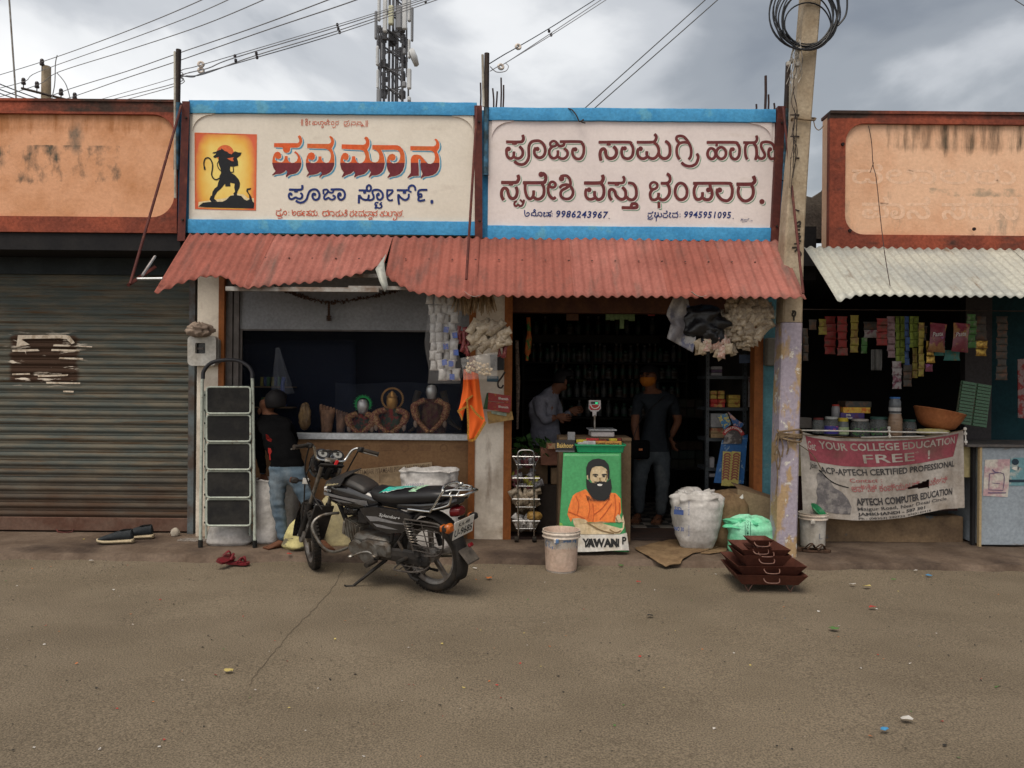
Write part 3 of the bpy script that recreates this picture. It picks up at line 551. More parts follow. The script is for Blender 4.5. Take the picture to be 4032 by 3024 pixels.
for ox,oy,s_ in big:
 data=[(float(q.split(':')[0]),q.split(':')[1])for q in s_.split(';')]
 strokes('lettering',cR(ox,oy),data,m_br,s2,shadow=m_gr,base=m_pink,so=(33,30),bo=(17,16))
F2=conv(2040,810,.42495)
strokes('lettering',F2,many(9,"60,40 65,90 90,95 105,75 90,62 78,75;125,95 125,70 145,60 160,45 150,35 145,50 165,70 155,95 130,85;165,95 185,90 185,65 210,60 222,80 210,98 195,85;232,65 250,65 238,80 240,98 255,95;262,65 300,62 310,45;282,65 282,85;265,85 265,98 282,88 300,82 300,98 284,96;315,75;315,95;1203,70 1240,68 1250,52;1205,85 1205,105 1225,105 1240,85;1200,120 1230,125 1250,110;1262,70 1275,62 1270,80 1262,95 1280,105 1290,85;1285,105 1300,90 1295,62;1280,108 1280,140;1300,90 1315,105 1330,90 1322,68;1345,70 1375,70 1380,50 1370,52;1345,85 1345,105 1375,108 1388,85;1400,65 1415,68 1400,85 1405,105 1418,105;1430,70 1465,68 1478,55;1432,85 1432,105 1455,105 1475,105 1480,80 1465,70;1500,78;1500,102;843,118;1992,118"),m_nv,s2,step=3)
strokes('signature',F2,many(3.5,"2062,142 2072,118;2076,142 2084,118;2066,130 2082,128;2088,138 2096,126 2100,138 2106,124 2112,136 2120,126 2128,136 2132,122;2128,120 2142,119;2075,150 2120,146;2146,142 2152,142;2160,136 2162,144;2168,136 2170,144"),m_nv,s2,step=2)
mb=MB()
put_text(mb,'9986243967',quadmap(F2(350,108),F2(832,118),F2(836,52),F2(354,42),(0,-.003,0)),bold=.022,shear=.12,spacing=1.12)
put_text(mb,'9945951095',quadmap(F2(1536,112),F2(1972,118),F2(1974,55),F2(1540,50),(0,-.003,0)),bold=.022,shear=.12,spacing=1.12)
mb.build('phone_number',m_nv,s2)
H=conv(740,500,.21097)
pm=bpy.data.materials.new('picture_ground');pm.use_nodes=True;n_=pm.node_tree.nodes;l_=pm.node_tree.links.new
tc_=n_.new('ShaderNodeTexCoord');sep=n_.new('ShaderNodeSeparateXYZ');l_(tc_.outputs['Generated'],sep.inputs[0])
def mth(op,a,b_=0.):
 x=n_.new('ShaderNodeMath');x.operation=op
 for i,q in enumerate((a,b_)):
  if isinstance(q,(int,float)):x.inputs[i].default_value=q
  else:l_(q,x.inputs[i])
 return x.outputs[0]
ax=mth('MULTIPLY',mth('ABSOLUTE',mth('SUBTRACT',sep.outputs['X'],.5)),2);az=mth('MULTIPLY',mth('ABSOLUTE',mth('SUBTRACT',sep.outputs['Z'],.48)),1.9)
d_=mth('ADD',mth('POWER',ax,3.),mth('MULTIPLY',mth('POWER',az,4.),.8))
nn_=n_.new('ShaderNodeTexNoise');nn_.inputs['Scale'].default_value=7;l_(tc_.outputs['Generated'],nn_.inputs[0])
d_=mth('ADD',d_,mth('MULTIPLY',mth('SUBTRACT',nn_.outputs['Fac'],.5),.5))
rp=n_.new('ShaderNodeValToRGB');rp.color_ramp.elements[0].position=.0;rp.color_ramp.elements[0].color=(.80,.62,.16,1);rp.color_ramp.elements[1].position=1.0;rp.color_ramp.elements[1].color=(.62,.10,.035,1)
e_=rp.color_ramp.elements.new(.45);e_.color=(.74,.40,.05,1);l_(d_,rp.inputs[0]);l_(rp.outputs[0],n_['Principled BSDF'].inputs['Base Color']);n_['Principled BSDF'].inputs['Roughness'].default_value=.6
mb=MB();cpoly(mb,[(135,115),(1280,145),(1262,1552),(140,1525)],H,y0=.002);pic=mb.build('picture',pm,s1)
mb=MB();cpoly(mb,[(190,1500),(200,1400),(420,1370),(700,1330),(880,1240),(1040,1260),(1120,1330),(1230,1330),(1235,1510)],H,y0=.0025);mb.build('pale_ground',M('pale_yellow',(.72,.60,.36),.6),pic)
mb=MB()
for w_ in(14,):
 ribbon(mb,[(135,115),(135,115),(1280,145),(1280,145),(1262,1552),(1262,1552),(140,1525),(140,1525),(135,115)],22,H,(0,0),.003)
cpoly(mb,[(695+165*math.cos(k_*.2618),500+165*math.sin(k_*.2618))for k_ in range(24)],H,y0=.003);mb.build('red_disc',M('disc_red',(.66,.14,.05),.6),pic)
mb=MB()
cpoly(mb,pts("455,490 480,470 520,465 560,440 620,425 625,400 660,425 690,450 730,460 770,495 820,512 840,480 880,455 940,475 1005,478 985,530 940,565 915,580 935,640 940,725 860,740 790,740 785,800 800,850 880,900 950,980 975,1050 965,1130 930,1200 915,1245 920,1280 860,1280 850,1240 880,1210 865,1130 875,1060 790,1040 795,1110 700,1110 695,1060 620,1150 550,1210 500,1290 490,1340 550,1390 440,1400 405,1350 425,1290 450,1280 460,1210 500,1150 550,1110 565,1040 590,980 590,920 620,860 610,780 580,700 570,620 575,560 500,580 470,555 500,525 520,515 530,490 490,500"),H,y0=.004)
cpoly(mb,pts("195,1485 280,1415 400,1400 650,1395 720,1360 790,1285 900,1270 1000,1290 1050,1350 1100,1375 1150,1350 1140,1270 1090,1200 1100,1150 1180,1140 1170,1170 1120,1180 1130,1220 1180,1290 1210,1390 1240,1420 1230,1520 700,1510 350,1500"),H,y0=.0045)
for w_,s_ in((24,"600,950 530,985 470,950 445,880 460,780 460,690 420,600 370,575 320,600 300,680 308,750"),(34,"310,750 318,795"),(15,"575,640 550,700 580,780 625,825"),(18,"790,830 800,845 850,835 845,740")):
 ribbon(mb,pts(s_),w_,H,(0,0),.005)
mb.build('silhouette',M('silhouette_black',(.016,.018,.022),.6),pic)
mb=MB();cpoly(mb,pts("735,590 860,565 840,600 860,640 820,640"),H,y0=.0056);mb.build('arm_gap',MATS['disc_red'],pic)
# steel posts on the parapet, pipes above, rebars
def post(xt,xb,yt,yb,label):
 t_=thing('steel_post',label,'post',P(xb,yb,6.78),'maroon steel posts bolted to the signs')
 mb=MB();a=P(xt,yt,6.80);b_=P(xb,yb,6.80)
 for off,w,d in((-.034,.006,.075),(.0,.062,.006)):
  v=[a+Vector((off-w/2,0,0)),a+Vector((off+w/2,0,0)),b_+Vector((off+w/2,0,0)),b_+Vector((off-w/2,0,0))]
  v2=[q+Vector((0,d,0))for q in v]
  mb.add(v+v2,[(0,1,2,3),(7,6,5,4),(0,4,5,1),(1,5,6,2),(2,6,7,3),(3,7,4,0)])
 mb.build('angle_bar',m_maroon,t_)
 mb=MB()
 for f in(.12,.85):
  p=a+(b_-a)*f+Vector((.005,-.001,0));mb.T=Matrix.Translation(p)@Matrix.Rotation(math.pi/2,4,'X');mb.lathe([(.011,0),(.009,.012)],n=8);mb.T=Matrix()
 mb.build('bolt',m_black,t_)
post(733,714,398,948,'maroon steel post at the left end of the cream sign')
post(1884,1886,415,948,'maroon steel post between the two painted signs')
post(3080,3052,417,975,'maroon steel post at the right end of the phone-number sign')
def pipe(sx_t,sx_b,syt,syb,label,blue_from):
 t_=thing('cable_pipe',label,'pipe',P(sx_b,syb,6.76),'pipes standing behind the steel posts')
 a,b_=P(sx_t,syt,6.82),P(sx_b,syb,6.82);f=(blue_from-syt)/(syb-syt);m_=a+(b_-a)*f
 mb=MB();mb.tube([a,m_],.023,12);mb.build('bare_section',m_black,t_,True)
 mb=MB();mb.tube([m_,b_],.0235,12);mb.build('painted_section',M('pipe_blue',(.06,.17,.28),.6,c2=(.03,.05,.06),sc=9),t_,True)
 return t_
pipe(703,694,195,668,'tall black iron pipe beside the leftmost steel post, lower part painted blue',405)
pipe(1917,1913,210,690,'black iron pipe rising above the joint of the two signs',425)
pipe(3104,3084,246,710,'dark iron pipe tangled with wires beside the concrete pole',430)
for a,b_,c_,d_,lab in((688,203,690,780,'thin pale conduit strapped to the leftmost iron pipe'),(1900,215,1904,420,'thin pale conduit beside the middle iron pipe'),(3112,330,3104,800,'thin white conduit beside the right iron pipe')):
 mb=MB();mb.tube([P(a,b_,6.80),P(c_,d_,6.80)],.011,8)
 tag(mb.build('conduit',M('pvc',(.50,.48,.42),.6,c2=(.3,.27,.22),sc=7),smooth=True),lab,'conduit')
m_reb=M('rebar',(.05,.03,.028),.8)
for k,(xt,yt,xb,yb)in enumerate(((1892,326,1891,430),(1940,348,1944,432),(1958,360,1950,432),(1973,306,1971,432),(1983,335,1979,432),(2978,410,2976,436),(3015,298,3012,436),(3026,372,3024,436),(3048,406,3048,436))):
 g_='rebars rising beside the middle steel post' if k<5 else 'rebars rising at the right end of the roof'
 mb=MB();mb.tube([P(xb,yb+30,7.0),P((xt+xb)/2+2,(yt+yb)/2,7.0),P(xt,yt,7.0)],.0085 if k!=6 else .012,6)
 tag(mb.build('reinforcing_bar',m_reb,smooth=True),'rusty reinforcing bar on the roof, '+('left of the middle iron pipe','second of four right of the middle pipe, short','shortest, right of the middle iron pipe','tallest of the group right of the middle pipe','rightmost by the middle iron pipe','short one, leftmost by the right post','tallest by the right post','medium one by the right post','tiny one touching the right post')[k],'rebar',g_)
mb=MB();mb.tube(catmull([P(2236,428,6.83),P(2252,432,6.81),P(2270,455,6.80),P(2282,478,6.80),P(2298,470,6.79),P(2290,480,6.79),P(2305,484,6.79)]),.006,6)
tag(mb.build('wire_scrap',m_black,smooth=True),'short twisted black wire hooked over the top of the right sign','wire')
# red corrugated awning
m_red=M('awning_red',(.30,.094,.070),.7,c2=(.22,.070,.052),sc=2.5,lo=.35,hi=.65,c3=(.13,.065,.055),sc3=3,lo3=.52,hi3=.78,stretch3=(2.8,.6,.6),bump=.001,bsc=20)
m_red2=M('awning_red_faded',(.335,.122,.097),.7,c2=(.24,.080,.062),sc=2.5,lo=.35,hi=.65,c3=(.15,.085,.07),sc3=3,lo3=.50,hi3=.74,stretch3=(2.8,.6,.6),bump=.001,bsc=20)
m_gray=M('awning_grey',(.40,.40,.35),.5,metal=.1,c2=(.30,.31,.29),sc=2,c3=(.16,.11,.07),sc3=4,lo3=.62,hi3=.74,stretch3=(3,.5,1))
aw=thing('corrugated_awning','red painted corrugated sheet awning with a torn left part, below the two signs','awning',(-.2,6.5,2.4))
YBK,YFR=6.775,6.16
zbk=Z(940,YBK);zfr=Z(1166,YFR)
def corr_sheet(x0,x1,off,front,skew=0.,backz=None,amp=.0105,mat=m_red,pitch_=.0795,yb=YBK,yf=YFR,zb_=zbk,zf_=zfr,parent=aw,nv=10,lab=None,name='sheet'):
 mb=MB();nu=int((x1-x0)/pitch_*8)
 def fn(u,v):
  x=x0+(x1-x0)*u;a=amp*math.cos(2*math.pi*(x)/pitch_)
  dy,dz,ext=front(x)
  y=yb+(yf-yb)*v*(1+ext);z=zb_+(zf_-zb_)*v*(1+ext)
  z+=a+off+dz*v**2+.004*nz(x,y,3,2);y+=dy*v**2
  if backz:z+=backz(x)*(1-v)
  return(x+skew*v+.01*v*nz(x,0,1,1.2),y,z)
 mb.grid(fn,nu,nv)
 return mb.build(name,mat,parent,True,solid=.0025,label=lab,angle=80)
def interp(tb):
 def f(x):
  for i in range(len(tb)-1):
   if x<=tb[i+1][0]:
    t_=max(0,(x-tb[i][0])/(tb[i+1][0]-tb[i][0]));return tb[i][1]+(tb[i+1][1]-tb[i][1])*t_
  return tb[-1][1]
 return f
xA,xB,xC,xD,xE=-2.85,-2.15,-1.06,-.33,2.355
lf1=interp([(-2.9,.0),(-2.81,.0),(-2.69,-.14),(-2.51,-.27),(-2.35,-.27),(-2.22,-.12),(-2.0,-.10)])
lf2=interp([(-2.2,-.08),(-2.13,-.08),(-1.96,-.13),(-1.59,-.20),(-1.26,-.33),(-1.08,-.46)])
lf3=interp([(-1.07,-.34),(-.95,-.2),(-.80,-.05),(-.6,.0),(-.3,.02)])
corr_sheet(xA,xB+.05,.018,lambda x:(0,-.012+.03*nz(x,0,0,2),lf1(x)),-.02,lab='leftmost sheet of the awning with a bent front edge')
corr_sheet(xB,xC,.012,lambda x:(0,-.01+.02*nz(x,0,0,3),lf2(x)),-.03,mat=m_red2,lab='second sheet of the awning, torn away at its right front corner')
corr_sheet(xC,xD+.04,.006,lambda x:(0,-.01+.012*nz(x,0,4,3),lf3(x)),.0)
for a,b_ in((xD,.53),(.49,1.25),(1.21,1.80),(1.77,xE)):
 corr_sheet(a,b_,.0 if a in(xD,1.21)else .004,lambda x:(0,.012*nz(x,0,4,2),.012*nz(x,2,2,5)+.03*max(0,nz(x,7,2,3)-.25)),.0,mat=m_red2 if a in(.49,1.77)else m_red)
mb=MB();f0=[P(1520,1000,6.42),P(1488,1045,6.30),P(1478,1060,6.22),P(1495,1110,6.17),P(1515,1150,6.14),P(1528,1125,6.17),P(1515,1060,6.25),P(1512,1030,6.33)]
mb.add([tuple(p)for p in f0],[(0,1,7),(1,2,6,7),(2,3,5,6),(3,4,5)]);mb.build('folded_flap',m_gray,aw,True,solid=.002,label='grey underside of the torn sheet folded down')
for x_,s_ in((1830,60),(2722,60)):
 mb=MB();c_=catmull([P(x_,1148,6.15),P(x_+18,1162,6.14),P(x_+40,1168,6.13),P(x_+s_,1162,6.12)])
 mb.add([tuple(p+Vector((0,-.012+.03*q,0)))for p in c_ for q in(0,1)],[(2*i,2*i+1,2*i+3,2*i+2)for i in range(len(c_)-1)]);mb.build('curled_edge',m_gray,aw,True,solid=.002)
mb=MB()
for sx_ in range(1040,3050,92):
 for f in(.42,):
  xx=X(sx_,6.5);yy=YBK+(YFR-YBK)*f;mb.lathe([(.009,0),(.007,.006)],(xx,yy,zbk+(zfr-zbk)*f+.012),8)
mb.build('screw',M('screw',(.05,.02,.018),.5),aw,kind='stuff')
m_bar=M('bar_dusty',(.34,.33,.31),.7,c2=(.2,.15,.12),sc=8)
mb=MB();mb.obox((.45,YFR+.16,zfr+.075),(3.6,.03,.03));mb.build('cross_bar',m_bar,aw)
mb=MB();mb.obox((-1.72,YFR+.13,zfr+.055),(1.25,.03,.035));mb.build('cross_bar',m_bar,aw)
mb=MB();mb.obox((-.25,6.5,zfr+.20),(5.0,.03,.03));mb.build('cross_bar',m_bar,aw)
for sx_ in(520,):
 mb=MB();a,b_=P(505,1122,6.14),P(610,1052,6.62);mb.tube([a,b_],.017,4);mb.build('side_arm',m_maroon,aw)
 mb=MB();mb.tube([P(540,1098,6.2),P(640,1097,6.2)],.011,6);mb.tube([P(560,1085,6.25),P(610,1010,6.6)],.012,6);mb.build('side_arm',m_alu,aw)
def rod(a,b_,label):
 mb=MB();mb.tube([a,(Vector(a)+Vector(b_))/2+Vector((0,0,-.006)),b_],.011,8);tag(mb.build('tie_rod',m_maroon,smooth=True),label,'rod','maroon rods holding the awning')
rod(P(714,415,6.78),P(512,1118,6.14),'long maroon tie rod slanting down in front of the orange parapet')
rod(P(1878,425,6.77),P(1836,1100,6.17),'maroon tie rod hanging in front of the middle steel post')
rod(P(3084,420,6.77),P(3163,1155,6.14),'maroon tie rod crossing the concrete pole')
ag=thing('corrugated_awning','pale grey corrugated awning with a bent corner, right of the concrete pole','awning',(4.5,6.5,2.4))
corr_sheet(2.555,3.42,.004,lambda x:(0,-.045*max(0,(2.72-x)/.2)if x<2.72 else 0,.05*max(0,(2.8-x)/.3)),.0,mat=m_gray,parent=ag,zb_=Z(965,YBK)+.0,zf_=Z(1152,6.08),yf=6.08,amp=.010,lab='sheet with a drooping torn corner')
for a,b_ in((3.38,4.4),(4.36,5.4),(5.36,6.6)):
 corr_sheet(a,b_,.0,lambda x:(0,.006*nz(x,0,4,2),.006*nz(x,2,2,6)),.0,mat=m_gray,parent=ag,zb_=Z(965,YBK),zf_=Z(1152,6.08),yf=6.08,amp=.010)
mb=MB();mb.obox((4.6,6.5,Z(1152,6.08)+.25),(4.0,.03,.03));mb.build('cross_bar',m_alu,ag)
mb=MB();mb.tube(catmull([P(3420,495,6.83),P(3432,560,6.80),P(3438,650,6.75),P(3450,700,6.7),P(3466,850,6.6),P(3484,1000,6.3),P(3505,1125,6.15)]),.0035,5)
mb.tube([P(3440,640,6.75),P(3426,680,6.74)],.003,5)
tag(mb.build('dangling_wire',m_reb,smooth=True),'thin rusty wire dangling down the peach parapet','wire')
# the big concrete pole
m_pole=M('pole_concrete',(.40,.33,.24),.85,c2=(.30,.235,.16),sc=4,bump=.004,bsc=40,c3=(.12,.085,.05),sc3=9,lo3=.66,hi3=.72)
m_pole2=M('pole_painted',(.35,.31,.37),.8,c2=(.40,.28,.16),sc=4.5,lo=.50,hi=.56,stretch=(1.5,1,.7),bump=.004,bsc=35,c3=(.60,.57,.52),sc3=13,lo3=.60,hi3=.64)
pole=thing('concrete_pole','tall leaning rectangular concrete pole with flaking lilac paint on its lower half','utility pole',(2.33,6.55,0))
YPOL=6.48
def pole_section(sy0,sy1,name,mat,cx,w,extra=0.0):
 mb=MB();rings=[];n_=14
 for i in range(n_+1):
  sy_=sy0+(sy1-sy0)*i/n_;c=P(cx(sy_),sy_,YPOL);hw=w(sy_)/2*YPOL/F;d=hw*1.15;ch=.014
  j=.0018*nz(sy_*.02,0,0,3)
  rings.append([(c.x+a*hw-s_*ch*(1 if k_ else 0)+j,YPOL+d+b_*d-t_*ch*(0 if k_ else 1),c.z)for a,b_,s_,t_,k_ in((-1,-1,-1,-1,1),(1,-1,1,-1,1),(1,-1,1,-1,0),(1,1,1,1,0),(1,1,1,1,1),(-1,1,-1,1,1),(-1,1,-1,1,0),(-1,-1,-1,-1,0))])
 mb.loft(rings);return mb.build(name,mat,pole,label=None)
pcx=interp([(-900,3262),(0,3203),(440,3166),(900,3132),(1250,3123),(1700,3110),(2215,3098)])
pw=interp([(-900,62),(0,66),(440,66),(900,76),(1250,78),(1700,80),(2215,80)])
pole_section(1268,-900,'upper_shaft',m_pole,pcx,lambda s_:pw(s_))
pole_section(2230,1270,'lower_shaft',m_pole2,pcx,lambda s_:pw(s_)+1.5)
mb=MB();ink=M('black_ink',(.03,.025,.02),.8)
fy=YPOL-.004
strok=[(7,"3135,880 3150,872 3150,885 3138,890 3152,893"),(7,"3150,905 3136,905 3136,918 3150,920"),(7,"3136,932 3152,930 3144,944 3154,950"),(6,"3128,960 3150,958"),(7,"3120,975 3142,975 3130,990"),(6,"3145,985 3155,1000 3148,1012"),(8,"3120,1225 3132,1228 3128,1245 3120,1240 3124,1228"),(7,"3126,1248 3126,1262")]
for w_,s_ in strok:ribbon(mb,pts(s_),w_,lambda a,b_:P(a,b_,fy))
mb.build('painted_numbers',ink,pole)
def rope(name,turns,mat,label,cat,parent=None):
 mb=MB()
 for c_,r_ in turns:mb.tube(catmull(c_),r_,7)
 o=mb.build(name,mat,parent,True)
 if label:tag(o,label,cat)
 return o
m_rope=M('jute_rope',(.22,.16,.10),.95,c2=(.13,.09,.055),sc=30,bump=.002,bsc=200)
def loop(sy_,sag,yf_,yb_,dz=0):
 c=pcx(sy_);w=47
 return[P(c-w,sy_+sag,yf_+.1),P(c-w+6,sy_,yf_),P(c,sy_+sag*.6,yf_-.005),P(c+w-8,sy_+sag,yf_),P(c+w-2,sy_+4,yf_+.12),P(c+w-8,sy_,yb_),P(c-w+4,sy_,yb_),P(c-w,sy_+sag,yf_+.1)]
turns=[(loop(1700+6*k_,(-8,6,12,0,16)[k_],YPOL-.02,YPOL+.24),.009)for k_ in range(5)]
for a in([(3060,1705),(3050,1745),(3058,1765),(3048,1790)],[(3068,1712),(3062,1760),(3072,1800),(3066,1850)],[(3072,1715),(3084,1760),(3078,1800)],[(3062,1716),(3050,1760),(3062,1860),(3056,1950)],[(3100,1715),(3104,1760),(3098,1790)]):
 turns.append(([P(x,y,YPOL-.03+.006*i)for i,(x,y)in enumerate(a)],.006))
rope('rope',turns,m_rope,'frayed jute rope wound round the pole at banner height','rope')
rope('rope',[(loop(465,8,YPOL-.012,YPOL+.22),.008),([P(3203,470,YPOL),P(3210,500,YPOL),P(3225,512,YPOL-.02),P(3243,495,YPOL-.04)],.004)],m_rope,'thin cord tied round the upper pole with a loose end','rope')
mb=MB();random.seed(3)
for k in range(11):
 ox=3186-k*2.2+random.uniform(-8,8);rx=92+k*4.4+random.uniform(-5,5);rz=96+k*5.5+random.uniform(-8,8);bot=196+random.uniform(-10,10)-(k%4)*5;tl=random.uniform(-.2,.2)
 cc=[]
 for j in range(41):
  a=2*math.pi*j/40;x=rx*math.cos(a)*(1+.05*math.sin(2*a+k));y=rz*math.sin(a)
  cc.append(P(ox+x*math.cos(tl)-y*math.sin(tl),bot-rz+x*math.sin(tl)+y*math.cos(tl),YPOL-.03-.014*(k%6)+.03*math.cos(a)))
 mb.tube(cc,.0062,8,cap=False)
mb.tube(catmull([P(3300,100,YPOL-.05),P(3330,60,YPOL-.05),P(3336,0,YPOL-.05),P(3325,-60,YPOL-.05)]),.008,8)
tag(mb.build('cable_coil',M('cable_black',(.012,.014,.018),.45),smooth=True),'big coil of black cable hung on the top of the concrete pole','cable coil')
mb=MB();random.seed(5)
for k in range(12):
 p0=(3142+random.uniform(-14,10),165+random.uniform(-20,30));c_=[P(p0[0],p0[1],6.42)]
 for j in range(4):p0=(p0[0]+random.uniform(-14,12)-4,p0[1]+random.uniform(20,50));c_.append(P(p0[0],p0[1],6.42+random.uniform(-.03,.03)))
 mb.tube(catmull(c_),random.choice((.0025,.004)),5)
for x,y in((3118,250),(3105,262),(3144,205),(3138,265)):mb.lathe([(.006,0),(.02,.01),(.022,.03),(.008,.045)],tuple(P(x,y,6.42)),8)
tag(mb.build('wire_tangle',M('wire_pale',(.42,.40,.36),.6,c2=(.06,.05,.05),sc=6),smooth=True),'tangle of pale service wires and small connectors left of the pole top','wires')
mb=MB();random.seed(9)
for k in range(7):
 x0=3128+random.uniform(-6,6);c_=[P(x0,300+40*k,6.45)]
 for j in range(4):c_.append(P(x0+random.uniform(-14,14),300+40*k+60*(j+1),6.45+random.uniform(-.02,.02)))
 mb.tube(catmull(c_),.003,5)
for y_ in(452,537,622,820):mb.tube([P(3112,y_,6.5),P(3148,y_+(10 if y_>800 else 0),6.47)],.006,6)
tag(mb.build('service_wires',m_black,smooth=True),'thin dark wires and small brackets running down between post and pole','wires')
# far utility pole with cross arm and insulators
m_insl=M('insulator',(.03,.022,.025),.35)
up=thing('utility_pole','far weathered round pole with a dark cross arm, above the orange parapet','utility pole',(P(182,300,14).x,14,0))
mb=MB();mb.tube([(P(182,300,14).x,14,0),tuple(P(182,262,14))],[.12,.078],14);mb.build('shaft',m_pole,up,True)
mb=MB();a,b_=P(84,347,13.85),P(300,402,13.85);mb.tube([a,b_],.022,4);mb.build('cross_arm',m_black,up)
for x,y in((92,318),(145,332),(240,360),(294,376),(165,243)):
 c=P(x,y+14,13.85);mb=MB();mb.tube([c+Vector((0,0,-.1)),c],.009,6);mb.lathe([(.036,0),(.042,.02),(.03,.05),(.036,.06),(.032,.1),(.02,.115)],tuple(c),12);mb.build('insulator',m_insl,up,True)
mb=MB();p_=P(36,-100,9);mb.tube([P(64,405,9.),P(36,0,9),P(30,-120,9)],.010,6);tag(mb.build('guy_wire',m_steel,smooth=True),'near-vertical thin pole wire at the far left edge of the sky','wire')
m_wire=M('wire_grey',(.19,.19,.20),.5);m_wireb=M('wire_black',(.02,.022,.026),.5)
def wire(pl_,r,mat,label,group=None):
 mb=MB();mb.tube(catmull([P(x,y,d)for x,y,d in pl_],6),r,6);tag(mb.build('overhead_wire',mat,smooth=True),label,'wire',group)
W=[([(-60,312,15),(165,243,13.8),(400,160,12),(640,66,10.5),(860,-30,9)],'highest overhead wire, running from the top insulator of the far pole'),([(-60,360,15),(92,322,13.8),(150,283,13.6),(500,158,11.5),(760,60,10.2),(960,-30,9)],'second overhead wire from the top, tied to the left end of the cross arm'),([(-60,398,15),(145,335,13.8),(231,283,13.6),(500,198,12),(800,98,10.2),(1100,-28,9)],'third overhead wire from the top over the orange parapet'),([(60,440,15),(240,362,13.8),(500,280,12),(700,210,11),(1000,108,9.5),(1290,0,8.5),(1350,-25,8.3)],'fourth overhead wire, passing just above the leftmost iron pipe'),([(100,440,15),(294,378,13.8),(500,306,12),(700,240,11),(1050,118,9.5),(1344,20,8.5),(1480,-30,8.2)],'fifth overhead wire, passing behind the top of the leftmost iron pipe'),]
for p_,lab in W:wire(p_,.0062,m_wire,lab)
W2=[([(365,400,12),(680,308,9.5),(711,278,6.85),(770,262,7),(905,222,7.3),(1344,92,8),(1720,-25,9)],.004),([(400,402,12),(690,328,9.5),(715,296,6.85),(820,268,7.1),(930,225,7.3),(1344,101,8),(1740,-25,9)],.005),([(460,402,12),(700,335,9.5),(715,302,6.85),(800,292,7.1),(1010,217,7.5),(1344,116,8),(1760,-25,9)],.005),([(712,297,6.85),(760,303,6.95),(800,287,7.0),(1010,226,7.5),(1344,127,8),(1790,-25,9)],.005)]
for k,(p_,r_)in enumerate(W2):wire(p_,r_,m_wire,'%s service wire of the bundle slanting up from the leftmost iron pipe'%('topmost','second','third','lowest, slack')[k],'service wires from the leftmost pipe')
def knob(x,y,Y,label,rad=.022,big=True):
 mb=MB();c=P(x,y,Y);mb.T=Matrix.Translation(c)@Matrix.Rotation(R(80),4,'X')@Matrix.Rotation(R(15),4,'Y')
 n=14;ring=[(rad*math.cos(6.2832*k_/n),rad*math.sin(6.2832*k_/n),0)for k_ in range(n+1)];mb.tube(ring,rad*.55,8,cap=False)
 tag(mb.build('reel_insulator',M('porcelain',(.55,.48,.42),.3),smooth=True),label,'insulator')
knob(791,253,7.1,'upper of two pale ring insulators right of the leftmost iron pipe');knob(791,277,7.1,'lower of two pale ring insulators right of the leftmost iron pipe')
knob(2040,184,7.3,'pale ring insulator halfway along the wire above the middle iron pipe');knob(1972,263,7.0,'pale reddish ring insulator close beside the middle iron pipe')
for k,(x,y,Y)in enumerate(((925,221,7.3),(928,238,7.3),(1009,210,7.5),(1012,226,7.5),(1328,97,8),(1332,113,8),(1337,127,8),(1676,8,8.8),(2162,122,7.9),(2170,137,7.9))):
 mb=MB();mb.lathe([(.008,-.016),(.014,-.01),(.014,.01),(.008,.016)],tuple(P(x,y,Y)),10)
 tag(mb.build('spacer',m_insl,smooth=True),'small dark wire spacer, '+('upper of the pair nearest the ring insulators','lower of the pair nearest the ring insulators','upper of the second pair from the left pipe','lower of the second pair from the left pipe','top of the trio left of the tower','middle of the trio left of the tower','bottom of the trio left of the tower','alone right of the tower top','upper of the two on the wires from the middle pipe','lower of the two on the wires from the middle pipe')[k],'spacer','dark spacers on the service wires')
wire([(1928,250,6.85),(1985,215,7),(2040,184,7.3),(2162,112,7.9),(2340,0,8.5),(2390,-32,8.7)],.005,m_wireb,'wire rising right from the middle iron pipe through the pale insulator')
wire([(1930,280,6.85),(1972,255,7),(2000,242,7.2),(2170,130,7.9),(2365,0,8.5),(2400,-24,8.7)],.004,m_wire,'thin pale wire next to the one rising from the middle iron pipe')
wire([(1990,248,7.05),(2180,132,7.9),(2385,0,8.5),(2415,-20,8.7)],.004,m_wire,'lowest thin wire of the three rising from the middle iron pipe')
wire([(1930,262,6.86),(1955,283,6.86),(1990,280,6.86),(2002,262,6.9),(1993,250,7)],.004,m_wire,'slack loop of wire under the ring insulator at the middle pipe')
wire([(2296,432,8),(2688,80,8),(2820,-40,8)],.0055,m_wireb,'left of the two thick black wires rising steeply over the right sign')
wire([(2334,432,8),(2688,121,8),(2870,-40,8)],.0055,m_wireb,'right of the two thick black wires rising steeply over the right sign')
for k,(a,b_)in enumerate((((-40,315),(240,420)),((-40,338),(210,420)),((-40,352),(130,410)),((-60,300),(-20,345)))[:3]):
 wire([(a[0],a[1],9),((a[0]+b_[0])/2,(a[1]+b_[1])/2+3,10),(b_[0],b_[1],11)],.007,m_wireb,'%s dark wire falling right behind the orange parapet at the far left'%('highest','middle','lowest')[k],'three dark wires at the far left')
wire([(3980,-12,7),(4060,40,7.5)],.004,m_wire,'scrap of thin wire crossing the top right corner of the sky')
wire([(225,217,13.4),(218,250,13.4),(215,330,13.4),(202,395,13.4)],.008,m_wire,'jumper wire dropping from the highest wire beside the far pole')
wire([(225,288,13.5),(258,330,13.5),(278,395,13.5)],.008,m_wire,'jumper wire curving down right of the far pole')
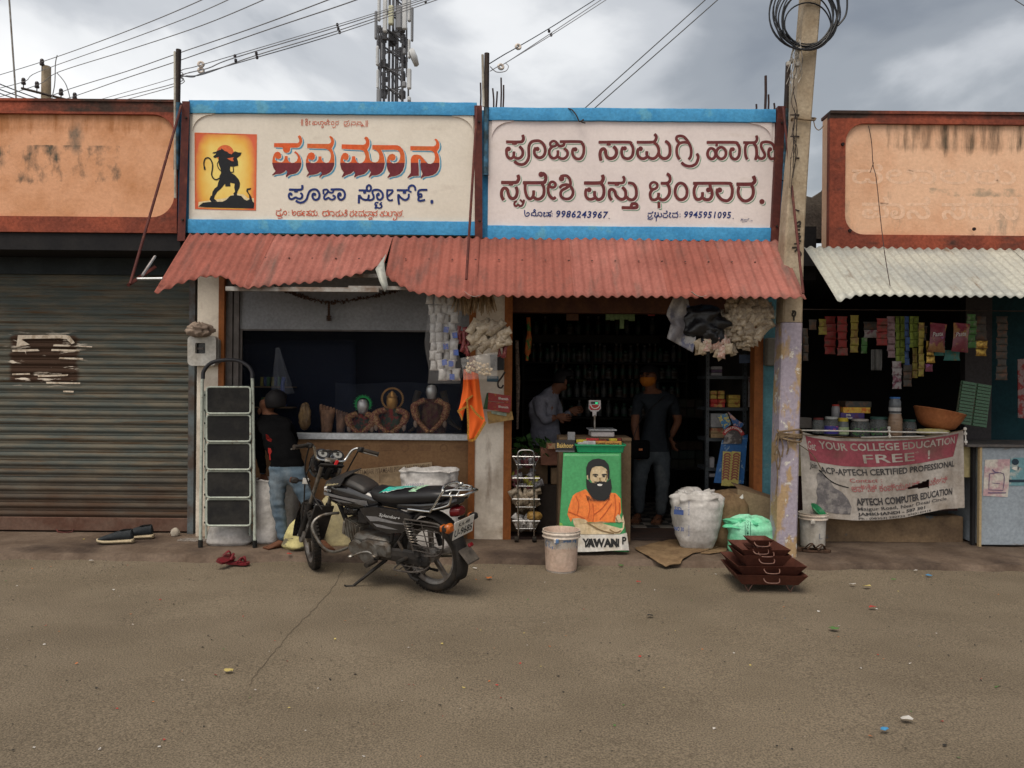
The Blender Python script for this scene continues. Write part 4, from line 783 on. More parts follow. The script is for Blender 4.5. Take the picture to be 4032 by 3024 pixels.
# cell tower far behind
tw=thing('cell_tower','lattice telecom tower loaded with white panel antennas behind the cream sign','tower',(P(1553,400,40).x,40,0))
m_lat=M('tower_steel',(.14,.145,.16),.6,c2=(.08,.08,.09),sc=2);m_ant=M('antenna_white',(.58,.60,.62),.5,c2=(.46,.48,.5),sc=1);m_antg=M('antenna_grey',(.20,.21,.23),.5);m_anty=M('antenna_cream',(.50,.50,.36),.5)
def T(x,y,Y=40):return P(1460+x*.25913,y*.25913,Y)
mb=MB()
for x,Y in((215,39),(495,39),(290,41.2),(415,41.2)):
 a=T(x,-400,Y);mb.tube([(a.x,Y,0),(a.x,Y,24)],.07,6)
for x in(325,345,375):a=T(x,900,40);mb.tube([(a.x,40,0),(a.x,40,24)],.035,5)
for x,y0,y1 in((118,420,1360),(150,420,1620),(545,420,1170),(570,1350,1640),(600,1540,1640),(180,1100,1360)):
 mb.tube([T(x,y0,38.8),T(x,y1,38.8)],.045,5)
mb.build('leg',m_lat,tw)
mb=MB()
for k in range(9):
 y=-150+290*k
 for a,b_,yo,Y in((215,495,170,39),(495,215,90,41),(215,495,240,39.1)):
  mb.tube([T(a,y,Y),T(b_,y+yo,Y)],.042,5)
 mb.tube([T(215,y+60,39),T(495,y+60,39)],.03,5)
mb.build('brace',m_lat,tw)
random.seed(11)
mb=MB()
for k in range(60):
 x=random.choice((random.uniform(120,260),random.uniform(430,560),random.uniform(230,480)));y=random.uniform(430,700)if k<34 else random.uniform(700,1500)
 if k>=34:x=random.choice((random.uniform(150,240),random.uniform(460,530)))
 c=T(x,y,38.9+random.random()*.8);s_=random.uniform(.12,.32);mb.obox(c,(s_,s_*.7,s_*random.uniform(.8,1.6)),(0,0,random.random()),.02)
mb.build('radio_unit',m_lat,tw,kind='stuff')
mb=MB()
for k in range(14):
 x=random.uniform(150,500);y=random.uniform(650,1300);c_=[T(x,y,39.3)]
 for j in range(4):x+=random.uniform(-30,30);y+=random.uniform(50,90);c_.append(T(x,y,39.3))
 mb.tube(catmull(c_),.02,5)
mb.build('feeder_cable',m_lat,tw,kind='stuff')
for x0,x1,y0,y1,m_ in((190,248,-260,490,m_ant),(270,345,85,380,m_anty),(388,470,90,440,m_antg),(482,550,-200,450,m_ant),(60,98,170,600,m_antg),(105,145,-60,320,m_ant),(562,608,-100,330,m_ant),(612,645,110,630,m_antg),(80,122,700,1000,m_ant),(88,126,1060,1350,m_ant),(565,600,600,890,m_ant),(552,614,1045,1355,m_ant),(162,182,650,930,m_antg),(90,150,1350,1600,m_antg),(488,535,740,830,m_antg),(475,540,1240,1330,m_antg),(556,608,1470,1540,m_ant)):
 a=T(x0,y0,38.4);b_=T(x1,y1,38.4);mb=MB();mb.obox(((a.x+b_.x)/2,38.4,(a.z+b_.z)/2),(b_.x-a.x,.22,a.z-b_.z),(0,0,0),.05);mb.build('panel_antenna',m_,tw)
c=T(605,888,38.6);mb=MB();mb.T=Matrix.Translation(c)@Matrix.Rotation(R(70),4,'Y');mb.lathe([(.0,0),(.42,.05),(.46,.18),(.4,.3),(0,.36)],n=20,cap=(False,False));mb.build('dish',m_ant,tw,True)
# motorcycle
m_bk=M('bike_black',(.010,.010,.012),.16,spec=.5,coat=.5,c2=(.022,.021,.022),sc=8)
m_bkm=M('bike_matte',(.018,.017,.017),.6,c2=(.032,.028,.025),sc=12,bump=.001,bsc=90)
m_seat=M('seat_vinyl',(.010,.010,.012),.38,c2=(.016,.016,.017),sc=6,bump=.0007,bsc=220)
m_tyre=M('tyre',(.022,.020,.018),.85,c2=(.06,.045,.033),sc=9,lo=.45,hi=.75,bump=.002,bsc=90)
m_rim=M('rim_grey',(.22,.21,.20),.45,metal=.5,c2=(.12,.10,.085),sc=12)
m_eng=M('engine_grey',(.13,.125,.115),.5,metal=.4,c2=(.07,.055,.042),sc=16,bump=.001,bsc=80)
m_ora=M('indicator_orange',(.40,.10,.015),.3);m_tail=M('tail_red',(.13,.006,.009),.25);m_silver=M('decal_silver',(.24,.24,.25),.35,metal=.3)
m_plate=M('plate_white',(.72,.70,.66),.5,c2=(.6,.57,.5),sc=9)
m_guard=M('guard_dark',(.09,.08,.07),.5,metal=.5,c2=(.05,.04,.035),sc=14)
rw=G(1712,2330);fw=G(1212,2232)
rw=Vector((rw.x,rw.y+.02,.0));dirv=(Vector((fw.x,fw.y,0))-rw);WB=1.235
ang=math.atan2(dirv.y,dirv.x)
Wr=.302
LEAN=R(-7.5)
BT=Matrix.Translation((rw.x,rw.y,0))@Matrix.Rotation(ang,4,'Z')@Matrix.Rotation(LEAN,4,'X')
bike=thing('motorcycle','black commuter motorcycle with chrome rear carrier parked on its side stand before the display window','motorcycle',(rw.x,rw.y,0))
STEER=R(-33)
hx=Vector((.985,0,.86))
axis=Vector((-math.sin(R(26)),0,math.cos(R(26))))
ST=BT@Matrix.Translation(hx)@Matrix.Rotation(STEER,4,axis)@Matrix.Translation(-hx)
BW,SW=BT,ST
BT=BT@Matrix.Diagonal((1,.95,.90,1));ST=BT@Matrix.Translation(hx)@Matrix.Rotation(STEER,4,axis)@Matrix.Translation(-hx)
class MBX(MB):
 def add(s,vs,fs):
  if s.T is BT:vs=[((-.05+(v[0]+.05)*.76)if v[0]<-.05 else v[0],v[1],v[2])for v in vs]
  return MB.add(s,vs,fs)
def bm_(st=False):
 q=MBX();q.T=ST if st else BT;return q
def wheel(cx,cz,st,nm):
 W=BW@Matrix.Translation((cx,0,cz*.9))@Matrix.Rotation(STEER if st else 0,4,'Z')@Matrix.Scale(.9,4)@Matrix.Translation((-cx,0,-cz))
 q=MB();q.T=W@Matrix.Translation((cx,0,cz))@Matrix.Rotation(math.pi/2,4,'X')
 w=.043 if nm=='rear' else .036
 prof=[(.232,-w*.8),(.25,-w),(.272,-w*1.02),(.288,-w*.75),(.298,-w*.35),(.302,0),(.298,w*.35),(.288,w*.75),(.272,w*1.02),(.25,w),(.232,w*.8)]
 wh=q.lathe(prof,n=56,cap=(False,False)).build('wheel',m_tyre,bike,True)
 q=MB();q.T=W@Matrix.Translation((cx,0,cz))@Matrix.Rotation(math.pi/2,4,'X')
 for k in range(56):
  a=6.2832*k/56
  for s_,o_ in((-1,0),(1,.5)):
   b_=a+o_*6.2832/56;q.obox((.2975*math.cos(b_),.2975*math.sin(b_),s_*.0185),(.010,.02,.024),(0,0,b_+R(0)))
 q.build('tread',m_tyre,wh,kind='stuff')
 q=MB();q.T=W@Matrix.Translation((cx,0,cz))@Matrix.Rotation(math.pi/2,4,'X')
 q.lathe([(.236,-.032),(.222,-.030),(.205,-.012),(.205,.012),(.222,.030),(.236,.032)],n=56,cap=(False,False))
 q.lathe([(.0,-.045),(.055,-.04),(.06,-.02),(.06,.02),(.055,.04),(.0,.045)],n=20,cap=(False,False))
 for k in range(5):
  a=6.2832*k/5+.3
  for s_ in(-.055,.055):
   q.loft([[((.05)*math.cos(a)+u*math.cos(a+1.57),.05*math.sin(a)+u*math.sin(a+1.57),v)for u,v in((-.018,-.012),(.018,-.012),(.018,.012),(-.018,.012))],[((.215)*math.cos(a+s_)+u*math.cos(a+1.57),.215*math.sin(a+s_)+u*math.sin(a+1.57),v)for u,v in((-.011,-.01),(.011,-.01),(.011,.01),(-.011,.01))]])
 q.build('rim',m_rim,wh,True)
 return wh
wheel(0,Wr,False,'rear');wheel(WB,Wr,True,'front')
def ring_sec(x,zc,hw,hh,n=20,p=2.6,yc=0.,tilt=0.):
 out=[]
 for k in range(n):
  a=6.2832*k/n;c_,s_=math.cos(a),math.sin(a)
  y=hw*math.copysign(abs(c_)**(2/p),c_);z=hh*math.copysign(abs(s_)**(2/p),s_)
  out.append((x-z*tilt,yc+y,zc+z))
 return out
q=bm_();q.loft([ring_sec(.95,.765,.02,.03),ring_sec(.935,.765,.075,.085),ring_sec(.88,.76,.112,.115),ring_sec(.79,.755,.135,.125),ring_sec(.69,.745,.137,.125),ring_sec(.60,.73,.120,.108),ring_sec(.52,.715,.098,.078),ring_sec(.45,.70,.08,.06),ring_sec(.43,.70,.06,.04)])
tank=q.build('fuel_tank',m_bk,bike,True)
def side(x,z,base=.140,fwd=.0):
 k_=max(0,1-((x-.74)/.34)**2*.55);zz=(z-.755)/.125
 return Vector((x,base*k_*(max(.05,1-abs(zz)**2.6))**(1/2.6)+.004,z))
q=bm_()
def band(xs,up,lo_,nseg=10,fn=side):
 vs=[]
 for i in range(nseg+1):
  t_=i/nseg
  x=xs[0]+(xs[1]-xs[0])*t_;vs+=[fn(x,up(t_)),fn(x,(up(t_)+lo_(t_))/2),fn(x,lo_(t_))]
 q.add(vs,[(3*i+j,3*i+j+1,3*i+j+4,3*i+j+3)for i in range(nseg)for j in(0,1)])
band((.92,.50),lambda t_:.765-.045*t_**1.2,lambda t_:.735-.06*t_+.018*math.sin(3.14*t_))
band((.88,.52),lambda t_:.722-.02*t_-.02*math.sin(3.14*t_),lambda t_:.712-.045*t_+.02*math.sin(3.14*t_))
q.build('tank_decal',m_silver,tank,True)
q=bm_();put_text(q,'Hero',lambda u,v:side(.905-.085*u,.775+.028*v,.146),bold=.02);q.build('lettering',M('letter_silver',(.55,.55,.55),.4),tank)
q=bm_();q.loft([ring_sec(.50,.765,.06,.035,p=3),ring_sec(.46,.765,.085,.06,p=3),ring_sec(.36,.755,.105,.062,p=3),ring_sec(.22,.762,.12,.06,p=3),ring_sec(.14,.775,.125,.058,p=3),ring_sec(.02,.795,.125,.055,p=3),ring_sec(-.12,.81,.12,.052,p=3),ring_sec(-.22,.815,.105,.042,p=3),ring_sec(-.26,.815,.07,.025,p=3)])
seat=q.build('seat',m_seat,bike,True)
m_teals=M('sticker_teal',(.02,.42,.34),.5);m_lime=M('sticker_pale',(.36,.60,.40),.5);m_stw=M('sticker_white',(.65,.72,.68),.5)
def seat_top(x,y,d=.004):
 t_=(x-.36)/(-.48);zc=.755+.05*max(0,min(1,t_));hw=.112;hh=.063
 z=zc+hh*(max(.05,1-abs(y/hw)**3))**(1/3);return Vector((x,y,z+d))
q,q2=bm_(),bm_()
for j,(y0,l0,l1)in enumerate(((.075,.35,.18),(.045,.34,.13),(.015,.325,.10))):
 n_=10
 for mb_x,gw,dd in((q2,.005,.004),(q,0,.006)):
  vs=[]
  for i in range(n_+1):
   t_=i/n_;x=l0+(l1-l0)*t_;w=(.013-.007*t_)*(1+.35*math.sin(i*2.3+j))+gw;y=y0+.012*math.sin(t_*5+j)-.02*t_
   vs+=[seat_top(x,y-w,dd),seat_top(x,y+w,dd)]
  mb_x.add(vs,[(2*i,2*i+1,2*i+3,2*i+2)for i in range(n_)])
 if j==0:q.add([seat_top(.35,.075,.006),seat_top(.375,.105,.006),seat_top(.335,.088,.006)],[(0,1,2)])
q.add([seat_top(.355,.085,.0065),seat_top(.355,.005,.0065),seat_top(.325,.005,.0065),seat_top(.325,.085,.0065)],[(0,1,2,3)])
q2 .build('sticker_outline',m_stw,seat);q.build('sticker',m_teals,seat,label='teal claw-mark sticker')
q=bm_();put_text(q,'MONSTER',lambda u,v:seat_top(.10-.07*v-.02*u,.095-.16*u,.005),bold=.03);put_text(q,'ENERGY',lambda u,v:seat_top(.055-.03*v-.02*u,.06-.1*u,.005),bold=.02);q.build('sticker_lettering',m_lime,seat)
q=bm_()
q.loft([[(.86,-.11,.865),(.86,.115,.865),(.86,.135,.83),(.86,-.13,.83)],[(.80,-.12,.905),(.80,.12,.905),(.80,.145,.82),(.80,-.14,.82)],[(.66,-.12,.90),(.66,.12,.90),(.66,.145,.79),(.66,-.14,.79)],[(.54,-.10,.845),(.54,.11,.845),(.54,.13,.75),(.54,-.12,.75)],[(.51,-.09,.80),(.51,.10,.80),(.51,.11,.755),(.51,-.1,.755)]])
bag=q.build('tank_bag',M('bag_vinyl',(.016,.015,.014),.5,c2=(.026,.022,.02),sc=8,bump=.001,bsc=120),bike,True,sub=2)
q=bm_();q.add([(.87,.13,.86),(.87,-.10,.885),(.72,-.11,.925),(.68,.125,.905),(.70,.165,.84),(.87,.16,.815)],[(0,1,2,3),(0,3,4,5)]);fl_=q.build('flap',m_bkm,bag,solid=.006)
q=bm_();fq=quadmap((.85,.166,.822),(.72,.168,.842),(.71,.160,.862),(.84,.158,.842));put_text(q,'Splendor+',lambda u,v:fq(u,v)+Vector((0,.005,.006)),bold=.02,shear=.3);q.build('script',M('script_gold',(.42,.36,.20),.5),fl_)
q=bm_();q.add([tuple(fq(-.02,-.6)+Vector((0,.006,.002))),tuple(fq(.17,-.5)+Vector((0,.006,.002))),tuple(fq(.17,.1)+Vector((0,.006,.004))),tuple(fq(-.02,0)+Vector((0,.006,.004)))],[(0,1,2,3)]);q.build('white_tag',m_plate,fl_)
m_fr=m_bkm
q=bm_();q.tube(catmull([(.97,0,.80),(.88,0,.62),(.80,0,.42),(.74,0,.26),(.60,0,.20)]),.02,10);q.tube([(.95,0,.82),(.5,0,.68),(.2,0,.66),(-.22,0,.72)],.02,8)
for s_ in(-.09,.09):q.tube(catmull([(.30,s_,.40),(.25,s_,.55),(.12,s_,.66),(-.2,s_,.74)]),.013,8);q.tube(catmull([(.28,s_,.35),(.05,s_*1.2,.62),(-.02,s_,.68)]),.013,8)
q.build('frame',m_fr,bike,True)
q=bm_();q.obox((.50,.0,.33),(.34,.26,.20),(0,R(-3),0),.035);q.obox((.40,.14,.34),(.26,.05,.15),(0,0,0),.03)
q.T=q.T@Matrix.Translation((.47,.12,.31))@Matrix.Rotation(math.pi/2,4,'X');q.lathe([(.095,-.06),(.10,-.035),(.085,-.03)],n=26);q.T=BT
q.T=BT@Matrix.Translation((.60,.135,.33))@Matrix.Rotation(math.pi/2,4,'X');q.lathe([(.06,-.04),(.065,-.01),(.05,0)],n=22);q.T=BT
eng=q.build('engine',m_eng,bike,True)
q=bm_()
for k in range(8):q.obox((.655+.017*k,0,.42+.006*k),(.006,.19-.004*k,.15),(0,R(-12),0),.002)
q.obox((.70,0,.425),(.12,.12,.11),(0,R(-12),0));q.obox((.80,0,.445),(.03,.14,.12),(0,R(-12),0),.01)
q.build('cylinder',M('cylinder_alloy',(.26,.25,.22),.5,metal=.4,c2=(.15,.12,.09),sc=14),eng)
q=bm_();q.obox((.58,.02,.56),(.12,.12,.12),(0,0,0),.02);q.tube([(.62,.02,.5),(.60,.02,.58)],.025,10);q.build('carburettor',m_bkm,bike,True)
q=bm_();q.obox((.74,.0,.595),(.16,.11,.09),(0,R(8),0),.03);q.build('horn_cover',m_bk,bike,True)
q=bm_()
sp_=[(.56,.655),(.50,.56),(.42,.50),(.30,.475),(.16,.50),(.08,.57),(.06,.64),(.20,.675),(.42,.685)]
q.poly([(x,.125,z)for x,z in sp_],(0,-.04,0));pan=q.build('side_panel',m_bk,bike,fixn=True)
md=pan.modifiers.new('bevel','BEVEL');md.width=.012;md.segments=3
q=bm_();q.poly([(x,.1265,z)for x,z in((.50,.60),(.40,.605),(.22,.58),(.10,.575),(.22,.565),(.38,.57),(.46,.56))]);q.poly([(x,.1265,z)for x,z in((.44,.545),(.34,.54),(.2,.52),(.3,.515),(.4,.52))]);q.build('decal',m_silver,pan)
q=bm_();put_text(q,'Splendor+',quadmap((.37,.128,.605),(.17,.128,.595),(.17,.128,.63),(.37,.128,.64)),bold=.008,shear=.35);q.build('script',M('letter_silver',(.55,.55,.55),.4),pan)
q=bm_();q.loft([ring_sec(.22,.70,.09,.04,p=3),ring_sec(.0,.715,.10,.045,p=3),ring_sec(-.2,.74,.09,.045,p=3),ring_sec(-.30,.76,.075,.04,p=3),ring_sec(-.36,.775,.05,.025,p=3)]);q.build('tail_cowl',m_bk,bike,True)
def arc_guard(cx,cz,r,a0,a1,w,th=.006,n=22,st=False):
 q=bm_(st);vs=[]
 m_=6
 for i in range(n+1):
  a=R(a0+(a1-a0)*i/n)
  for j in range(m_+1):
   u=-1+2*j/m_;rr=r-.028*abs(u)**3;vs.append((cx+rr*math.cos(a),w*u,cz+rr*math.sin(a)))
 q.add(vs,[(i*(m_+1)+j,i*(m_+1)+j+1,(i+1)*(m_+1)+j+1,(i+1)*(m_+1)+j)for i in range(n)for j in range(m_)]);return q
arc_guard(0,Wr,.365,60,205,.07).build('rear_mudguard',m_bkm,bike,True,solid=.005)
q=bm_();q.obox((-.325,0,.345),(.02,.14,.13),(0,R(40),0),.008);q.build('mud_flap',M('flap_dusty',(.055,.048,.042),.8,c2=(.10,.085,.07),sc=7),bike)
q=bm_();q.obox((-.345,.0,.43),(.02,.05,.03),(0,R(30),0),.006);q.build('reflector',m_tail,bike)
q=bm_();q.loft([ring_sec(-.28,.685,.062,.042),ring_sec(-.34,.69,.058,.04),ring_sec(-.37,.69,.04,.028)]);q.build('tail_light',m_tail,bike,True)
pc=Vector((-.37,0,.565));up_=Vector((-.26,0,1)).normalized();lf=Vector((0,1,0));nrm=Vector((-1,0,-.26)).normalized()
q=bm_()
for sgn in(1,):
 cs=[pc+lf*a*.125+up_*b_*.072 for a,b_ in((1,-1),(-1,-1),(-1,1),(1,1))]
 q.add(cs+[c_+nrm*.004 for c_ in cs],[(0,1,2,3),(7,6,5,4),(0,4,5,1),(1,5,6,2),(2,6,7,3),(3,7,4,0)])
plate=q.build('number_plate',m_plate,bike)
q=bm_();pm_=quadmap(*[pc+lf*a*.112+up_*b_*.064+nrm*.006 for a,b_ in((1,-.85),(-1,-.85),(-1,.1),(1,.1))]);put_text(q,'U-9685',pm_,bold=.015,shear=.1)
pm_=quadmap(*[pc+lf*a*.07+up_*b_*.062+nrm*.006 for a,b_ in((1,.35),(-1,.35),(-1,.85),(1,.85))]);put_text(q,'KA-48',pm_,bold=.01,shear=.1)
q.build('plate_lettering',M('plate_ink',(.02,.02,.02),.6),plate)
q=bm_();
for s_ in(-.125,.125):
 q.tube(catmull([(.09,s_,.70),(-.10,s_,.70),(-.14,s_,.715),(-.27,s_*.95,.86),(-.28,s_*.9,.87),(-.27,s_*.9,.875)],5),.011,10)
 q.tube(catmull([(-.13,s_,.712),(-.30,s_*1.0,.755),(-.345,s_*.95,.78),(-.365,s_*.9,.835)],5),.009,10)
q.tube(catmull([(-.24,.115,.835),(-.36,.11,.84),(-.47,.09,.845),(-.50,.04,.85),(-.50,-.04,.85),(-.47,-.09,.845),(-.36,-.11,.84),(-.24,-.115,.835)]),.010,10)
q.tube(catmull([(-.26,.1,.862),(-.34,.08,.875),(-.44,.06,.875),(-.49,.0,.868),(-.44,-.06,.875),(-.34,-.08,.875),(-.26,-.1,.862)]),.007,8)
for x in(-.34,-.42):q.tube([(x,.11,.842),(x,.07,.873),(x,-.07,.873),(x,-.11,.842)],.006,8)
q.tube(catmull([(-.27,.115,.87),(-.245,.06,.895),(-.245,-.06,.895),(-.27,-.115,.87)]),.011,10)
q.build('rear_carrier',m_chrome,bike,True)
for(x,y,z,st,lab)in((-.27,.17,.60,False,'rear_indicator'),(-.27,-.17,.60,False,'rear_indicator'),(1.06,.24,.80,True,'front_indicator'),(1.06,-.24,.80,True,'front_indicator')):
 q=bm_(st);q.tube([(x+.02,y*.45,z),(x+.01,y*.85,z)],.010,8);q.obox((x,y,z),(.055,.06,.05),(0,0,0),.012);ind=q.build(lab,m_bkm,bike,True)
 q=bm_(st);q.loft([ring_sec(x-.028,z,.034,.026,yc=y,p=4),ring_sec(x-.05,z,.02,.018,yc=y,p=4)])if not st else q.loft([ring_sec(x+.028,z,.030,.024,yc=y,p=4),ring_sec(x+.05,z,.02,.018,yc=y,p=4)])
 q.build('lens',m_ora,ind,True)
q=bm_();q.obox((-.285,.16,.60),(.05,.075,.07),(0,0,0),.015);q.build('indicator_lens',m_ora,bike,True)
q=bm_();q.loft([[(.42,.10,.36),(.42,.145,.36),(.42,.145,.24),(.42,.10,.24)],[(.2,.10,.37),(.2,.145,.37),(.2,.145,.25),(.2,.10,.25)],[(.02,.10,.375),(.02,.14,.375),(.02,.14,.22),(.02,.10,.22)],[(-.08,.10,.34),(-.08,.14,.34),(-.08,.14,.24),(-.08,.10,.24)]]);q.build('chain_case',m_bkm,bike,sub=1)
q=bm_()
for s_ in(-.09,.09):q.tube([(.32,s_,.31),(-.02,s_,.30)],.018,8)
q.tube([(0,-.11,Wr),(0,.15,Wr)],.012,8);q.build('swing_arm',m_bkm,bike,True)
for s_ in(-.14,.14):
 q=bm_();a,b_=Vector((.10,s_,.62)),Vector((.02,s_,.33));q.tube([a,b_],.012,8);q.tube([b_,b_+(a-b_)*.35],.022,10)
 hel=[]
 for k in range(81):
  t_=k/80;c_=a+(b_-a)*(.06+.56*t_);an=t_*8*6.2832;hel.append(c_+Vector((math.cos(an)*.030,math.sin(an)*.030,.0)))
 sh_=q.build('shock_absorber',m_bkm,bike,True)
 q=bm_();q.tube(hel,.0045,6);q.build('spring',m_steel,sh_,True)
q=bm_()
for k in range(6):q.tube([(.08-.02*k*.3,.165,.60-.042*k),(-.25+.015*k,.165,.60-.044*k)],.0042,6)
q.tube(catmull([(.10,.165,.63),(-.2,.165,.625),(-.27,.165,.60),(-.29,.165,.52),(-.27,.165,.42),(-.2,.165,.37),(-.06,.165,.355)]),.008,8)
q.tube([(.10,.165,.63),(.04,.165,.38)],.008,8);q.tube([(-.05,.165,.62),(-.12,.165,.37)],.005,6)
q.build('saree_guard',m_guard,bike,True)
q=bm_();q.tube(catmull([(.18,.15,.26),(.17,.24,.245),(.10,.26,.245),(-.02,.25,.25),(-.09,.2,.26),(-.09,.15,.27)]),.007,8)
for x in(.12,.06,0.):q.tube([(x,.15,.26),(x,.25,.245)],.004,6)
q.tube([(.17,.19,.26),(-.06,.19,.26)],.004,6);q.build('foot_basket',m_guard,bike,True)
q=bm_();q.tube([(.40,.12,.26),(.40,.22,.255)],.012,8);q.tube([(.40,.17,.255),(.40,.28,.25)],.022,10);q.build('foot_peg',m_tyre,bike,True)
q=bm_();q.tube([(.13,.12,.30),(.13,.24,.30)],.018,10);q.tube([(.22,.11,.42),(.14,.13,.30)],.013,8);q.build('pillion_peg',m_tyre,bike,True)
q=bm_();q.tube(catmull([(.40,.165,.29),(.46,.18,.32),(.54,.18,.30),(.60,.18,.27)]),.008,8);q.obox((.615,.20,.27),(.035,.055,.02),(0,0,0),.008);q.obox((.385,.19,.30),(.035,.045,.018),(0,R(-20),0),.006);q.build('gear_lever',m_steel,bike,True)
foot=G(1392,2306,.006);top_=BT@Vector((.36,.10,.24))
q=MB();q.tube([top_,top_+(foot-top_)*.5,foot],[.014,.012,.010],8);q.tube([foot,foot+Vector((-.05,-.015,.0)),foot+Vector((-.065,-.015,.008))],.012,8,flat=.5);q.build('side_stand',m_bkm,bike,True)
q=bm_()
for s_ in(-.09,.09):q.tube([(.22,s_,.24),(.12,s_*1.2,.13),(.05,s_*1.3,.12)],.012,8)
q.tube([(.12,-.11,.13),(.12,.11,.13)],.010,8);q.build('centre_stand',m_bkm,bike,True)
q=bm_();q.tube(catmull([(.78,-.08,.36),(.75,-.11,.22),(.5,-.13,.2),(.2,-.14,.22)]),.02,10);q.tube([(.25,-.145,.22),(-.25,-.17,.30)],[.03,.045],14);q.build('exhaust',m_chrome,bike,True)
q=bm_();
for s_ in(-1,1):q.tube(catmull([(.86,s_*.04,.56),(.90,s_*.16,.575),(.93,s_*.24,.54),(.93,s_*.26,.46),(.87,s_*.23,.32),(.83,s_*.16,.26),(.80,s_*.04,.26)]),.012,10)
q.build('crash_guard',m_steel,bike,True)
# ---- steering assembly
d_ax=axis
def fork(s_):
 a=Vector((WB,s_*.075,Wr));return a,a+Vector((-.235,0,.50)),a+Vector((-.305,0,.645))
q=bm_(True)
for s_ in(-1,1):a,b_,c_=fork(s_);q.tube([a,a+(b_-a)*.62],.024,12)
fk=q.build('fork',m_bkm,bike,True)
q=bm_(True)
for s_ in(-1,1):a,b_,c_=fork(s_);q.tube([a+(b_-a)*.6,c_],.0165,12)
q.build('fork_tube',m_steel,fk,True)
q=bm_(True);a,b_,c_=fork(0);q.obox(c_+Vector((.0,0,.01)),(.06,.20,.02),(0,R(26),0),.008);q.obox(b_+Vector((.02,0,.06)),(.05,.19,.025),(0,R(26),0),.006);q.tube([c_,b_+Vector((.02,0,.04))],.025,10);q.build('yoke',m_bkm,bike,True)
q=arc_guard(WB,Wr,.335,-12,118,.055,st=True);q.T=ST;q.build('front_mudguard',m_bk,bike,True,solid=.004)
q=bm_(True);q.obox((1.02,0,.46),(.015,.16,.34),(0,R(-24),0),.006);q.build('fender_flap',m_bkm,bike,True)
q=bm_(True);q.tube([(WB,-.1,Wr),(WB,.1,Wr)],.012,8);q.tube([(WB-.01,.055,Wr),(WB-.01,.075,Wr)],.06,18);q.build('front_hub',m_rim,bike,True)
q=bm_(True)
for s_ in(-1,1):
 q.tube(catmull([(.955,0,1.0),(.955,s_*.09,1.0),(.965,s_*.125,1.03),(.945,s_*.155,1.10),(.92,s_*.19,1.125),(.885,s_*.24,1.115)],6),.0115,10)
hb=q.build('handlebar',m_chrome,bike,True)
for s_ in(-1,1):
 q=bm_(True);q.tube([(.885,s_*.23,1.118),(.835,s_*.335,1.098)],.0165,12);q.tube([(.835,s_*.335,1.098),(.832,s_*.342,1.097)],.021,12);q.build('grip',m_tyre,hb,True)
 q=bm_(True);q.obox((.896,s_*.21,1.118),(.045,.05,.045),(0,0,-s_*.4),.008);q.build('switch_box',m_bkm,hb,True)
 q=bm_(True);q.tube(catmull([(.91,s_*.19,1.11),(.94,s_*.215,1.10),(.92,s_*.27,1.088),(.875,s_*.35,1.075)]),.006,8);q.build('lever',m_steel,hb,True)
q=bm_(True);q.loft([ring_sec(1.17,.93,.10,.10,p=2.4),ring_sec(1.13,.945,.125,.125,p=2.4),ring_sec(1.06,.965,.135,.12,p=2.4),ring_sec(1.02,.985,.125,.10,p=2.6)]);cowl=q.build('headlight_cowl',m_bk,bike,True)
q=bm_(True);q.loft([ring_sec(1.17,.925,.085,.085),ring_sec(1.19,.925,.07,.07),ring_sec(1.20,.925,.03,.03)]);q.build('headlight',m_plate,bike,True)
for s_ in(-1,1):
 nrm_=Vector((-.72,0,.69));c_=Vector((1.015,s_*.062,1.045));q=bm_(True)
 q.T=ST@Matrix.Translation(c_)@nrm_.to_track_quat('Z','Y').to_matrix().to_4x4();TT=q.T
 q.lathe([(.058,-.06),(.06,.0),(.055,.008),(.046,.008)],n=26,cap=(True,True));g_=q.build('gauge',m_bk,bike,True)
 q=MB();q.T=TT;q.lathe([(.0,.0095),(.038,.0095)],n=26,cap=(False,False));q.build('dial',M('dial_white',(.22,.22,.21),.4),g_)
 q=MB();q.T=TT
 for k in range(11):an=R(-120+24*k+90);q.obox((.038*math.cos(an),.038*math.sin(an),.011),(.008,.003,.0006),(0,0,an))
 q.obox((.006,.01,.012),(.004,.034,.0008),(0,0,R(-30)));q.lathe([(.0,.012),(.014,.012)],n=12,cap=(False,False));q.build('dial_marks',M('plate_ink',(.02,.02,.02),.6),g_)
q=bm_(True);q.obox((.955,0,1.0),(.05,.11,.035),(0,R(-40),0),.01);q.tube([(.935,.0,.985),(.925,0,1.005)],.016,12);q.build('ignition',m_steel,bike,True)
q=bm_(True);ringp=[(.925+.004*math.sin(k*.52),.018*math.cos(k*.5236),1.035+.018*math.sin(k*.5236))for k in range(13)];q.tube(ringp,.002,6,cap=False)
kr=q.build('key_ring',m_chrome,bike,True)
q=bm_(True);q.obox((.91,-.03,.985),(.012,.026,.05),(.3,0,0),.004);q.build('key_fob',M('fob_red',(.5,.01,.012),.4),kr)
q=bm_(True);q.obox((1.06,.15,.80),(.012,.045,.05));q.build('side_reflector',m_plate,bike)
q=bm_(True)
q.tube(catmull([(1.0,.10,1.02),(1.10,.14,.85),(1.12,.12,.6),(1.20,.09,.36)]),.006,8);q.tube(catmull([(.93,.2,1.1),(1.02,.18,.9),(.98,.1,.7),(.8,.06,.6)]),.006,8);q.tube(catmull([(.93,-.2,1.1),(1.02,-.16,.9),(.95,-.08,.72),(.8,-.04,.66)]),.006,8)
q.build('cable',m_bkm,bike,True)
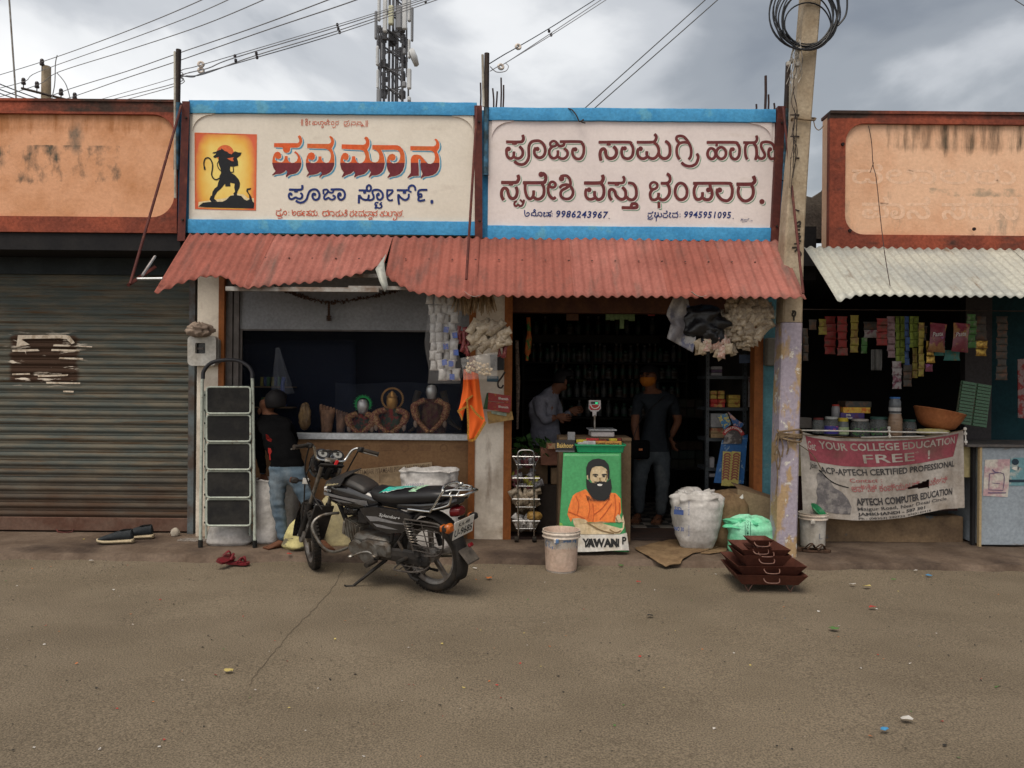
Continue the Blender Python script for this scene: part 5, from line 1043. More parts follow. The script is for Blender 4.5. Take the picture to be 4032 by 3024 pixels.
# ladder
m_lad=M('ladder_paint',(.42,.46,.40),.5,c2=(.34,.38,.33),sc=7,c3=(.2,.16,.12),sc3=20,lo3=.62,hi3=.7)
m_tread=M('ladder_tread',(.012,.012,.0125),.8,c2=(.024,.023,.021),sc=6,bump=.0015,bsc=220)
lad=thing('step_ladder','folded five-step ladder with black treads and a black top hoop, leaning on the white pillar','ladder',(-2.8,6.85,.06))
YL=lambda sy_:6.66+(2150-sy_)/3028*6.66*.10
def PL(x,y,d=0):return P(x,y,YL(y)+d)
mb=MB();mb.tube([PL(789,2150),PL(796,1500),PL(799,1490)],.0145,10);mb.tube([PL(1003,2132),PL(994,1500),PL(993,1480)],.0145,10)
mb.build('rail',m_lad,lad,True)
mb=MB();mb.tube([PL(812,2120,.12),PL(806,1540,.06)],.011,8);mb.tube([PL(985,2110,.12),PL(983,1540,.06)],.011,8);mb.build('rear_rail',m_lad,lad,True)
mb=MB();mb.tube(catmull([PL(799,1492),PL(802,1462),PL(830,1430),PL(880,1418),(PL(935,1420)),PL(975,1440),PL(992,1466),PL(993,1490)]),.017,10);mb.build('top_hoop',M('hoop_black',(.02,.02,.025),.45),lad,True)
for x,y in((789,2152),(1003,2134)):
 mb=MB();p=PL(x,y);mb.lathe([(.019,-.02),(.021,.0),(.019,.045)],(p.x,p.y,.082),10);mb.build('rubber_foot',m_tread,lad,True)
for k in range(5):
 y0,y1=1524+k*110.5,1628+k*110.5
 a=[PL(813,y0,-.02),PL(986,y0,-.02),PL(986,y1,-.035),PL(813,y1,-.035)]
 q_=[a[0]+(a[2]-a[0])*0.02]
 mb=MB();c_=[]
 cen=(a[0]+a[1]+a[2]+a[3])/4
 for i in range(4):
  p,n0,n1=a[i],a[i-1],a[(i+1)%4]
  for t_ in(0,.33,.66,1):
   u=p+(n0-p).normalized()*.03*(1-t_)**2+(n1-p).normalized()*.03*t_**2;c_.append(u)
 c_.append(c_[0]);mb.tube(c_,.0085,8,cap=False);st_=mb.build('step',m_lad,lad,True)
 mb=MB();mb.poly([tuple(p)for p in c_[:-1]],(0,.012,0));mb.build('tread',m_tread,st_)
 mb=MB()
 for sx_ in(806,992):
  mb.tube([PL(sx_,y0+30,.0),PL(sx_,y0+34,.07)],.006,6);mb.tube([PL(sx_,y1-14,.0),PL(sx_,y1-10,.07)],.006,6)
 mb.build('rivet',m_tread,st_)
# electricity meter box with rag
mbx=thing('meter_box','white plastic electricity meter box with a dark window on the left pillar','meter box',tuple(P(795,1440,7.05)))
YM=7.02
def rr(x0,y0,x1,y1,r,Y,n=5):
 out=[]
 for cx,cy,a0 in((x1-r,y0+r,-90),(x1-r,y1-r,0),(x0+r,y1-r,90),(x0+r,y0+r,180)):
  for k_ in range(n+1):a=R(a0+90*k_/n);out.append(P(cx+r*math.cos(a),cy+r*math.sin(a),Y))
 return[tuple(p)for p in out]
m_mtr=M('meter_white',(.50,.49,.46),.5,c2=(.38,.36,.32),sc=7)
mb=MB();o_=rr(738,1322,850,1440,18,YM);i_=rr(768,1350,808,1392,5,YM);n_=len(o_)
mb.add(o_+i_,[(k,(k+1)%n_,n_+(k+1)%n_,n_+k)for k in range(n_)]);b_=[(x,y+.09,z)for x,y,z in o_];mb.add(o_+b_,[(k,(k+1)%n_,n_+(k+1)%n_,n_+k)for k in range(n_)])
ib=[(x,y+.04,z)for x,y,z in i_];mb.add(i_+ib,[(k,(k+1)%n_,n_+(k+1)%n_,n_+k)for k in range(n_)]);mb.build('case',m_mtr,mbx,True)
mb=MB();mb.add(ib,[tuple(range(n_))]);mb.build('window',M('meter_glass',(.012,.012,.014),.15),mbx)
mb=MB();a=P(775,1368,YM+.03);mb.box(a.x,a.x+.06,a.y,a.y+.005,a.z-.02,a.z);mb.build('counter',m_bf,mbx)
mb=MB();a=P(848,1375,YM+.06);mb.obox((a.x+.018,a.y+.02,a.z-.02),(.035,.07,.22),(0,0,0),.008);mb.build('side_cover',M('meter_grey',(.25,.24,.22),.6),mbx)
def rag(name,cx,cy,Y,w,h,d,mat,label,cat,seed=0,folds=7,amp=.3):
 mb=MB();c=P(cx,cy,Y);rings=[];n=40
 for i in range(17):
  t_=i/16;zz=c.z-h/2+h*t_;r_=math.sin(math.pi*(.08+.88*t_))**.6
  ring=[]
  for j in range(n):
   a=6.2832*j/n;q=1+amp*math.sin(a*folds+3*nz(t_*2,seed,0,2))*.4+amp*nz(math.cos(a)*1.6,math.sin(a)*1.6,t_*4+seed,1.6)+.25*nz(math.cos(a)*4,math.sin(a)*4,t_*9+seed,1)
   ring.append((c.x+w/2*r_*q*math.cos(a),c.y+d/2*r_*q*math.sin(a),zz+.02*nz(a*2,t_*3,seed)))
  rings.append(ring)
 mb.loft(rings);return tag(mb.build(name,mat,None,True,angle=180),label,cat)
rag('rag',785,1298,7.0,.22,.13,.14,M('rag_beige',(.32,.25,.20),.9,c2=(.24,.185,.15),sc=9,bump=.002,bsc=120),'crumpled beige rag lying on top of the meter box','rag',2)
# sacks
def sack(name,cx,sy_b,Y,w,h,label,mat,d=None,seed=0,top='open',lean=0.,prof=None,z0=.06,puff=.06,wr=.02,crump=.0):
 """sack standing at image column cx; w, h in metres"""
 d=d or w*.8;mb=MB();cxw=P(cx,sy_b,Y).x;n=44;rings=[]
 prof=prof or[(.80,0),(.93,.03),(1.0,.12),(1.02,.3),(1.0,.5),(.97,.7),(.94,.85),(.92,.95),(.93,1.0)]
 P_=[]
 for i in range(len(prof)-1):
  for k in range(4):t_=k/4;P_.append((prof[i][0]+(prof[i+1][0]-prof[i][0])*t_,prof[i][1]+(prof[i+1][1]-prof[i][1])*t_))
 P_.append(prof[-1])
 for i,(rr_,t_)in enumerate(P_):
  ring=[]
  for j in range(n):
   a=6.2832*j/n;c_,s_=math.cos(a),math.sin(a)
   q=1+puff*nz(c_*1.3+seed,s_*1.3,t_*2,1)+wr*nz(c_*2+seed,s_*2,t_*h*22,1)+wr*.8*math.sin(t_*h*70+3*nz(c_,s_,seed,2))*(nz(c_*2,s_*2,t_*3+seed)+.3)
   q+=crump*max(0,(t_-.72)/.28)*(nz(c_*3+seed,s_*3,t_*9)+.6*math.sin(a*7+seed+4*nz(c_,s_,seed)))
   ring.append((cxw+w/2*rr_*q*math.copysign(abs(c_)**.8,c_)+lean*t_,Y+d/2*rr_*q*math.copysign(abs(s_)**.8,s_),z0+h*t_+(.012+crump*.12)*nz(c_*2,s_*2,seed+t_*3)*t_))
  rings.append(ring)
 if top=='open':
  last=rings[-1];cx_,cy_,cz_=cxw+lean,Y,z0+h
  rings.append([(cx_+(x-cx_)*1.07,cy_+(y-cy_)*1.07,z+.012)for x,y,z in last]);rings.append([(cx_+(x-cx_)*1.0,cy_+(y-cy_)*1.0,z+.02+.01*nz(x,y,seed,9))for x,y,z in last])
  rings.append([(cx_+(x-cx_)*.9,cy_+(y-cy_)*.9,z-.03)for x,y,z in last]);rings.append([(cx_+(x-cx_)*.82,cy_+(y-cy_)*.8,z-.12)for x,y,z in last])
 mb.loft(rings)
 return tag(mb.build(name,mat,None,True,angle=180),label,'sack')
m_sk=M('sack_white',(.60,.58,.56),.7,c2=(.43,.41,.39),sc=5,bump=.0012,bsc=150,c3=(.33,.29,.25),sc3=5,lo3=.6,hi3=.75)
m_skd=M('sack_cream',(.42,.38,.32),.75,c2=(.32,.28,.23),sc=6,bump=.0015,bsc=150)
m_jute=M('jute',(.20,.135,.075),.95,c2=(.14,.09,.05),sc=9,bump=.002,bsc=180)
sk=sack('sack',1690,2100,6.80,.53,.665,'big open white sack with rolled rim standing behind the motorcycle seat',m_sk,seed=3,d=.4,crump=.10,wr=.03)
mb=MB();put_text(mb,'V280930',quadmap(P(1600,1922,6.57),P(1668,1918,6.56),P(1668,1902,6.56),P(1600,1905,6.57)),bold=.0,shear=.3);mb.build('lettering',M('sack_ink',(.22,.22,.33),.8),sk)
sack('sack',1058,2140,6.93,.25,.55,'tall narrow white sack between the ladder and the boy',m_sk,seed=5,d=.26,wr=.035)
sack('sack',1128,2100,7.02,.22,.62,'grey-white open sack just behind the boy',M('sack_grey',(.36,.34,.32),.75,c2=(.28,.26,.24),sc=5,bump=.001,bsc=120),seed=7,d=.18)
sack('sack',905,2150,6.87,.40,.23,'low slumped white sack behind the foot of the ladder',m_sk,seed=9,d=.3,top='flat',prof=[(.95,0),(1.05,.1),(1.0,.35),(.85,.6),(.6,.85),(.2,1.0)],puff=.12,wr=.03)
m_yel=M('sack_yellow',(.48,.43,.20),.75,c2=(.14,.125,.085),sc=6,lo=.52,hi=.58,stretch=(1,1,2.5),bump=.001,bsc=120)
sack('sack',1188,2140,6.72,.27,.26,'crumpled yellow and dark striped sack left of the front wheel',m_yel,seed=11,d=.3,top='flat',prof=[(.9,0),(1.05,.1),(1.0,.3),(.95,.55),(.7,.8),(.25,1.0)],puff=.25,wr=.05)
sack('sack',1325,2140,6.84,.36,.43,'pale yellow crumpled sack seen between front wheel and engine',M('sack_pale_yellow',(.50,.43,.24),.75,c2=(.38,.33,.2),sc=6,bump=.001,bsc=120),seed=13,d=.2,top='flat',prof=[(.95,0),(1.0,.1),(1.0,.5),(.9,.8),(.5,1.0)],puff=.15,wr=.03)
def cardboard(pts_,Y,th,label,mat,name='flat_carton',yoff=0):
 mb=MB();mb.poly([tuple(P(x,y,Y+yo))for x,y,yo in pts_],(0,th,0));return tag(mb.build(name,mat,fixn=True),label,'cardboard')
m_cb=M('cardboard',(.29,.215,.135),.85,c2=(.24,.175,.11),sc=4);m_cbd=M('cardboard_dark',(.19,.13,.08),.85,c2=(.15,.10,.06),sc=4)
c1=cardboard([(1380,1852,.02),(1700,1820,.02),(1706,1925,-.03),(1700,2080,-.08),(1400,2080,-.08)],7.10,.02,'flattened printed carton leaning on the board behind the motorcycle',m_cb)
mb=MB();p_=[P(x,y,7.075)for x,y in((1405,1872),(1694,1845),(1694,1826),(1405,1852))];put_text(mb,'PITAMBARI PITAMBARI PITAMBARI PITAMBARI',quadmap(*p_,off=(0,-.004,0)),bold=.01);mb.build('lettering',M('box_ink',(.10,.07,.05),.8),c1)
mb=MB();mb.box(P(1494,1850,7.07).x,P(1497,1850,7.07).x,7.066,7.07,P(1494,1905,7.07).z,P(1494,1848,7.07).z);mb.build('fold',m_cbd,c1)
cardboard([(1400,1912,.0),(1560,1895,.0),(1620,1900,.0),(1620,2080,-.03),(1400,2080,-.03)],7.02,.015,'lower flattened carton in front of the printed one',m_cb)
# footwear
def slipper(c,ang_,mat,L_=.25,strap=None,nm='slipper',parent=None,flip=0):
 mb=MB();mb.T=Matrix.Translation(c)@Matrix.Rotation(ang_,4,'Z')@Matrix.Rotation(flip,4,'X')
 out=[(-.5,0),(-.47,.11),(-.3,.17),(0,.14),(.25,.19),(.42,.15),(.5,0),(.42,-.14),(.25,-.19),(0,-.15),(-.3,-.17),(-.47,-.11)]
 mb.poly([(x*L_,y*L_*1.05,.018)for x,y in out],(0,0,-.018));o=mb.build(nm,mat,parent,False,fixn=True)
 mb=MB();mb.T=Matrix.Translation(c)@Matrix.Rotation(ang_,4,'Z')@Matrix.Rotation(flip,4,'X')
 for s_ in(-1,1):mb.tube(catmull([(.30*L_,0,.02),(.2*L_,s_*.10*L_,.06),(.02*L_,s_*.17*L_,.02)]),.011,8,flat=.5)
 s2_=mb.build('strap',strap or mat,o if parent is None else o,True);return o
def shoe(c,ang_,label,tilt=0.):
 t_=thing('shoe',label,'shoe',c,'black and teal sports shoes by the shutter');T0=Matrix.Translation(c)@Matrix.Rotation(ang_,4,'Z')@Matrix.Rotation(tilt,4,'X')
 def sec(x,hw,z0,z1,n=16):return[(x,hw*math.cos(6.2832*j/n),z0+(z1-z0)*(.5+.5*math.sin(6.2832*j/n)))for j in range(n)]
 mb=MB();mb.T=T0;mb.loft([sec(-.15,.024,.005,.04),sec(-.14,.042,.0,.045),sec(-.06,.044,0,.042),sec(.03,.049,0,.038),sec(.10,.052,.0,.04),sec(.15,.034,.008,.046),sec(.165,.014,.018,.044)]);mb.build('sole',M('sole_tan',(.40,.33,.22),.7),t_,True)
 mb=MB();mb.T=T0;mb.loft([sec(-.142,.018,.03,.09),sec(-.13,.035,.025,.128),sec(-.08,.040,.025,.125),sec(-.02,.044,.025,.112),sec(.04,.047,.025,.09),sec(.10,.046,.025,.07),sec(.148,.028,.025,.05)]);mb.build('upper',M('shoe_black',(.018,.022,.026),.7,c2=(.03,.036,.04),sc=20),t_,True)
 mb=MB();mb.T=T0;mb.loft([sec(-.122,.02,.115,.1295),sec(-.06,.028,.112,.1265),sec(-.03,.018,.10,.119)]);mb.build('opening',M('void',(.004,.004,.004),.9),t_,True)
 mb=MB();mb.T=T0;mb.add([(.06,-.0405,.03),(.10,-.041,.03),(.11,-.034,.045),(.06,-.036,.052)],[(0,1,2,3)]);mb.build('teal_panel',M('teal_cloth',(.03,.25,.22),.6),t_)
 mb=MB();mb.T=T0
 for x in(-.01,.015,.04,.065):mb.tube([(x,-.02,.082-x*.4),(x+.008,.02,.082-x*.4)],.003,5)
 mb.build('lace',M('lace',(.03,.03,.03),.8),t_,True)
g=G(458,2138,.066);shoe((g.x,g.y,.062),R(186),'nearer black and teal sports shoe lying in front of the shutter')
g=G(532,2122,.066);shoe((g.x,g.y+.02,.062),R(192),'further black sports shoe partly behind the other')
m_rs=M('slipper_red',(.16,.012,.02),.6,c2=(.10,.02,.02),sc=20);m_bs=M('slipper_brown',(.09,.05,.032),.7,c2=(.05,.03,.02),sc=12)
g=G(888,2210,0.0);g=g*(6.22/g.y);o=slipper((g.x,6.22,.055),R(80),m_rs,.22,flip=R(24));tag(o,'red rubber slipper lying tilted near the ladder foot','slipper','red slippers by the ladder')
g=G(938,2205,.0);g=g*(6.26/g.y);o=slipper((g.x,6.26,.014),R(-8),m_rs,.2);tag(o,'second red slipper with white insole showing, right of the tilted one','slipper','red slippers by the ladder')
g=G(3172,2170,.06);o=slipper((g.x,g.y,.065),R(-12),m_bs,.27);tag(o,'brown leather sandal beside the foot of the concrete pole','sandal','brown sandals by the pole')
g=G(3220,2175,.06);o=slipper((g.x-.01,g.y+.01,.065),R(-8),m_bs,.25);tag(o,'right-hand brown sandal below the white bucket','sandal','brown sandals by the pole')
g=G(690,2110,.06);tag((lambda q:q.build('stone',m_skd,None,True))(MB().lathe([(.01,0),(.035,.005),(.04,.03),(.03,.06),(.012,.075)],(g.x,g.y,.06),12,fn=lambda a,i,z:1+.2*math.sin(3*a+i))),'small pale lump of dried dung or stone left of the ladder foot','stone')
mb=MB();c=G(760,2125,.07)
mb.grid(lambda u,v:(c.x-.12+.25*u,c.y-.06+.14*v,.066+.03*abs(nz(u*3,v*3,2))),14,8);tag(mb.build('plastic_sheet',M('clear_plastic',(.35,.33,.31),.3,alpha=.35),None,True),'thin clear plastic sheet crumpled on the apron left of the ladder','plastic')
# buckets
m_bkt=M('bucket_white',(.55,.50,.45),.5,c2=(.47,.41,.35),sc=5,c3=(.10,.19,.36),sc3=13,lo3=.56,hi3=.60,stretch3=(1,1,1.3))
m_bkt2=M('bucket_plain',(.55,.53,.49),.5,c2=(.42,.39,.34),sc=5,c3=(.18,.13,.09),sc3=3,lo3=.62,hi3=.8);m_bin=M('bucket_in',(.55,.42,.34),.6,c2=(.45,.32,.25),sc=5)
def bucket(sx_,sy_,label,z0,mat,r0=.118,r1=.150,h=.335,green=False):
 g=G(sx_,sy_,z0);g=Vector((g.x,g.y+r0,z0));t_=thing('bucket',label,'bucket',g)
 mb=MB();mb.lathe([(r0-.006,0),(r0,.006),(r1-.012,h*.80),(r1-.010,h*.82)],tuple(g),40);mb.build('body',mat,t_,True)
 mb=MB();pr=[(r1-.012,h*.82),(r1+.004,h*.83),(r1+.004,h*.85),(r1-.002,h*.87),(r1-.002,h*.91),(r1+.005,h*.92),(r1+.005,h*.945),(r1-.001,h*.96),(r1+.002,h),(r1-.006,h)]
 mb.lathe(pr,tuple(g),44,cap=(False,False));mb.build('rim',M('bucket_rim',(.62,.55,.48),.5,c2=(.5,.42,.35),sc=6),t_,True)
 mb=MB();mb.lathe([(r1-.006,h),(r1-.012,h*.9),(r0+.006,.02),(.0,.018)],tuple(g),36,cap=(False,False));mb.build('inside',m_bin if not green else m_bkt2,t_,True)
 mb=MB();mb.obox((g.x-.05,g.y-r1-.004,g.z+h*.80),(.04,.012,.035),(0,0,0),.004);mb.obox((g.x-.05,g.y-r1-.011,g.z+h*.80),(.012,.004,.012));mb.build('lug',mat,t_)
 return t_,g
bucket(2213,2262,'white plastic bucket with worn blue print standing in front of the poster table',0.0,m_bkt)
t_,g=bucket(3217,2166,'dented white bucket holding a green bowl, right of the concrete pole',.06,m_bkt2,.098,.124,.315,True)
mb=MB();mb.T=Matrix.Translation((g.x+.03,g.y,g.z+.315))@Matrix.Rotation(R(35),4,'Y')@Matrix.Rotation(R(25),4,'X');mb.lathe([(.0,.0),(.05,.004),(.078,.03),(.084,.032),(.078,.038),(.05,.012),(0,.01)],n=28,cap=(False,False));tag(mb.build('bowl',M('green_plastic',(.01,.17,.06),.35),None,True),'small green plastic bowl resting in the bucket by the pole','bowl')
mb=MB();put_text(mb,'L',quadmap((g.x+.01,g.y-.119,g.z+.1),(g.x+.04,g.y-.119,g.z+.1),(g.x+.04,g.y-.123,g.z+.15),(g.x+.01,g.y-.123,g.z+.15)),bold=.0);mb.build('faded_print',M('print_blue',(.20,.21,.24),.7),t_)
# table with printed banner, tray and goods
YT=6.52
tb=thing('display_table','small table draped with a green poster of a bearded man in orange','table',(P(2340,2160,YT).x,YT+.2,.06))
Z1=lambda x,y:(2150+x*.39177,1650+y*.39177)
def PT(x,y,off=0.0):
 p=P(*Z1(x,y),1.0);sl=p.z-1.5;b_=.13;a0=YT-.03
 Y=(a0+1.5*b_)/(1-b_*sl);bend=max(0,(x-770)/60)*.03
 return P(*Z1(x,y),Y+bend-off)
 s_=Z1(x,y);f=max(0,(y-345)/1000);Y=YT+.10-.12*f+.006*nz(x*.006,y*.006,0,1)+(.03 if x>755 else 0)*(min(1,(x-755)/60));return P(s_[0],s_[1],Y-off)
def pq(mb,lst,off,back=None):mb.poly([tuple(PT(x,y,off))for x,y in lst])
def sheet_rows(mb,L_,R_,off=0,n=26,nv=26):
 mb.grid(lambda u,v:tuple(PT(interp(L_)(v)+(interp(R_)(v)-interp(L_)(v))*u,interp([(0,345),(1,1325)])(v)+(14*max(0,u-.75)*4 if v>.95 else 0)*v,off)),n,nv)
mb=MB();sheet_rows(mb,[(0,175),(.83,130),(1,125)],[(0,755),(.4,757),(.6,765),(.83,808),(1,832)])
m_pg=M('poster_green',(.045,.27,.09),.35,c2=(.06,.32,.115),sc=2)
post_=mb.build('poster',m_pg,tb,True,solid=.003)
mb=MB();mb.add([tuple(PT(175,345)),tuple(PT(755,345)),tuple(PT(755,345)+Vector((-.02,.42,-.0))),tuple(PT(175,345)+Vector((.02,.42,0)))],[(0,1,2,3)]);mb.build('poster_top',m_pg,tb,solid=.003)
mb=MB();a,b_=PT(185,350),PT(745,350);mb.box(a.x+.01,b_.x-.01,a.y+.012,a.y+.40,a.z-.03,a.z-.006);mb.build('table_top',m_cbd,tb)
for xx in(a.x+.03,b_.x-.03):
 for yy in(a.y+.05,a.y+.38):
  mb=MB();mb.box(xx-.015,xx+.015,yy-.015,yy+.015,.06,a.z-.03);mb.build('leg',m_cbd,tb)
mb=MB();mb.box(b_.x-.004,b_.x,a.y+.03,a.y+.38,.10,a.z-.02);mb.build('side_cloth',m_pg,tb)
m_skin=M('print_skin',(.62,.50,.32),.5,c2=(.45,.33,.18),sc=14,lo=.45,hi=.65);m_po=M('print_orange',(.80,.21,.04),.45,c2=(.60,.12,.02),sc=10,lo=.44,hi=.66,stretch=(1.5,1,.7));m_pk=M('print_black',(.012,.012,.012),.4)
mb=MB();Ls,Rs=interp([(0,131),(1,126)]),interp([(0,812),(1,836)]);mb.grid(lambda u,v:tuple(PT(Ls(v)+(Rs(v)-Ls(v))*u,(1160-18*max(0,u-.9)*10)*(1-v)+(1328+8*math.sin(u*5))*v,.004)),40,6);mb.build('white_strip',M('print_white',(.66,.64,.60),.5,c2=(.55,.5,.42),sc=7),post_)
mb=MB();pq(mb,[(300,745),(400,705),(440,760),(640,740),(700,745),(750,800),(755,940),(700,1040),(400,1035),(265,1000),(250,1035),(215,960),(225,900),(250,820),(270,770)],.004);mb.build('printed_shirt',m_po,post_)
mb=MB();pq(mb,[(265,1000),(330,995),(400,1012),(430,1045),(540,1030),(750,1035),(775,960),(790,1040),(782,1100),(745,1150),(690,1158),(350,1159),(312,1130),(280,1060)],.007);pq(mb,[(695,1030),(700,985),(725,955),(745,975),(760,1030),(740,1040)],.009)
pq(mb,[(440,520),(480,475),(560,475),(612,505),(622,600),(600,640),(540,668),(465,640),(437,590)],.008);pq(mb,[(407,555),(425,560),(432,605),(415,608)],.008);mb.build('printed_skin',m_skin,post_)
mb=MB();cv=lambda x,y:PT(x,y,.008)
for k,s_ in enumerate(("410,1035 480,1080 560,1120 680,1150","640,1110 700,1140 755,1120","540,590 545,625 560,635","600,610 612,560 608,520","700,990 715,1025")):ribbon(mb,pts(s_),12,cv,(0,0),.003+.0002*k)
mb.build('print_shading',M('print_umber',(.22,.14,.06),.5),post_)
mb=MB();pq(mb,[(402,600),(430,618),(452,640),(500,645),(540,630),(575,635),(610,632),(650,600),(662,690),(650,740),(630,790),(590,822),(545,818),(500,810),(455,780),(430,740),(408,690)],.011)
pq(mb,[(405,570),(404,490),(425,435),(470,405),(530,396),(590,412),(630,460),(640,530),(637,600),(618,600),(616,520),(600,490),(560,470),(500,472),(462,492),(445,540),(442,600),(425,600),(422,560)],.011)
for k,(w_,s_)in enumerate(((11,"470,560 500,556 522,562"),(11,"562,560 590,555 608,560"),(14,"488,572 508,575"),(14,"570,573 592,573"),(10,"485,632 540,636 590,630"),(7,"530,625 545,632 560,625"))):ribbon(mb,pts(s_),w_,lambda x,y:PT(x,y,.010),(0,0),.002+.0002*k)
for y_ in range(16):ribbon(mb,[(412+y_*15+random.uniform(-4,4),770+30*math.sin(y_*.2)),(418+y_*14,812+12*math.sin(y_*.21+.3))],7,lambda x,y:PT(x,y,.010),(0,0),.002+.0001*y_,step=2)
mb.build('printed_beard',m_pk,post_)
mb=MB();pq(mb,[(514,655),(540,651),(568,655),(560,670),(540,674),(520,668)],.013);mb.build('printed_smile',m_plate,post_)
mb=MB();cv=lambda x,y:PT(x,y,.006)
for k,s_ in enumerate(("300,775 330,860 310,960","400,760 440,880 420,1000","640,800 560,900 480,960","660,850 600,940 540,1010","690,760 700,900 680,1020","470,850 480,950 470,1030","740,840 735,940 700,1000","225,930 300,960 390,1000")):ribbon(mb,pts(s_),9,cv,(0,0),.001+.0001*k)
mb.build('printed_folds',M('print_dkorange',(.50,.09,.015),.5),post_)
mb=MB();put_text(mb,'YAWAN',lambda u,v:PT(365+350*u,1290-90*v,.008),bold=.03);put_text(mb,'AWAN',lambda u,v:PT(400+335*u,1285-82*v,.0085),bold=.035);put_text(mb,'P',lambda u,v:PT(765+44*u,1262-78*v,.006),bold=.03);mb.build('lettering',m_pk,post_)
mb=MB();m_leaf=M('print_leaf',(.22,.42,.08),.5)
pq(mb,[(135,1040),(160,1045),(175,1080),(150,1095),(135,1090)],.005);pq(mb,[(132,1120),(150,1120),(180,1155),(132,1158)],.005);mb.build('printed_leaf',m_leaf,post_)
YTr=YT+.11
a,b_=P(2270,1780,YTr),P(2460,1780,YTr);z0_=PT(400,345).z+.006
tr=thing('tray','shallow green plastic tray full of packets on the poster table','tray',((a.x+b_.x)/2,YTr+.15,z0_))
mb=MB();x0,x1=a.x,b_.x;h_=.070
def tring(dx,z,dy=0):return rr3(x0-dx,x1+dx,YTr-dx,YTr+.30+dx,.02,z)
def rr3(xa,xb,ya,yb,r,z,n=4):
 out=[]
 for cx,cy,a0 in((xb-r,yb-r,0),(xa+r,yb-r,90),(xa+r,ya+r,180),(xb-r,ya+r,270)):
  for k_ in range(n+1):q=R(a0+90*k_/n);out.append((cx+r*math.cos(q),cy+r*math.sin(q),z))
 return out
mb.loft([tring(-.01,z0_),tring(.004,z0_+h_-.012),tring(.014,z0_+h_-.012),tring(.014,z0_+h_),tring(.0,z0_+h_),tring(-.014,z0_+.006)]);mb.build('tray_body',M('tray_green',(.02,.30,.13),.35),tr,True,angle=30)
def carton(x,y,z,w,d,h,rot,mat,label,name='carton',cat='box',group=None,text=None,tm=None,parent=None,ty=0.):
 mb=MB();mb.T=Matrix.Translation((x,y,z))@Matrix.Rotation(rot,4,'Z')@Matrix.Rotation(ty,4,'Y');mb.box(-w/2,w/2,-d/2,d/2,0,h,min(.004,h*.1))
 o=mb.build(name,mat,parent)
 if label:tag(o,label,cat,group)
 if text:
  q=MB();q.T=mb.T;put_text(q,text,quadmap((-w*.42,-d/2-.001,h*.25),(w*.42,-d/2-.001,h*.25),(w*.42,-d/2-.001,h*.75),(-w*.42,-d/2-.001,h*.75)),bold=.02);q.build('lettering',tm,o)
 return o
m_c={}
def cm(name,c,c2=None,r=.5):return M('pack_'+name,c,r,c2=c2 or tuple(q*.65 for q in c),sc=22,lo=.5,hi=.6)
zt_=z0_+.012
carton(x1-.14,YTr+.10,zt_+.03,.245,.07,.05,0,cm('orange',(.50,.24,.05),(.30,.13,.04)),'long orange carton lying at the front of the green tray',text='SHREE DHOOP',tm=MATS['plate_ink'])
carton(x0+.05,YTr+.06,zt_+.03,.07,.06,.04,.2,M('tissue',(.48,.48,.48),.6,c2=(.35,.35,.35),sc=20),'small white crumpled packet in the left end of the green tray',name='packet',cat='packet')
carton(x0+.12,YTr+.09,zt_+.045,.11,.07,.035,-.15,MATS['tissue'],'white plastic packet heaped in the green tray',name='packet',cat='packet')
for k,(dx,col_,w_)in enumerate(((.06,'yellow',.09),(.16,'red',.11),(.26,'black',.10),(.34,'yellow',.06),(.22,'red2',.12),(.38,'dkred',.08))):
 cc=dict(yellow=(.6,.48,.05),red=(.42,.03,.03),black=(.04,.02,.02),red2=(.3,.05,.02),dkred=(.2,.03,.02))[col_]
 carton(x0+dx,YTr+.19+.02*(k%3),zt_+.055+.012*(k%2),w_,.05,.03,random.uniform(-.3,.3),cm(col_,cc),'%s packet in the back row of the green tray, %s'%({'yellow':'yellow','red':'bright red','black':'black','red2':'dark orange','dkred':'dark red'}[col_],['near its left end','left of centre','right of centre','near its right end','at its middle','in its right corner'][k]),name='packet',cat='packet')
bk_=P(2228,1755,YTr);carton(bk_.x,YTr+.08,z0_,.165,.10,.012,-.05,M('box_grey2',(.12,.12,.13),.5),'flat grey carton under the incense box left of the tray')
carton(bk_.x,YTr+.08,z0_+.014,.17,.10,.085,-.06,cm('inkblack',(.022,.02,.022),(.03,.026,.024)),'black incense box with gold lettering left of the green tray',text='Bakhoor',tm=M('gold_ink',(.55,.38,.12),.5))
p=P(2250,1720,YTr+.22);carton(p.x,YTr+.24,z0_+.02,.065,.06,.14,0,M('paper_grey',(.26,.26,.27),.7),'plain pale box standing behind the incense box')
sc_=thing('weighing_scale','white and red pole display weighing scale behind the green tray','scale',tuple(P(2345,1740,7.0)))
def PS(x,y,Y=7.0):return P(2000+x*.36157,1200+y*.36157,Y)
a=PS(945,1400);b_=PS(945,1200);mb=MB();mb.tube([a,b_],.009,10);mb.build('pole',m_steel,sc_,True)
mb=MB();o_=[PS(x,y)for x,y in((885,1040),(1010,1040),(1012,1130),(985,1160),(965,1165),(962,1215),(925,1215),(922,1165),(900,1158),(880,1130))];mb.poly([tuple(q)for q in o_],(0,.04,0));hd=mb.build('display_head',M('scale_white',(.45,.42,.42),.5),sc_,fixn=True)
mb=MB();mb.poly([tuple(PS(x,y,6.996))for x,y in((888,1090),(1002,1090),(1002,1125),(985,1145),(905,1145),(888,1125))]);mb.build('red_panel',M('scale_red',(.40,.03,.03),.4),hd)
mb=MB();ribbon(mb,[(900,1088),(920,1120),(950,1130),(985,1115),(998,1088)],10,lambda x,y:PS(x,y,6.992));mb.build('white_stripe',m_plate,hd)
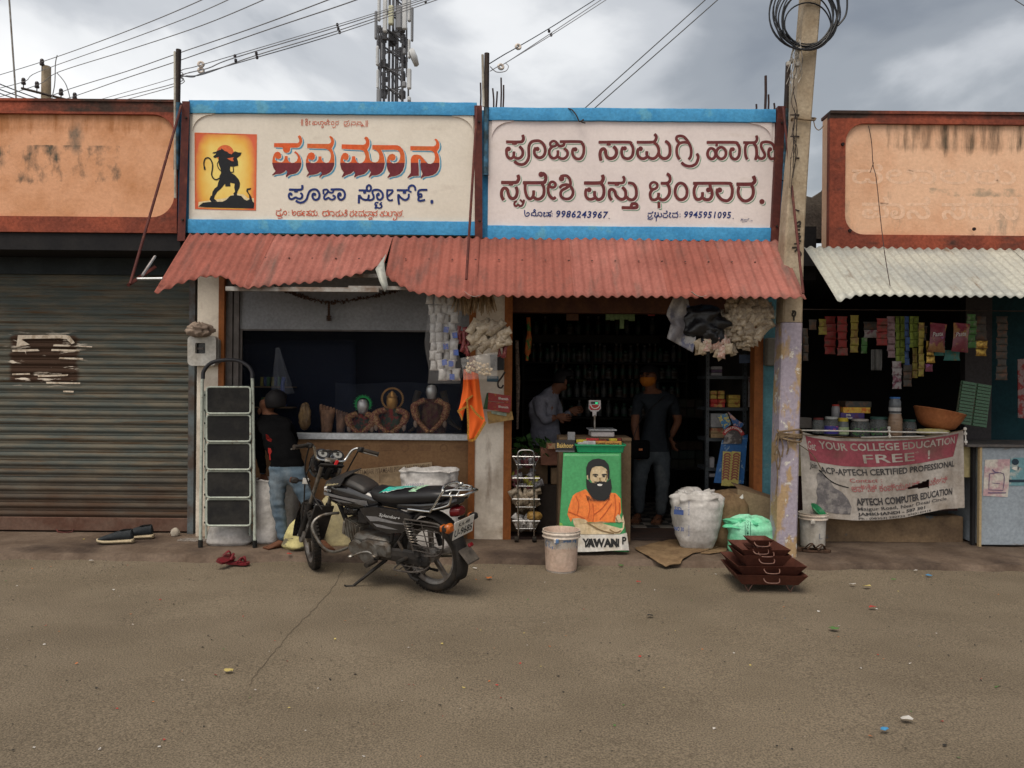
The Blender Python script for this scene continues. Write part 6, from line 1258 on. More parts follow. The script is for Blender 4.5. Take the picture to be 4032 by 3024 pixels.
mb=MB();mb.poly([tuple(PS(x,y,6.996))for x,y in((902,1055),(985,1055),(985,1080),(902,1080))]);mb.build('display',M('lcd',(.015,.02,.02),.3),hd)
mb=MB();put_text(mb,'00',quadmap(PS(952,1080,6.99),PS(978,1080,6.99),PS(978,1060,6.99),PS(952,1060,6.99)));mb.build('digits',M('led_green',(.02,.3,.1),.5,emit=(.05,.9,.35,1.2)),hd)
mb=MB();a,b_=PS(875,1350),PS(1172,1362);mb.box(a.x,b_.x,6.9,7.2,a.z-.012,a.z,.003);mb.build('pan',m_alu,sc_)
mb=MB();mb.box(a.x+.02,b_.x-.02,6.92,7.18,a.z-.07,a.z-.02,.008);mb.build('base',M('scale_white',(.45,.42,.42),.5),sc_)
mb=MB();mb.box(P(2200,1700,7).x,P(2480,1700,7).x,6.9,7.3,a.z-.10,a.z-.075);mb.box(P(2200,1700,7).x,P(2480,1700,7).x,6.92,7.28,.09,a.z-.10);tag(mb.build('counter',m_cbd),'dark wooden counter block behind the poster table carrying the scale','counter')
# incense boxes, orange cloth, hook on the middle pillar
m_oc=bpy.data.materials.new('cloth_orange');m_oc.use_nodes=True;m_oc.node_tree.nodes['Principled BSDF'].inputs['Base Color'].default_value=(.85,.13,.012,1);m_oc.node_tree.nodes['Principled BSDF'].inputs['Roughness'].default_value=.8
CL=lambda x,y,Y=6.55:P(1640+x*.37987,1130+y*.37987,Y)
m_gold=M('gold_fringe',(.50,.25,.03),.4,metal=.4,c2=(.22,.09,.02),sc=90)
def clothpart(left,right,Y0,folds,seed,mat=m_oc,n=24):
 mb=MB();k=len(left)
 L3,R3=interp([(i/(k-1),p[0])for i,p in enumerate(left)]),interp([(i/(k-1),p[0])for i,p in enumerate(right)])
 LY,RY=interp([(i/(k-1),p[1])for i,p in enumerate(left)]),interp([(i/(k-1),p[1])for i,p in enumerate(right)])
 mb.grid(lambda u,v:tuple(CL(L3(v)+(R3(v)-L3(v))*u,LY(v)+(RY(v)-LY(v))*u,Y0+.03*math.sin(u*folds+v*2+seed)*(.3+.7*(1-v)))),n,24);return mb
oc=thing('orange_cloth','bright orange cloth with gold fringe hanging below the snack bags','cloth',tuple(CL(560,1200)))
clothpart([(500,850),(520,1000),(535,1200),(530,1400),(535,1590)],[(640,900),(660,1080),(690,1270),(715,1400),(600,1585)],6.56,7,0).build('main_fold',m_oc,oc,True,solid=.002)
clothpart([(490,850),(480,1050),(455,1200),(430,1290),(470,1385)],[(530,900),(560,1050),(580,1135),(520,1180),(480,1350)],6.53,5,1).build('left_fold',m_oc,oc,True,solid=.002)
mb=MB()
for s_,w_ in(("428,1288 520,1240",22),("510,1180 580,1125",18),("525,1180 535,1400 535,1580",20),("560,1230 620,1310 690,1370",22),("712,1400 660,1490 600,1580 545,1590",24),("430,1290 465,1340 470,1380",14)):
 ribbon(mb,pts(s_),w_,lambda x,y:CL(x,y,6.50),(0,0),0)
mb.build('fringe',m_gold,oc)
hk=MB();hk.tube(catmull([CL(918,880,7.06),CL(880,940,7.06),CL(845,990,7.06),CL(850,1035,7.05),CL(880,1045,7.05),CL(900,1015,7.05)]),.008,8);tag(hk.build('hook',m_black,None,True),'black iron hook on the middle white pillar','hook')
YH=7.0
def tiltbox(x0,y0,x1,y1,x2,y2,x3,y3,Y,th,mat,parent=None,name='box',label=None,cat=None,conv_=CL,group=None):
 mb=MB();mb.poly([tuple(conv_(*q,Y))for q in((x0,y0),(x1,y1),(x2,y2),(x3,y3))],(0,th,0));return mb.build(name,mat,parent,fixn=True,label=label,cat=cat,group=group)
m_inc=M('pack_incense',(.30,.025,.022),.4,c2=(.42,.14,.03),sc=30,lo=.58,hi=.64)
b1=tiltbox(745,1095,978,1130,980,1205,742,1180,YH-.04,.04,m_inc,None,'incense_box','upper red incense box hanging on the middle pillar','box')
b2=tiltbox(742,1185,980,1210,965,1305,735,1270,YH-.04,.04,m_inc,None,'incense_box','lower red incense box hanging below its twin on the middle pillar','box')
for b_,ya,yb in((b1,1165,1145),(b2,1250,1232)):
 mb=MB();put_text(mb,'Bharath',quadmap(CL(850,ya,YH-.042),CL(950,ya+10,YH-.042),CL(950,yb+5,YH-.042),CL(850,yb-5,YH-.042)),bold=.02);mb.build('lettering',m_plate,b_)
tiltbox(728,1100,745,1095,735,1270,690,1265,YH-.02,.03,cm('green',(.03,.10,.03)),None,'packet','dark green packet behind the red incense boxes','packet')
tiltbox(730,1290,990,1290,1005,1375,745,1420,YH-.0,.02,cm('amber',(.42,.26,.08),(.30,.18,.06)),None,'packet','crumpled amber packet below the red incense boxes','packet')
tiltbox(770,1285,935,1305,930,1340,780,1312,YH-.02,.01,cm('gwhite',(.35,.42,.32)),None,'packet','thin green and white packet under the lower incense box','packet')
tiltbox(730,925,850,925,852,985,730,980,7.125,.005,M('sticker_navy',(.04,.09,.13),.5,c2=(.3,.3,.3),sc=25,lo=.62,hi=.66),None,'sticker','small dark blue sticker on the middle white pillar','sticker')
tiltbox(760,700,905,700,905,860,770,865,7.09,.04,M('black_box',(.012,.012,.013),.5),None,'switch_box','small black box on the middle pillar behind the snack bags','box')
# people
def skin_mesh(nodes,edges,root,sub=2):
 """one continuous surface grown over a skeleton"""
 me=bpy.data.meshes.new('body');names=list(nodes);idx={n:i for i,n in enumerate(names)}
 me.from_pydata([nodes[n][:3]for n in names],[(idx[a],idx[b_])for a,b_ in edges],[])
 o=bpy.data.objects.new('tmp',me);col.objects.link(o);md=o.modifiers.new('skin','SKIN');md.use_smooth_shade=True
 for n in names:
  sv=me.skin_vertices[0].data[idx[n]];r_=nodes[n][3];sv.radius=(r_,nodes[n][4]if len(nodes[n])>4 else r_);sv.use_root=(n==root)
 s_=o.modifiers.new('sub','SUBSURF');s_.levels=sub;s_.render_levels=sub
 dg=bpy.context.evaluated_depsgraph_get();res=bpy.data.meshes.new_from_object(o.evaluated_get(dg));bpy.data.objects.remove(o);return res
def person(nodes,edges,root,mats,region,label,base,wrinkle=.006,ws=14,cuts=()):
 me=skin_mesh(nodes,edges,root,3);t_=thing('person',label,'person',base)
 bm=bmesh.new();bm.from_mesh(me)
 for cz in cuts:bmesh.ops.bisect_plane(bm,geom=bm.verts[:]+bm.edges[:]+bm.faces[:],plane_co=(0,0,cz),plane_no=(0,0,1),dist=1e-5)
 bm.normal_update();bm.to_mesh(me);bm.free()
 for m_ in mats:me.materials.append(m_)
 for p in me.polygons:p.material_index=region(p.center);p.use_smooth=True
 for v in me.vertices:
  if region(v.co)!=0:
   d=nz(v.co.x*ws*.4,v.co.y*ws*.4,v.co.z*ws)*wrinkle;v.co+=v.normal*(d+.002)
 o=bpy.data.objects.new('body',me);col.objects.link(o);o.parent=t_;o.location=-Vector(base);return t_
m_skn=M('skin_brown',(.13,.055,.03),.6,c2=(.105,.044,.025),sc=9);m_hair=M('hair_black',(.010,.009,.010),.6,bump=.003,bsc=160)
m_jean=M('jeans',(.085,.125,.165),.85,c2=(.18,.22,.25),sc=6,lo=.48,hi=.68,bump=.002,bsc=70,stretch=(1,1,.5));m_shirtb=M('shirt_black',(.003,.003,.0035),.95,spec=.05,c2=(.005,.005,.0055),sc=5)
def hand(parent,wrist,dirv_,side_,mat,L_=.17,curl=.5):
 """palm with four fingers of different length and a thumb"""
 w=Vector(wrist);d=Vector(dirv_).normalized();s_=Vector(side_);s_=(s_-d*s_.dot(d)).normalized();n_=d.cross(s_)
 mb=MB();pl=L_*.5
 rg=[]
 for t_,hw,th in((-.15,.022,.018),(0,.026,.018),(.3,.036,.017),(.75,.041,.014),(1.0,.038,.011)):
  c=w+d*pl*t_;rg.append([c+s_*hw*math.cos(6.2832*k/12)+n_*th*math.sin(6.2832*k/12)for k in range(12)])
 mb.loft(rg)
 for off,ln in((-.029,.40),(-.010,.46),(.010,.43),(.029,.34)):
  p=w+d*pl*.95+s_*off;a=0;c_=[p-d*.01]
  for k,f in enumerate((.42,.33,.25)):
   a+=curl*(.5+.4*k);p=p+(d*math.cos(a)+n_*math.sin(a))*L_*ln*f;c_.append(p)
  mb.tube(c_,[.0095,.009,.008,.006],8)
 p=w+d*pl*.25-s_*.03;mb.tube([p+s_*.012,p-s_*.018+d*.022,p-s_*.026+d*.045+n_*.012],[.012,.0105,.008],8)
 return mb.build('hand',mat,parent,True)
def foot_(parent,heel,dirv_,mat,L_=.22,name='foot'):
 h=Vector(heel);d=Vector(dirv_).normalized();s_=Vector((-d.y,d.x,0));mb=MB();rg=[]
 for t_,hw,ht in((-.05,.02,.05),(0,.032,.07),(.25,.034,.075),(.5,.04,.055),(.75,.046,.035),(.9,.045,.028)):
  c=h+d*L_*t_;rg.append([c+s_*hw*math.cos(6.2832*k/14)+Vector((0,0,ht/2+ht/2*math.sin(6.2832*k/14)))for k in range(14)])
 mb.loft(rg)
 for k in range(5):
  o_=-.036+.018*k;p=h+d*L_*.86+s_*o_;mb.tube([p+Vector((0,0,.014)),p+d*L_*(.15-.012*k)+Vector((0,0,.011))],[.0105,.0085],8)
 return mb.build(name,mat,parent,True)
YB_=6.70
def B(x,y,dy=0.0):p=P(950+x*.42169,1500+y*.42169,YB_+dy);return(p.x,p.y,p.z)
N={}
def nd(n,x,y,dy,r,r2=None):N[n]=(*B(x,y,dy),r)+((r2,)if r2 else())
nd('pelvis',425,830,0,.125,.10);nd('waist',425,740,.02,.13,.10);nd('chest',345,540,.10,.155,.11);nd('upper',300,400,.18,.14,.10);nd('neck',255,310,.22,.05);nd('head0',240,270,.24,.06);nd('head1',248,215,.24,.085);nd('head2',250,160,.24,.06)
nd('shL',190,400,.20,.07);nd('elL',165,620,.22,.05);nd('wrL',205,870,.24,.030)
nd('shR',420,420,.18,.07);nd('elR',485,560,.32,.048);nd('wrR',450,760,.38,.03)
nd('hipL',345,880,0,.095,.095);nd('knL',335,1140,.0,.062);nd('caL',365,1300,.02,.056);nd('anL',385,1495,.0,.04)
nd('hipR',525,870,.02,.095,.095);nd('knR',620,1130,.02,.062);nd('caR',700,1300,.02,.054);nd('anR',745,1490,0,.04)
E=[('pelvis','waist'),('waist','chest'),('chest','upper'),('upper','neck'),('neck','head0'),('head0','head1'),('head1','head2'),('upper','shL'),('shL','elL'),('elL','wrL'),('upper','shR'),('shR','elR'),('elR','wrR'),('pelvis','hipL'),('hipL','knL'),('knL','caL'),('caL','anL'),('pelvis','hipR'),('hipR','knR'),('knR','caR'),('caR','anR')]
zw=B(0,790)[2];zn=B(0,318)[2];xl_=B(175,0)[0]
def reg(c):
 if c.z>zn:return 0
 if c.z>zw or(c.y>YB_+.12 and c.z>B(0,885)[2]):return 1
 return 2
boy=person(N,E,'pelvis',(m_skn,m_shirtb,m_jean),reg,'boy in black top and blue jeans bending over white sacks beside the ladder',(B(425,1560)[0],YB_,.06),.012,26,cuts=(zw,zn,zw-.004))
def headcap(parent,c,rx,ry,rz,tiltx=0.,front=-.2,name='hair',mat=None,faceaz=0.,zcut=-.15):
 mb=MB();n,k_=28,16;vs=[]
 T_=Matrix.Translation(c)@Matrix.Rotation(faceaz,4,'Z')@Matrix.Rotation(tiltx,4,'X');mb.T=T_
 for i in range(k_+1):
  for j in range(n):
   a=6.2832*j/n;lim=1.95 if math.sin(a)>-.3 else 1.25
   th=lim*i/k_;rr_=1+.05*nz(math.cos(a)*3,math.sin(a)*3,th*3)
   vs.append((rx*rr_*math.sin(th)*math.cos(a),ry*rr_*math.sin(th)*math.sin(a),rz*rr_*math.cos(th)))
 mb.add(vs,[(i*n+j,i*n+(j+1)%n,(i+1)*n+(j+1)%n,(i+1)*n+j)for i in range(k_)for j in range(n)]);return mb.build(name,mat or m_hair,parent,True,solid=.006)
headcap(boy,(B(250,195)[0],YB_+.235,B(0,200)[2]),.098,.105,.112,R(-8),faceaz=R(150))
for sx_ in(168,):mb=MB();c=B(sx_,285,.20);mb.lathe([(.004,-.028),(.014,-.015),(.017,.01),(.008,.028)],c,12,sy=.6);mb.build('ear',m_skn,boy,True)
hand(boy,B(205,880,.25),(0.05,.2,-1),(1,.2,0),m_skn,.15,.6);hand(boy,B(450,765,.38),(-.1,.3,-1),(1,.2,0),m_skn,.15,.6)
a=B(385,1500,-.02);foot_(boy,(a[0]+.015,YB_+.03,.058),(-.75,-.65,0),m_skn,.19);a=B(745,1500);foot_(boy,(a[0],YB_,.058),(.6,-.75,0),m_skn,.19)
mb=MB();mb.poly([B(*q,-.155+.02*i)for i,q in enumerate(((228,498),(250,505),(262,530),(285,545),(280,570),(250,560),(232,540)))]);mb.poly([B(*q,-.12)for q in((250,625),(275,630),(285,660),(270,690),(275,740),(262,740),(260,690),(250,660))]);mb.build('red_print',M('print_red',(.28,.018,.015),.8),boy,solid=.003)
# ---- man with orange mask standing in the dark shop
YM_=7.95
def Q(x,y,dy=0.0):p=P(1900+x*.78360,1100+y*.78360,YM_+dy);return(p.x,p.y,p.z)
m_dsh=M('shirt_dark',(.016,.02,.025),.9,c2=(.012,.015,.019),sc=5);m_jean2=M('jeans_grey',(.05,.06,.068),.85,c2=(.085,.094,.098),sc=5,lo=.5,hi=.7,bump=.002,bsc=60)
N={}
def nd(n,x,y,dy,r,r2=None):N[n]=(*Q(x,y,dy),r)+((r2,)if r2 else())
nd('pelvis',850,840,0,.15,.11);nd('waist',862,760,0,.15,.105);nd('chest',875,650,0,.17,.11);nd('upper',870,590,0,.15,.09);nd('neck',850,555,-.01,.055);nd('h0',838,525,-.03,.065);nd('h1',838,490,-.02,.09);nd('h2',842,462,-.01,.08)
nd('shL',785,600,0,.07);nd('elL',765,730,.0,.048);nd('wrL',778,830,-.08,.03)
nd('shR',950,605,0,.07);nd('elR',985,710,.03,.045);nd('wrR',945,795,.06,.03)
nd('hL',805,890,0,.105);nd('kL',785,1030,-.01,.075);nd('aL',785,1180,.0,.055)
nd('hR',900,890,0,.105);nd('kR',905,1030,-.01,.075);nd('aR',892,1190,-.02,.055)
E=[('pelvis','waist'),('waist','chest'),('chest','upper'),('upper','neck'),('neck','h0'),('h0','h1'),('h1','h2'),('upper','shL'),('shL','elL'),('elL','wrL'),('upper','shR'),('shR','elR'),('elR','wrR'),('pelvis','hL'),('hL','kL'),('kL','aL'),('pelvis','hR'),('hR','kR'),('kR','aR')]
zt1,zt2,zt3=Q(0,568)[2],Q(0,672)[2],Q(0,850)[2]
xa,xb=Q(800,0)[0],Q(930,0)[0]
nkx=Q(852,0)[0]
def reg(c):
 if c.z>zt1 and(abs(c.x-nkx)<.085 or c.z>zt1+.06):return 0
 if c.z>zt3-.01:
  return 0 if(c.z<zt2 and(c.x<xa-.02 or c.x>xb+.05))else 1
 return 2
man=person(N,E,'pelvis',(m_skn,m_dsh,m_jean2),reg,'man in dark shirt and grey jeans with an orange face mask standing inside the shop',(Q(860,1230)[0],YM_,.09),.010,20,cuts=(zt1,zt2,zt3-.01))
fc=Q(832,505,-.03);headcap(man,(Q(842,0)[0],YM_-.01,Q(0,478)[2]),.108,.112,.115,0,faceaz=R(-35))
mb=MB();T_=Matrix.Translation((fc[0],fc[1],fc[2]))@Matrix.Rotation(R(-35),4,'Z');mb.T=T_
mb.lathe([(.012,-.075),(.055,-.06),(.078,-.03),(.084,0),(.078,.028)],(0,-.006,0),24,sy=1.05,cap=(True,False));mb.build('face_mask',M('mask_orange',(.30,.10,.012),.8),man,True)
mb=MB();mb.T=T_
for s_ in(-1,1):mb.lathe([(.0,-.007),(.014,-.004),(.014,.004),(0,.007)],(s_*.033,-.082,.055),10,cap=(False,False))
mb.tube([(-.05,-.083,.075),(-.02,-.09,.078)],.005,6);mb.tube([(.02,-.09,.078),(.05,-.083,.075)],.005,6);mb.build('eyes',m_hair,man,True)
mb=MB();mb.T=T_;mb.loft([[(x*.3,-.085,.07),(0,-.09,.075),(-x*.3,-.085,.07)]for x in(.03,)]+[[(.016,-.086,.035),(0,-.108,.03),(-.016,-.086,.035)]]);mb.build('nose',m_skn,man,True)
for s_ in(-1,1):mb=MB();mb.T=T_;mb.lathe([(.004,-.03),(.013,-.015),(.016,.01),(.006,.03)],(s_*.094,.02,.03),12,sy=1.4);mb.build('ear',m_skn,man,True)
hand(man,Q(778,838,-.09),(.1,-.1,-1),(1,.2,0),m_skn,.17,.5);hand(man,Q(945,800,.06),(.3,-.1,-1),(-.2,1,0),m_skn,.17,.4)
for(x,y)in((785,1205),(892,1235)):
 a=Q(x,y,-.05);f_=foot_(man,(a[0]+.01,YM_+.03,.105),(-.35,-.94,0),m_skn,.25)
 sl=slipper((a[0]-.035,YM_-.08,.092),R(-110),m_bs,.28,nm='sandal',parent=man)
bagm=MB();c=Q(790,855,-.16);bagm.obox(c,(.20,.07,.19),(0,0,R(8)),.02);bg_=bagm.build('bag',m_shirtb,man,True);mb=MB();mb.tube(catmull([Q(750,820,-.17),Q(800,700,-.14),Q(900,600,-.12),Q(930,590,.02)]),.010,6,flat=.4);mb.build('bag_strap',m_bkm,bg_,True)
mb=MB();c=Q(795,855,-.205);mb.obox(c,(.035,.004,.02));mb.build('zip_pull',m_ora,bg_)
# ---- shopkeeper in a pale shirt turned away, bending to the right
YK=7.75
def K(x,y,dy=0.0):p=P(1900+x*.78360,1100+y*.78360,YK+dy);return(p.x,p.y,p.z)
N={}
def nd(n,x,y,dy,r,r2=None):N[n]=(*K(x,y,dy),r)+((r2,)if r2 else())
m_psh=M('shirt_pale',(.17,.17,.20),.85,c2=(.13,.13,.16),sc=6,bump=.002,bsc=40);m_trs=M('trousers_dark',(.02,.02,.022),.9)
nd('pelvis',320,860,.05,.15,.11);nd('waist',318,790,.03,.16,.11);nd('chest',300,660,.0,.155,.12);nd('upper',318,590,.0,.13,.10);nd('neck',368,545,.02,.05);nd('h0',392,530,.03,.07);nd('h1',415,520,.04,.088)
nd('shL',285,610,-.09,.068);nd('elL',305,715,-.14,.055);nd('wrL',375,690,-.18,.03)
nd('shR',350,600,.12,.068);nd('elR',400,700,.18,.05);nd('wrR',440,660,.15,.03)
nd('hL',300,920,0,.1);nd('kL',300,1060,0,.07);nd('aL',300,1200,0,.05);nd('hR',350,920,.12,.1);nd('kR',355,1060,.12,.07);nd('aR',355,1200,.12,.05)
E=[('pelvis','waist'),('waist','chest'),('chest','upper'),('upper','neck'),('neck','h0'),('h0','h1'),('upper','shL'),('shL','elL'),('elL','wrL'),('upper','shR'),('shR','elR'),('elR','wrR'),('pelvis','hL'),('hL','kL'),('kL','aL'),('pelvis','hR'),('hR','kR'),('kR','aR')]
xn=K(352,0)[0];zq=K(0,830)[2];zel=K(0,600)[2];xw=K(350,0)[0]
def reg(c):
 if c.x>xn and c.z>K(0,572)[2]:return 0
 if c.x>xw and c.z<K(0,640)[2]and c.y<YK-.10 and c.z>K(0,720)[2]:return 0
 return 1 if c.z>zq else 2
kp=person(N,E,'pelvis',(m_skn,m_psh,m_trs),reg,'shopkeeper in a pale grey shirt leaning over at the left inside the dark shop',(K(320,1200)[0],YK,.09),.016,16,cuts=(zq,))
c=K(415,512,.04);headcap(kp,(c[0]-.01,c[1],c[2]+.02),.10,.115,.105,0,faceaz=R(70))
for s_ in(-1,):mb=MB();mb.lathe([(.004,-.03),(.012,-.015),(.015,.01),(.006,.03)],(c[0]-.0,c[1]-.09,c[2]-.01),12,sy=.6);mb.build('ear',m_skn,kp,True)
hand(kp,K(378,690,-.18),(1,0,-.1),(0,.2,1),m_skn,.16,.5);hand(kp,K(440,660,.15),(1,0,.1),(0,.2,1),m_skn,.16,.5)
for yy in(0,.12):a=K(300 if yy==0 else 355,1200,yy);foot_(kp,(a[0],a[1],.088),(.9,.1,0),m_skn,.24)
# packets hung in bundles
def pillow(mb,c,w,h,d,rot,n=6):
 """small pillow pack; rot = (tilt about y, turn about z, lean about x)"""
 T0=mb.T;mb.T=T0@Matrix.Translation(c)@Matrix.Rotation(rot[1],4,'Z')@Matrix.Rotation(rot[0],4,'Y')@Matrix.Rotation(rot[2],4,'X')
 rings=[]
 for t_ in(-1,-.86,-.6,0,.6,.86,1):
  th=d*(max(0,1-abs(t_)**2.4))**.6*.5+.001;ww=w/2*(1+.08*(abs(t_)>.8)-.04*(abs(t_)<.5))
  rings.append([(-ww,0,h/2*t_),(-ww*.55,-th,h/2*t_),(0,-th*1.1,h/2*t_),(ww*.55,-th,h/2*t_),(ww,0,h/2*t_),(ww*.55,th,h/2*t_),(0,th,h/2*t_),(-ww*.55,th,h/2*t_)])
 mb.loft(rings);mb.T=T0
def packets(label,base,items,mat_list,cat='snack packets',size=(.06,.09,.03),group=None,crinkle=True,seed=1):
 """items: (sx, sy, Y, tilt, turn, lean, scale, mat index)"""
 t_=thing('packet_bundle',label,cat,base,group);random.seed(seed);protos={}
 for it in items:
  x,y,Y,a,b_,c_,s_,mi=it;key=(mi,random.randint(0,2))
  if key not in protos:
   mb=MB();pillow(mb,(0,0,0),size[0],size[1],size[2],(0,0,0))
   if crinkle:mb.v=[(v[0]+.004*nz(v[0]*60,v[2]*60,key[1]*7+mi),v[1]+.004*nz(v[0]*50,v[2]*50,key[1]*3+9),v[2])for v in mb.v]
   o=mb.build('packet',mat_list[mi],t_,True,angle=60);protos[key]=o.data
  else:
   o=bpy.data.objects.new('packet',protos[key]);col.objects.link(o);o.parent=t_
  p=P(x,y,Y);o.location=p-Vector(base);o.rotation_euler=(c_,a,b_);o.scale=(s_,s_,s_)
 return t_
m_fry=M('packet_cream',(.36,.30,.22),.32,c2=(.26,.20,.14),sc=55,lo=.4,hi=.6,bump=.003,bsc=120);m_fry2=M('packet_cream_light',(.50,.42,.31),.28,c2=(.36,.28,.19),sc=50,bump=.003,bsc=110)
m_pwh=M('packet_white',(.56,.54,.52),.35,c2=(.42,.40,.38),sc=40,bump=.003,bsc=70);m_stk=M('packet_stick',(.36,.26,.15),.5,c2=(.26,.17,.09),sc=40);m_red_s=M('packet_pinkish',(.42,.24,.19),.35,c2=(.55,.45,.38),sc=60,lo=.45,hi=.6,bump=.003,bsc=90)
m_redb_=M('bead_red',(.20,.03,.035),.4,c2=(.36,.16,.13),sc=70,lo=.52,hi=.6);m_blk=M('bag_black',(.008,.008,.010),.3,bump=.004,bsc=60)
random.seed(21);its=[]
for k in range(150):
 u,v=random.random(),random.random();th=u*6.2832;r_=math.sqrt(v)
 x=2945+95*r_*math.cos(th)-8;y=1258+102*r_*math.sin(th)
 if y<1172:y=1172+random.random()*12
 bul=math.sqrt(max(0,1-r_*r_));aw_=math.atan2(y-1170,x-2900)
 its.append((x,y,6.62-.14*bul,-aw_+math.pi/2+random.uniform(-.35,.35),random.uniform(-.5,.5),random.uniform(-.35,.35)-.5*(y-1258)/100,random.uniform(.95,1.3),random.randint(0,1)))
packets('large bunch of small cream coloured snack packets under the right end of the red awning',tuple(P(2945,1165,6.6)),its,[m_fry,m_fry2],size=(.050,.088,.032),seed=4)
its=[]
for k in range(46):
 y=1215+random.random()*170;x=2880+random.uniform(-42,34)-(y-1215)*.14
 its.append((x,y,6.60-.05*random.random(),random.uniform(-.5,.2),random.uniform(-.6,.6),random.uniform(-.3,.3),random.uniform(.9,1.2),0))
packets('second duller bunch of cream snack packets behind the large one',tuple(P(2880,1200,6.6)),its,[m_fry],size=(.05,.085,.03),seed=5)
its=[]
for k in range(22):
 x=random.uniform(2745,2870);y=1335+random.random()*45+(18 if 2790<x<2850 else 0)
 its.append((x,y,6.5-.06*random.random(),random.uniform(-.6,.6),random.uniform(-.5,.5),random.uniform(-.4,.4),random.uniform(.9,1.25),k%2))
packets('cluster of pinkish peanut packets hanging below the black bags',tuple(P(2800,1330,6.5)),its,[m_red_s,m_fry2],size=(.06,.085,.03),seed=6)
def blob(label,cx,cy,Y,w,h,d,mat,seed,amp=.35,cat='bag',name='bag',grp=None):
 mb=MB();c=P(cx,cy,Y);n=36;rg=[]
 for i in range(21):
  t_=i/20;ph=math.pi*t_;rr_=max(.02,math.sin(ph))**.7;ring=[]
  for j in range(n):
   a=6.2832*j/n;q=1+amp*nz(math.cos(a)*2+seed,math.sin(a)*2,t_*5)+amp*.5*nz(math.cos(a)*6+seed,math.sin(a)*6,t_*12)
   ring.append((c.x+w/2*rr_*q*math.cos(a),c.y+d/2*rr_*q*math.sin(a),c.z-h/2*math.cos(ph)*(1+amp*.3*nz(a,t_*3,seed))))
  rg.append(ring)
 mb.loft(rg);return tag(mb.build(name,mat,None,True,angle=180),label,cat,grp)
blob('bunch of crumpled black plastic bags between white bag and cream packets',2762,1272,6.52,.40,.30,.22,m_blk,3,.5)
blob('lower lobe of black plastic bag hanging over the peanut packets',2800,1320,6.48,.22,.16,.12,m_blk,8,.5)
mb=MB()
bagp=[(2655,1165),(2640,1220),(2625,1265),(2640,1310),(2626,1335),(2680,1362),(2728,1388),(2742,1340),(2738,1300),(2720,1240),(2700,1165)]
L4=interp([(0,2655),(.3,2630),(.45,2624),(.65,2642),(1,2626)]);R4=interp([(0,2705),(.4,2728),(.75,2740),(1,2728)])
mb.grid(lambda u,v:tuple(P(L4(v)+(R4(v)-L4(v))*u,1165+(1332+56*u-1165)*v,6.46+.03*math.sin(u*7+v*4)+.02*nz(u*4,v*4,1))),22,26)
wb=tag(mb.build('printed_bag',M('bag_white',(.46,.44,.42),.4,c2=(.07,.09,.20),sc=8,lo=.53,hi=.58,stretch=(1.6,1,.8),c3=(.16,.15,.16),sc3=3,lo3=.45,hi3=.6),None,True,solid=.003),'white and blue printed plastic bag hanging left of the black bags','bag')
random.seed(31);its=[];lab_items=[]
for r_ in range(9):
 y=1180+r_*37;off=-10 if r_ in(0,1)else 0
 for k in range(4):
  x=1706+k*26+off+random.uniform(-5,5)+(8 if r_==8 else 0)
  if r_==8 and k==0:continue
  its.append((x,y+random.uniform(-4,4),6.50-.03*(k%2)+random.uniform(-.01,.01),random.uniform(-.12,.12),random.uniform(-.5,.5),random.uniform(-.1,.1),random.uniform(.95,1.2),0))
wpk=packets('cascade of white packets with blue stickers hanging left of the middle pillar',tuple(P(1745,1160,6.5)),its,[m_pwh],size=(.060,.088,.035),seed=7)
m_bst=M('sticker_blue',(.06,.11,.36),.5,c2=(.35,.2,.22),sc=60,lo=.58,hi=.62)
for x,y in((1757,1298),(1791,1320),(1755,1364),(1795,1388),(1750,1427),(1776,1432),(1780,1484)):
 mb=MB();c=P(x,y,6.425);mb.obox(c,(.042,.004,.048),(random.uniform(-.1,.1),random.uniform(-.2,.2),random.uniform(-.3,.3)));mb.build('sticker',m_bst,wpk)
m_cl=M('clear_bag',(.35,.33,.32),.15,alpha=.16,spec=.6)
mb=MB();mb.grid(lambda u,v:tuple(P(1680+130*u+8*math.sin(v*9),1165+345*v,6.44-.05*math.sin(3.14*u)+.012*nz(u*5,v*8,4))),16,26);mb.build('wrapper',m_cl,wpk,True)
def sticks(label,cx,cy,w,h,n_,seed,spread=.35,mat=m_stk,r_=.006,Y=6.5):
 random.seed(seed);t_=thing('stick_bundle',label,'snack sticks',tuple(P(cx,cy,Y)),'bundles of snack sticks on the middle pillar');
 for k in range(n_):
  u=random.uniform(-1,1);a=u*spread;p0=P(cx+u*w*.35,cy-h/2+random.uniform(-8,8),Y+random.uniform(-.05,.05));L_=random.uniform(.10,.17)
  mb=MB();mb.tube([p0,p0+Vector((math.sin(a)*L_*.5,random.uniform(-.02,.0),-L_*.5)),p0+Vector((math.sin(a)*L_,random.uniform(-.03,.01),-L_))],[r_*.8,r_,r_*.5],5);mb.build('stick',mat,t_)
 return t_
sticks('fan of thin yellowish snack sticks, left one under the awning edge',1818,1215,70,95,46,41)
sticks('broad bundle of snack sticks, right one under the awning edge',1895,1200,130,80,64,43,.3)
random.seed(51);its=[]
for k in range(34):
 x=random.uniform(1862,1985);y=1272+random.random()*95;its.append((x,y,6.46-.05*random.random(),random.uniform(.3,1.3),random.uniform(-.4,.4),random.uniform(-.3,.3),random.uniform(1.0,1.4),k%2))
packets('bag of long cream coloured papad packets on the middle pillar',tuple(P(1920,1270,6.46)),its,[m_fry2,m_fry],size=(.05,.11,.03),seed=8)
its=[]
random.seed(52)
for k in range(26):
 x=random.choice((random.uniform(1800,1850),random.uniform(1960,1995)));y=1300+random.random()*90;its.append((x,y,6.5-.03*random.random(),random.uniform(-.3,.3),random.uniform(-.5,.5),0,random.uniform(.8,1.1),0))
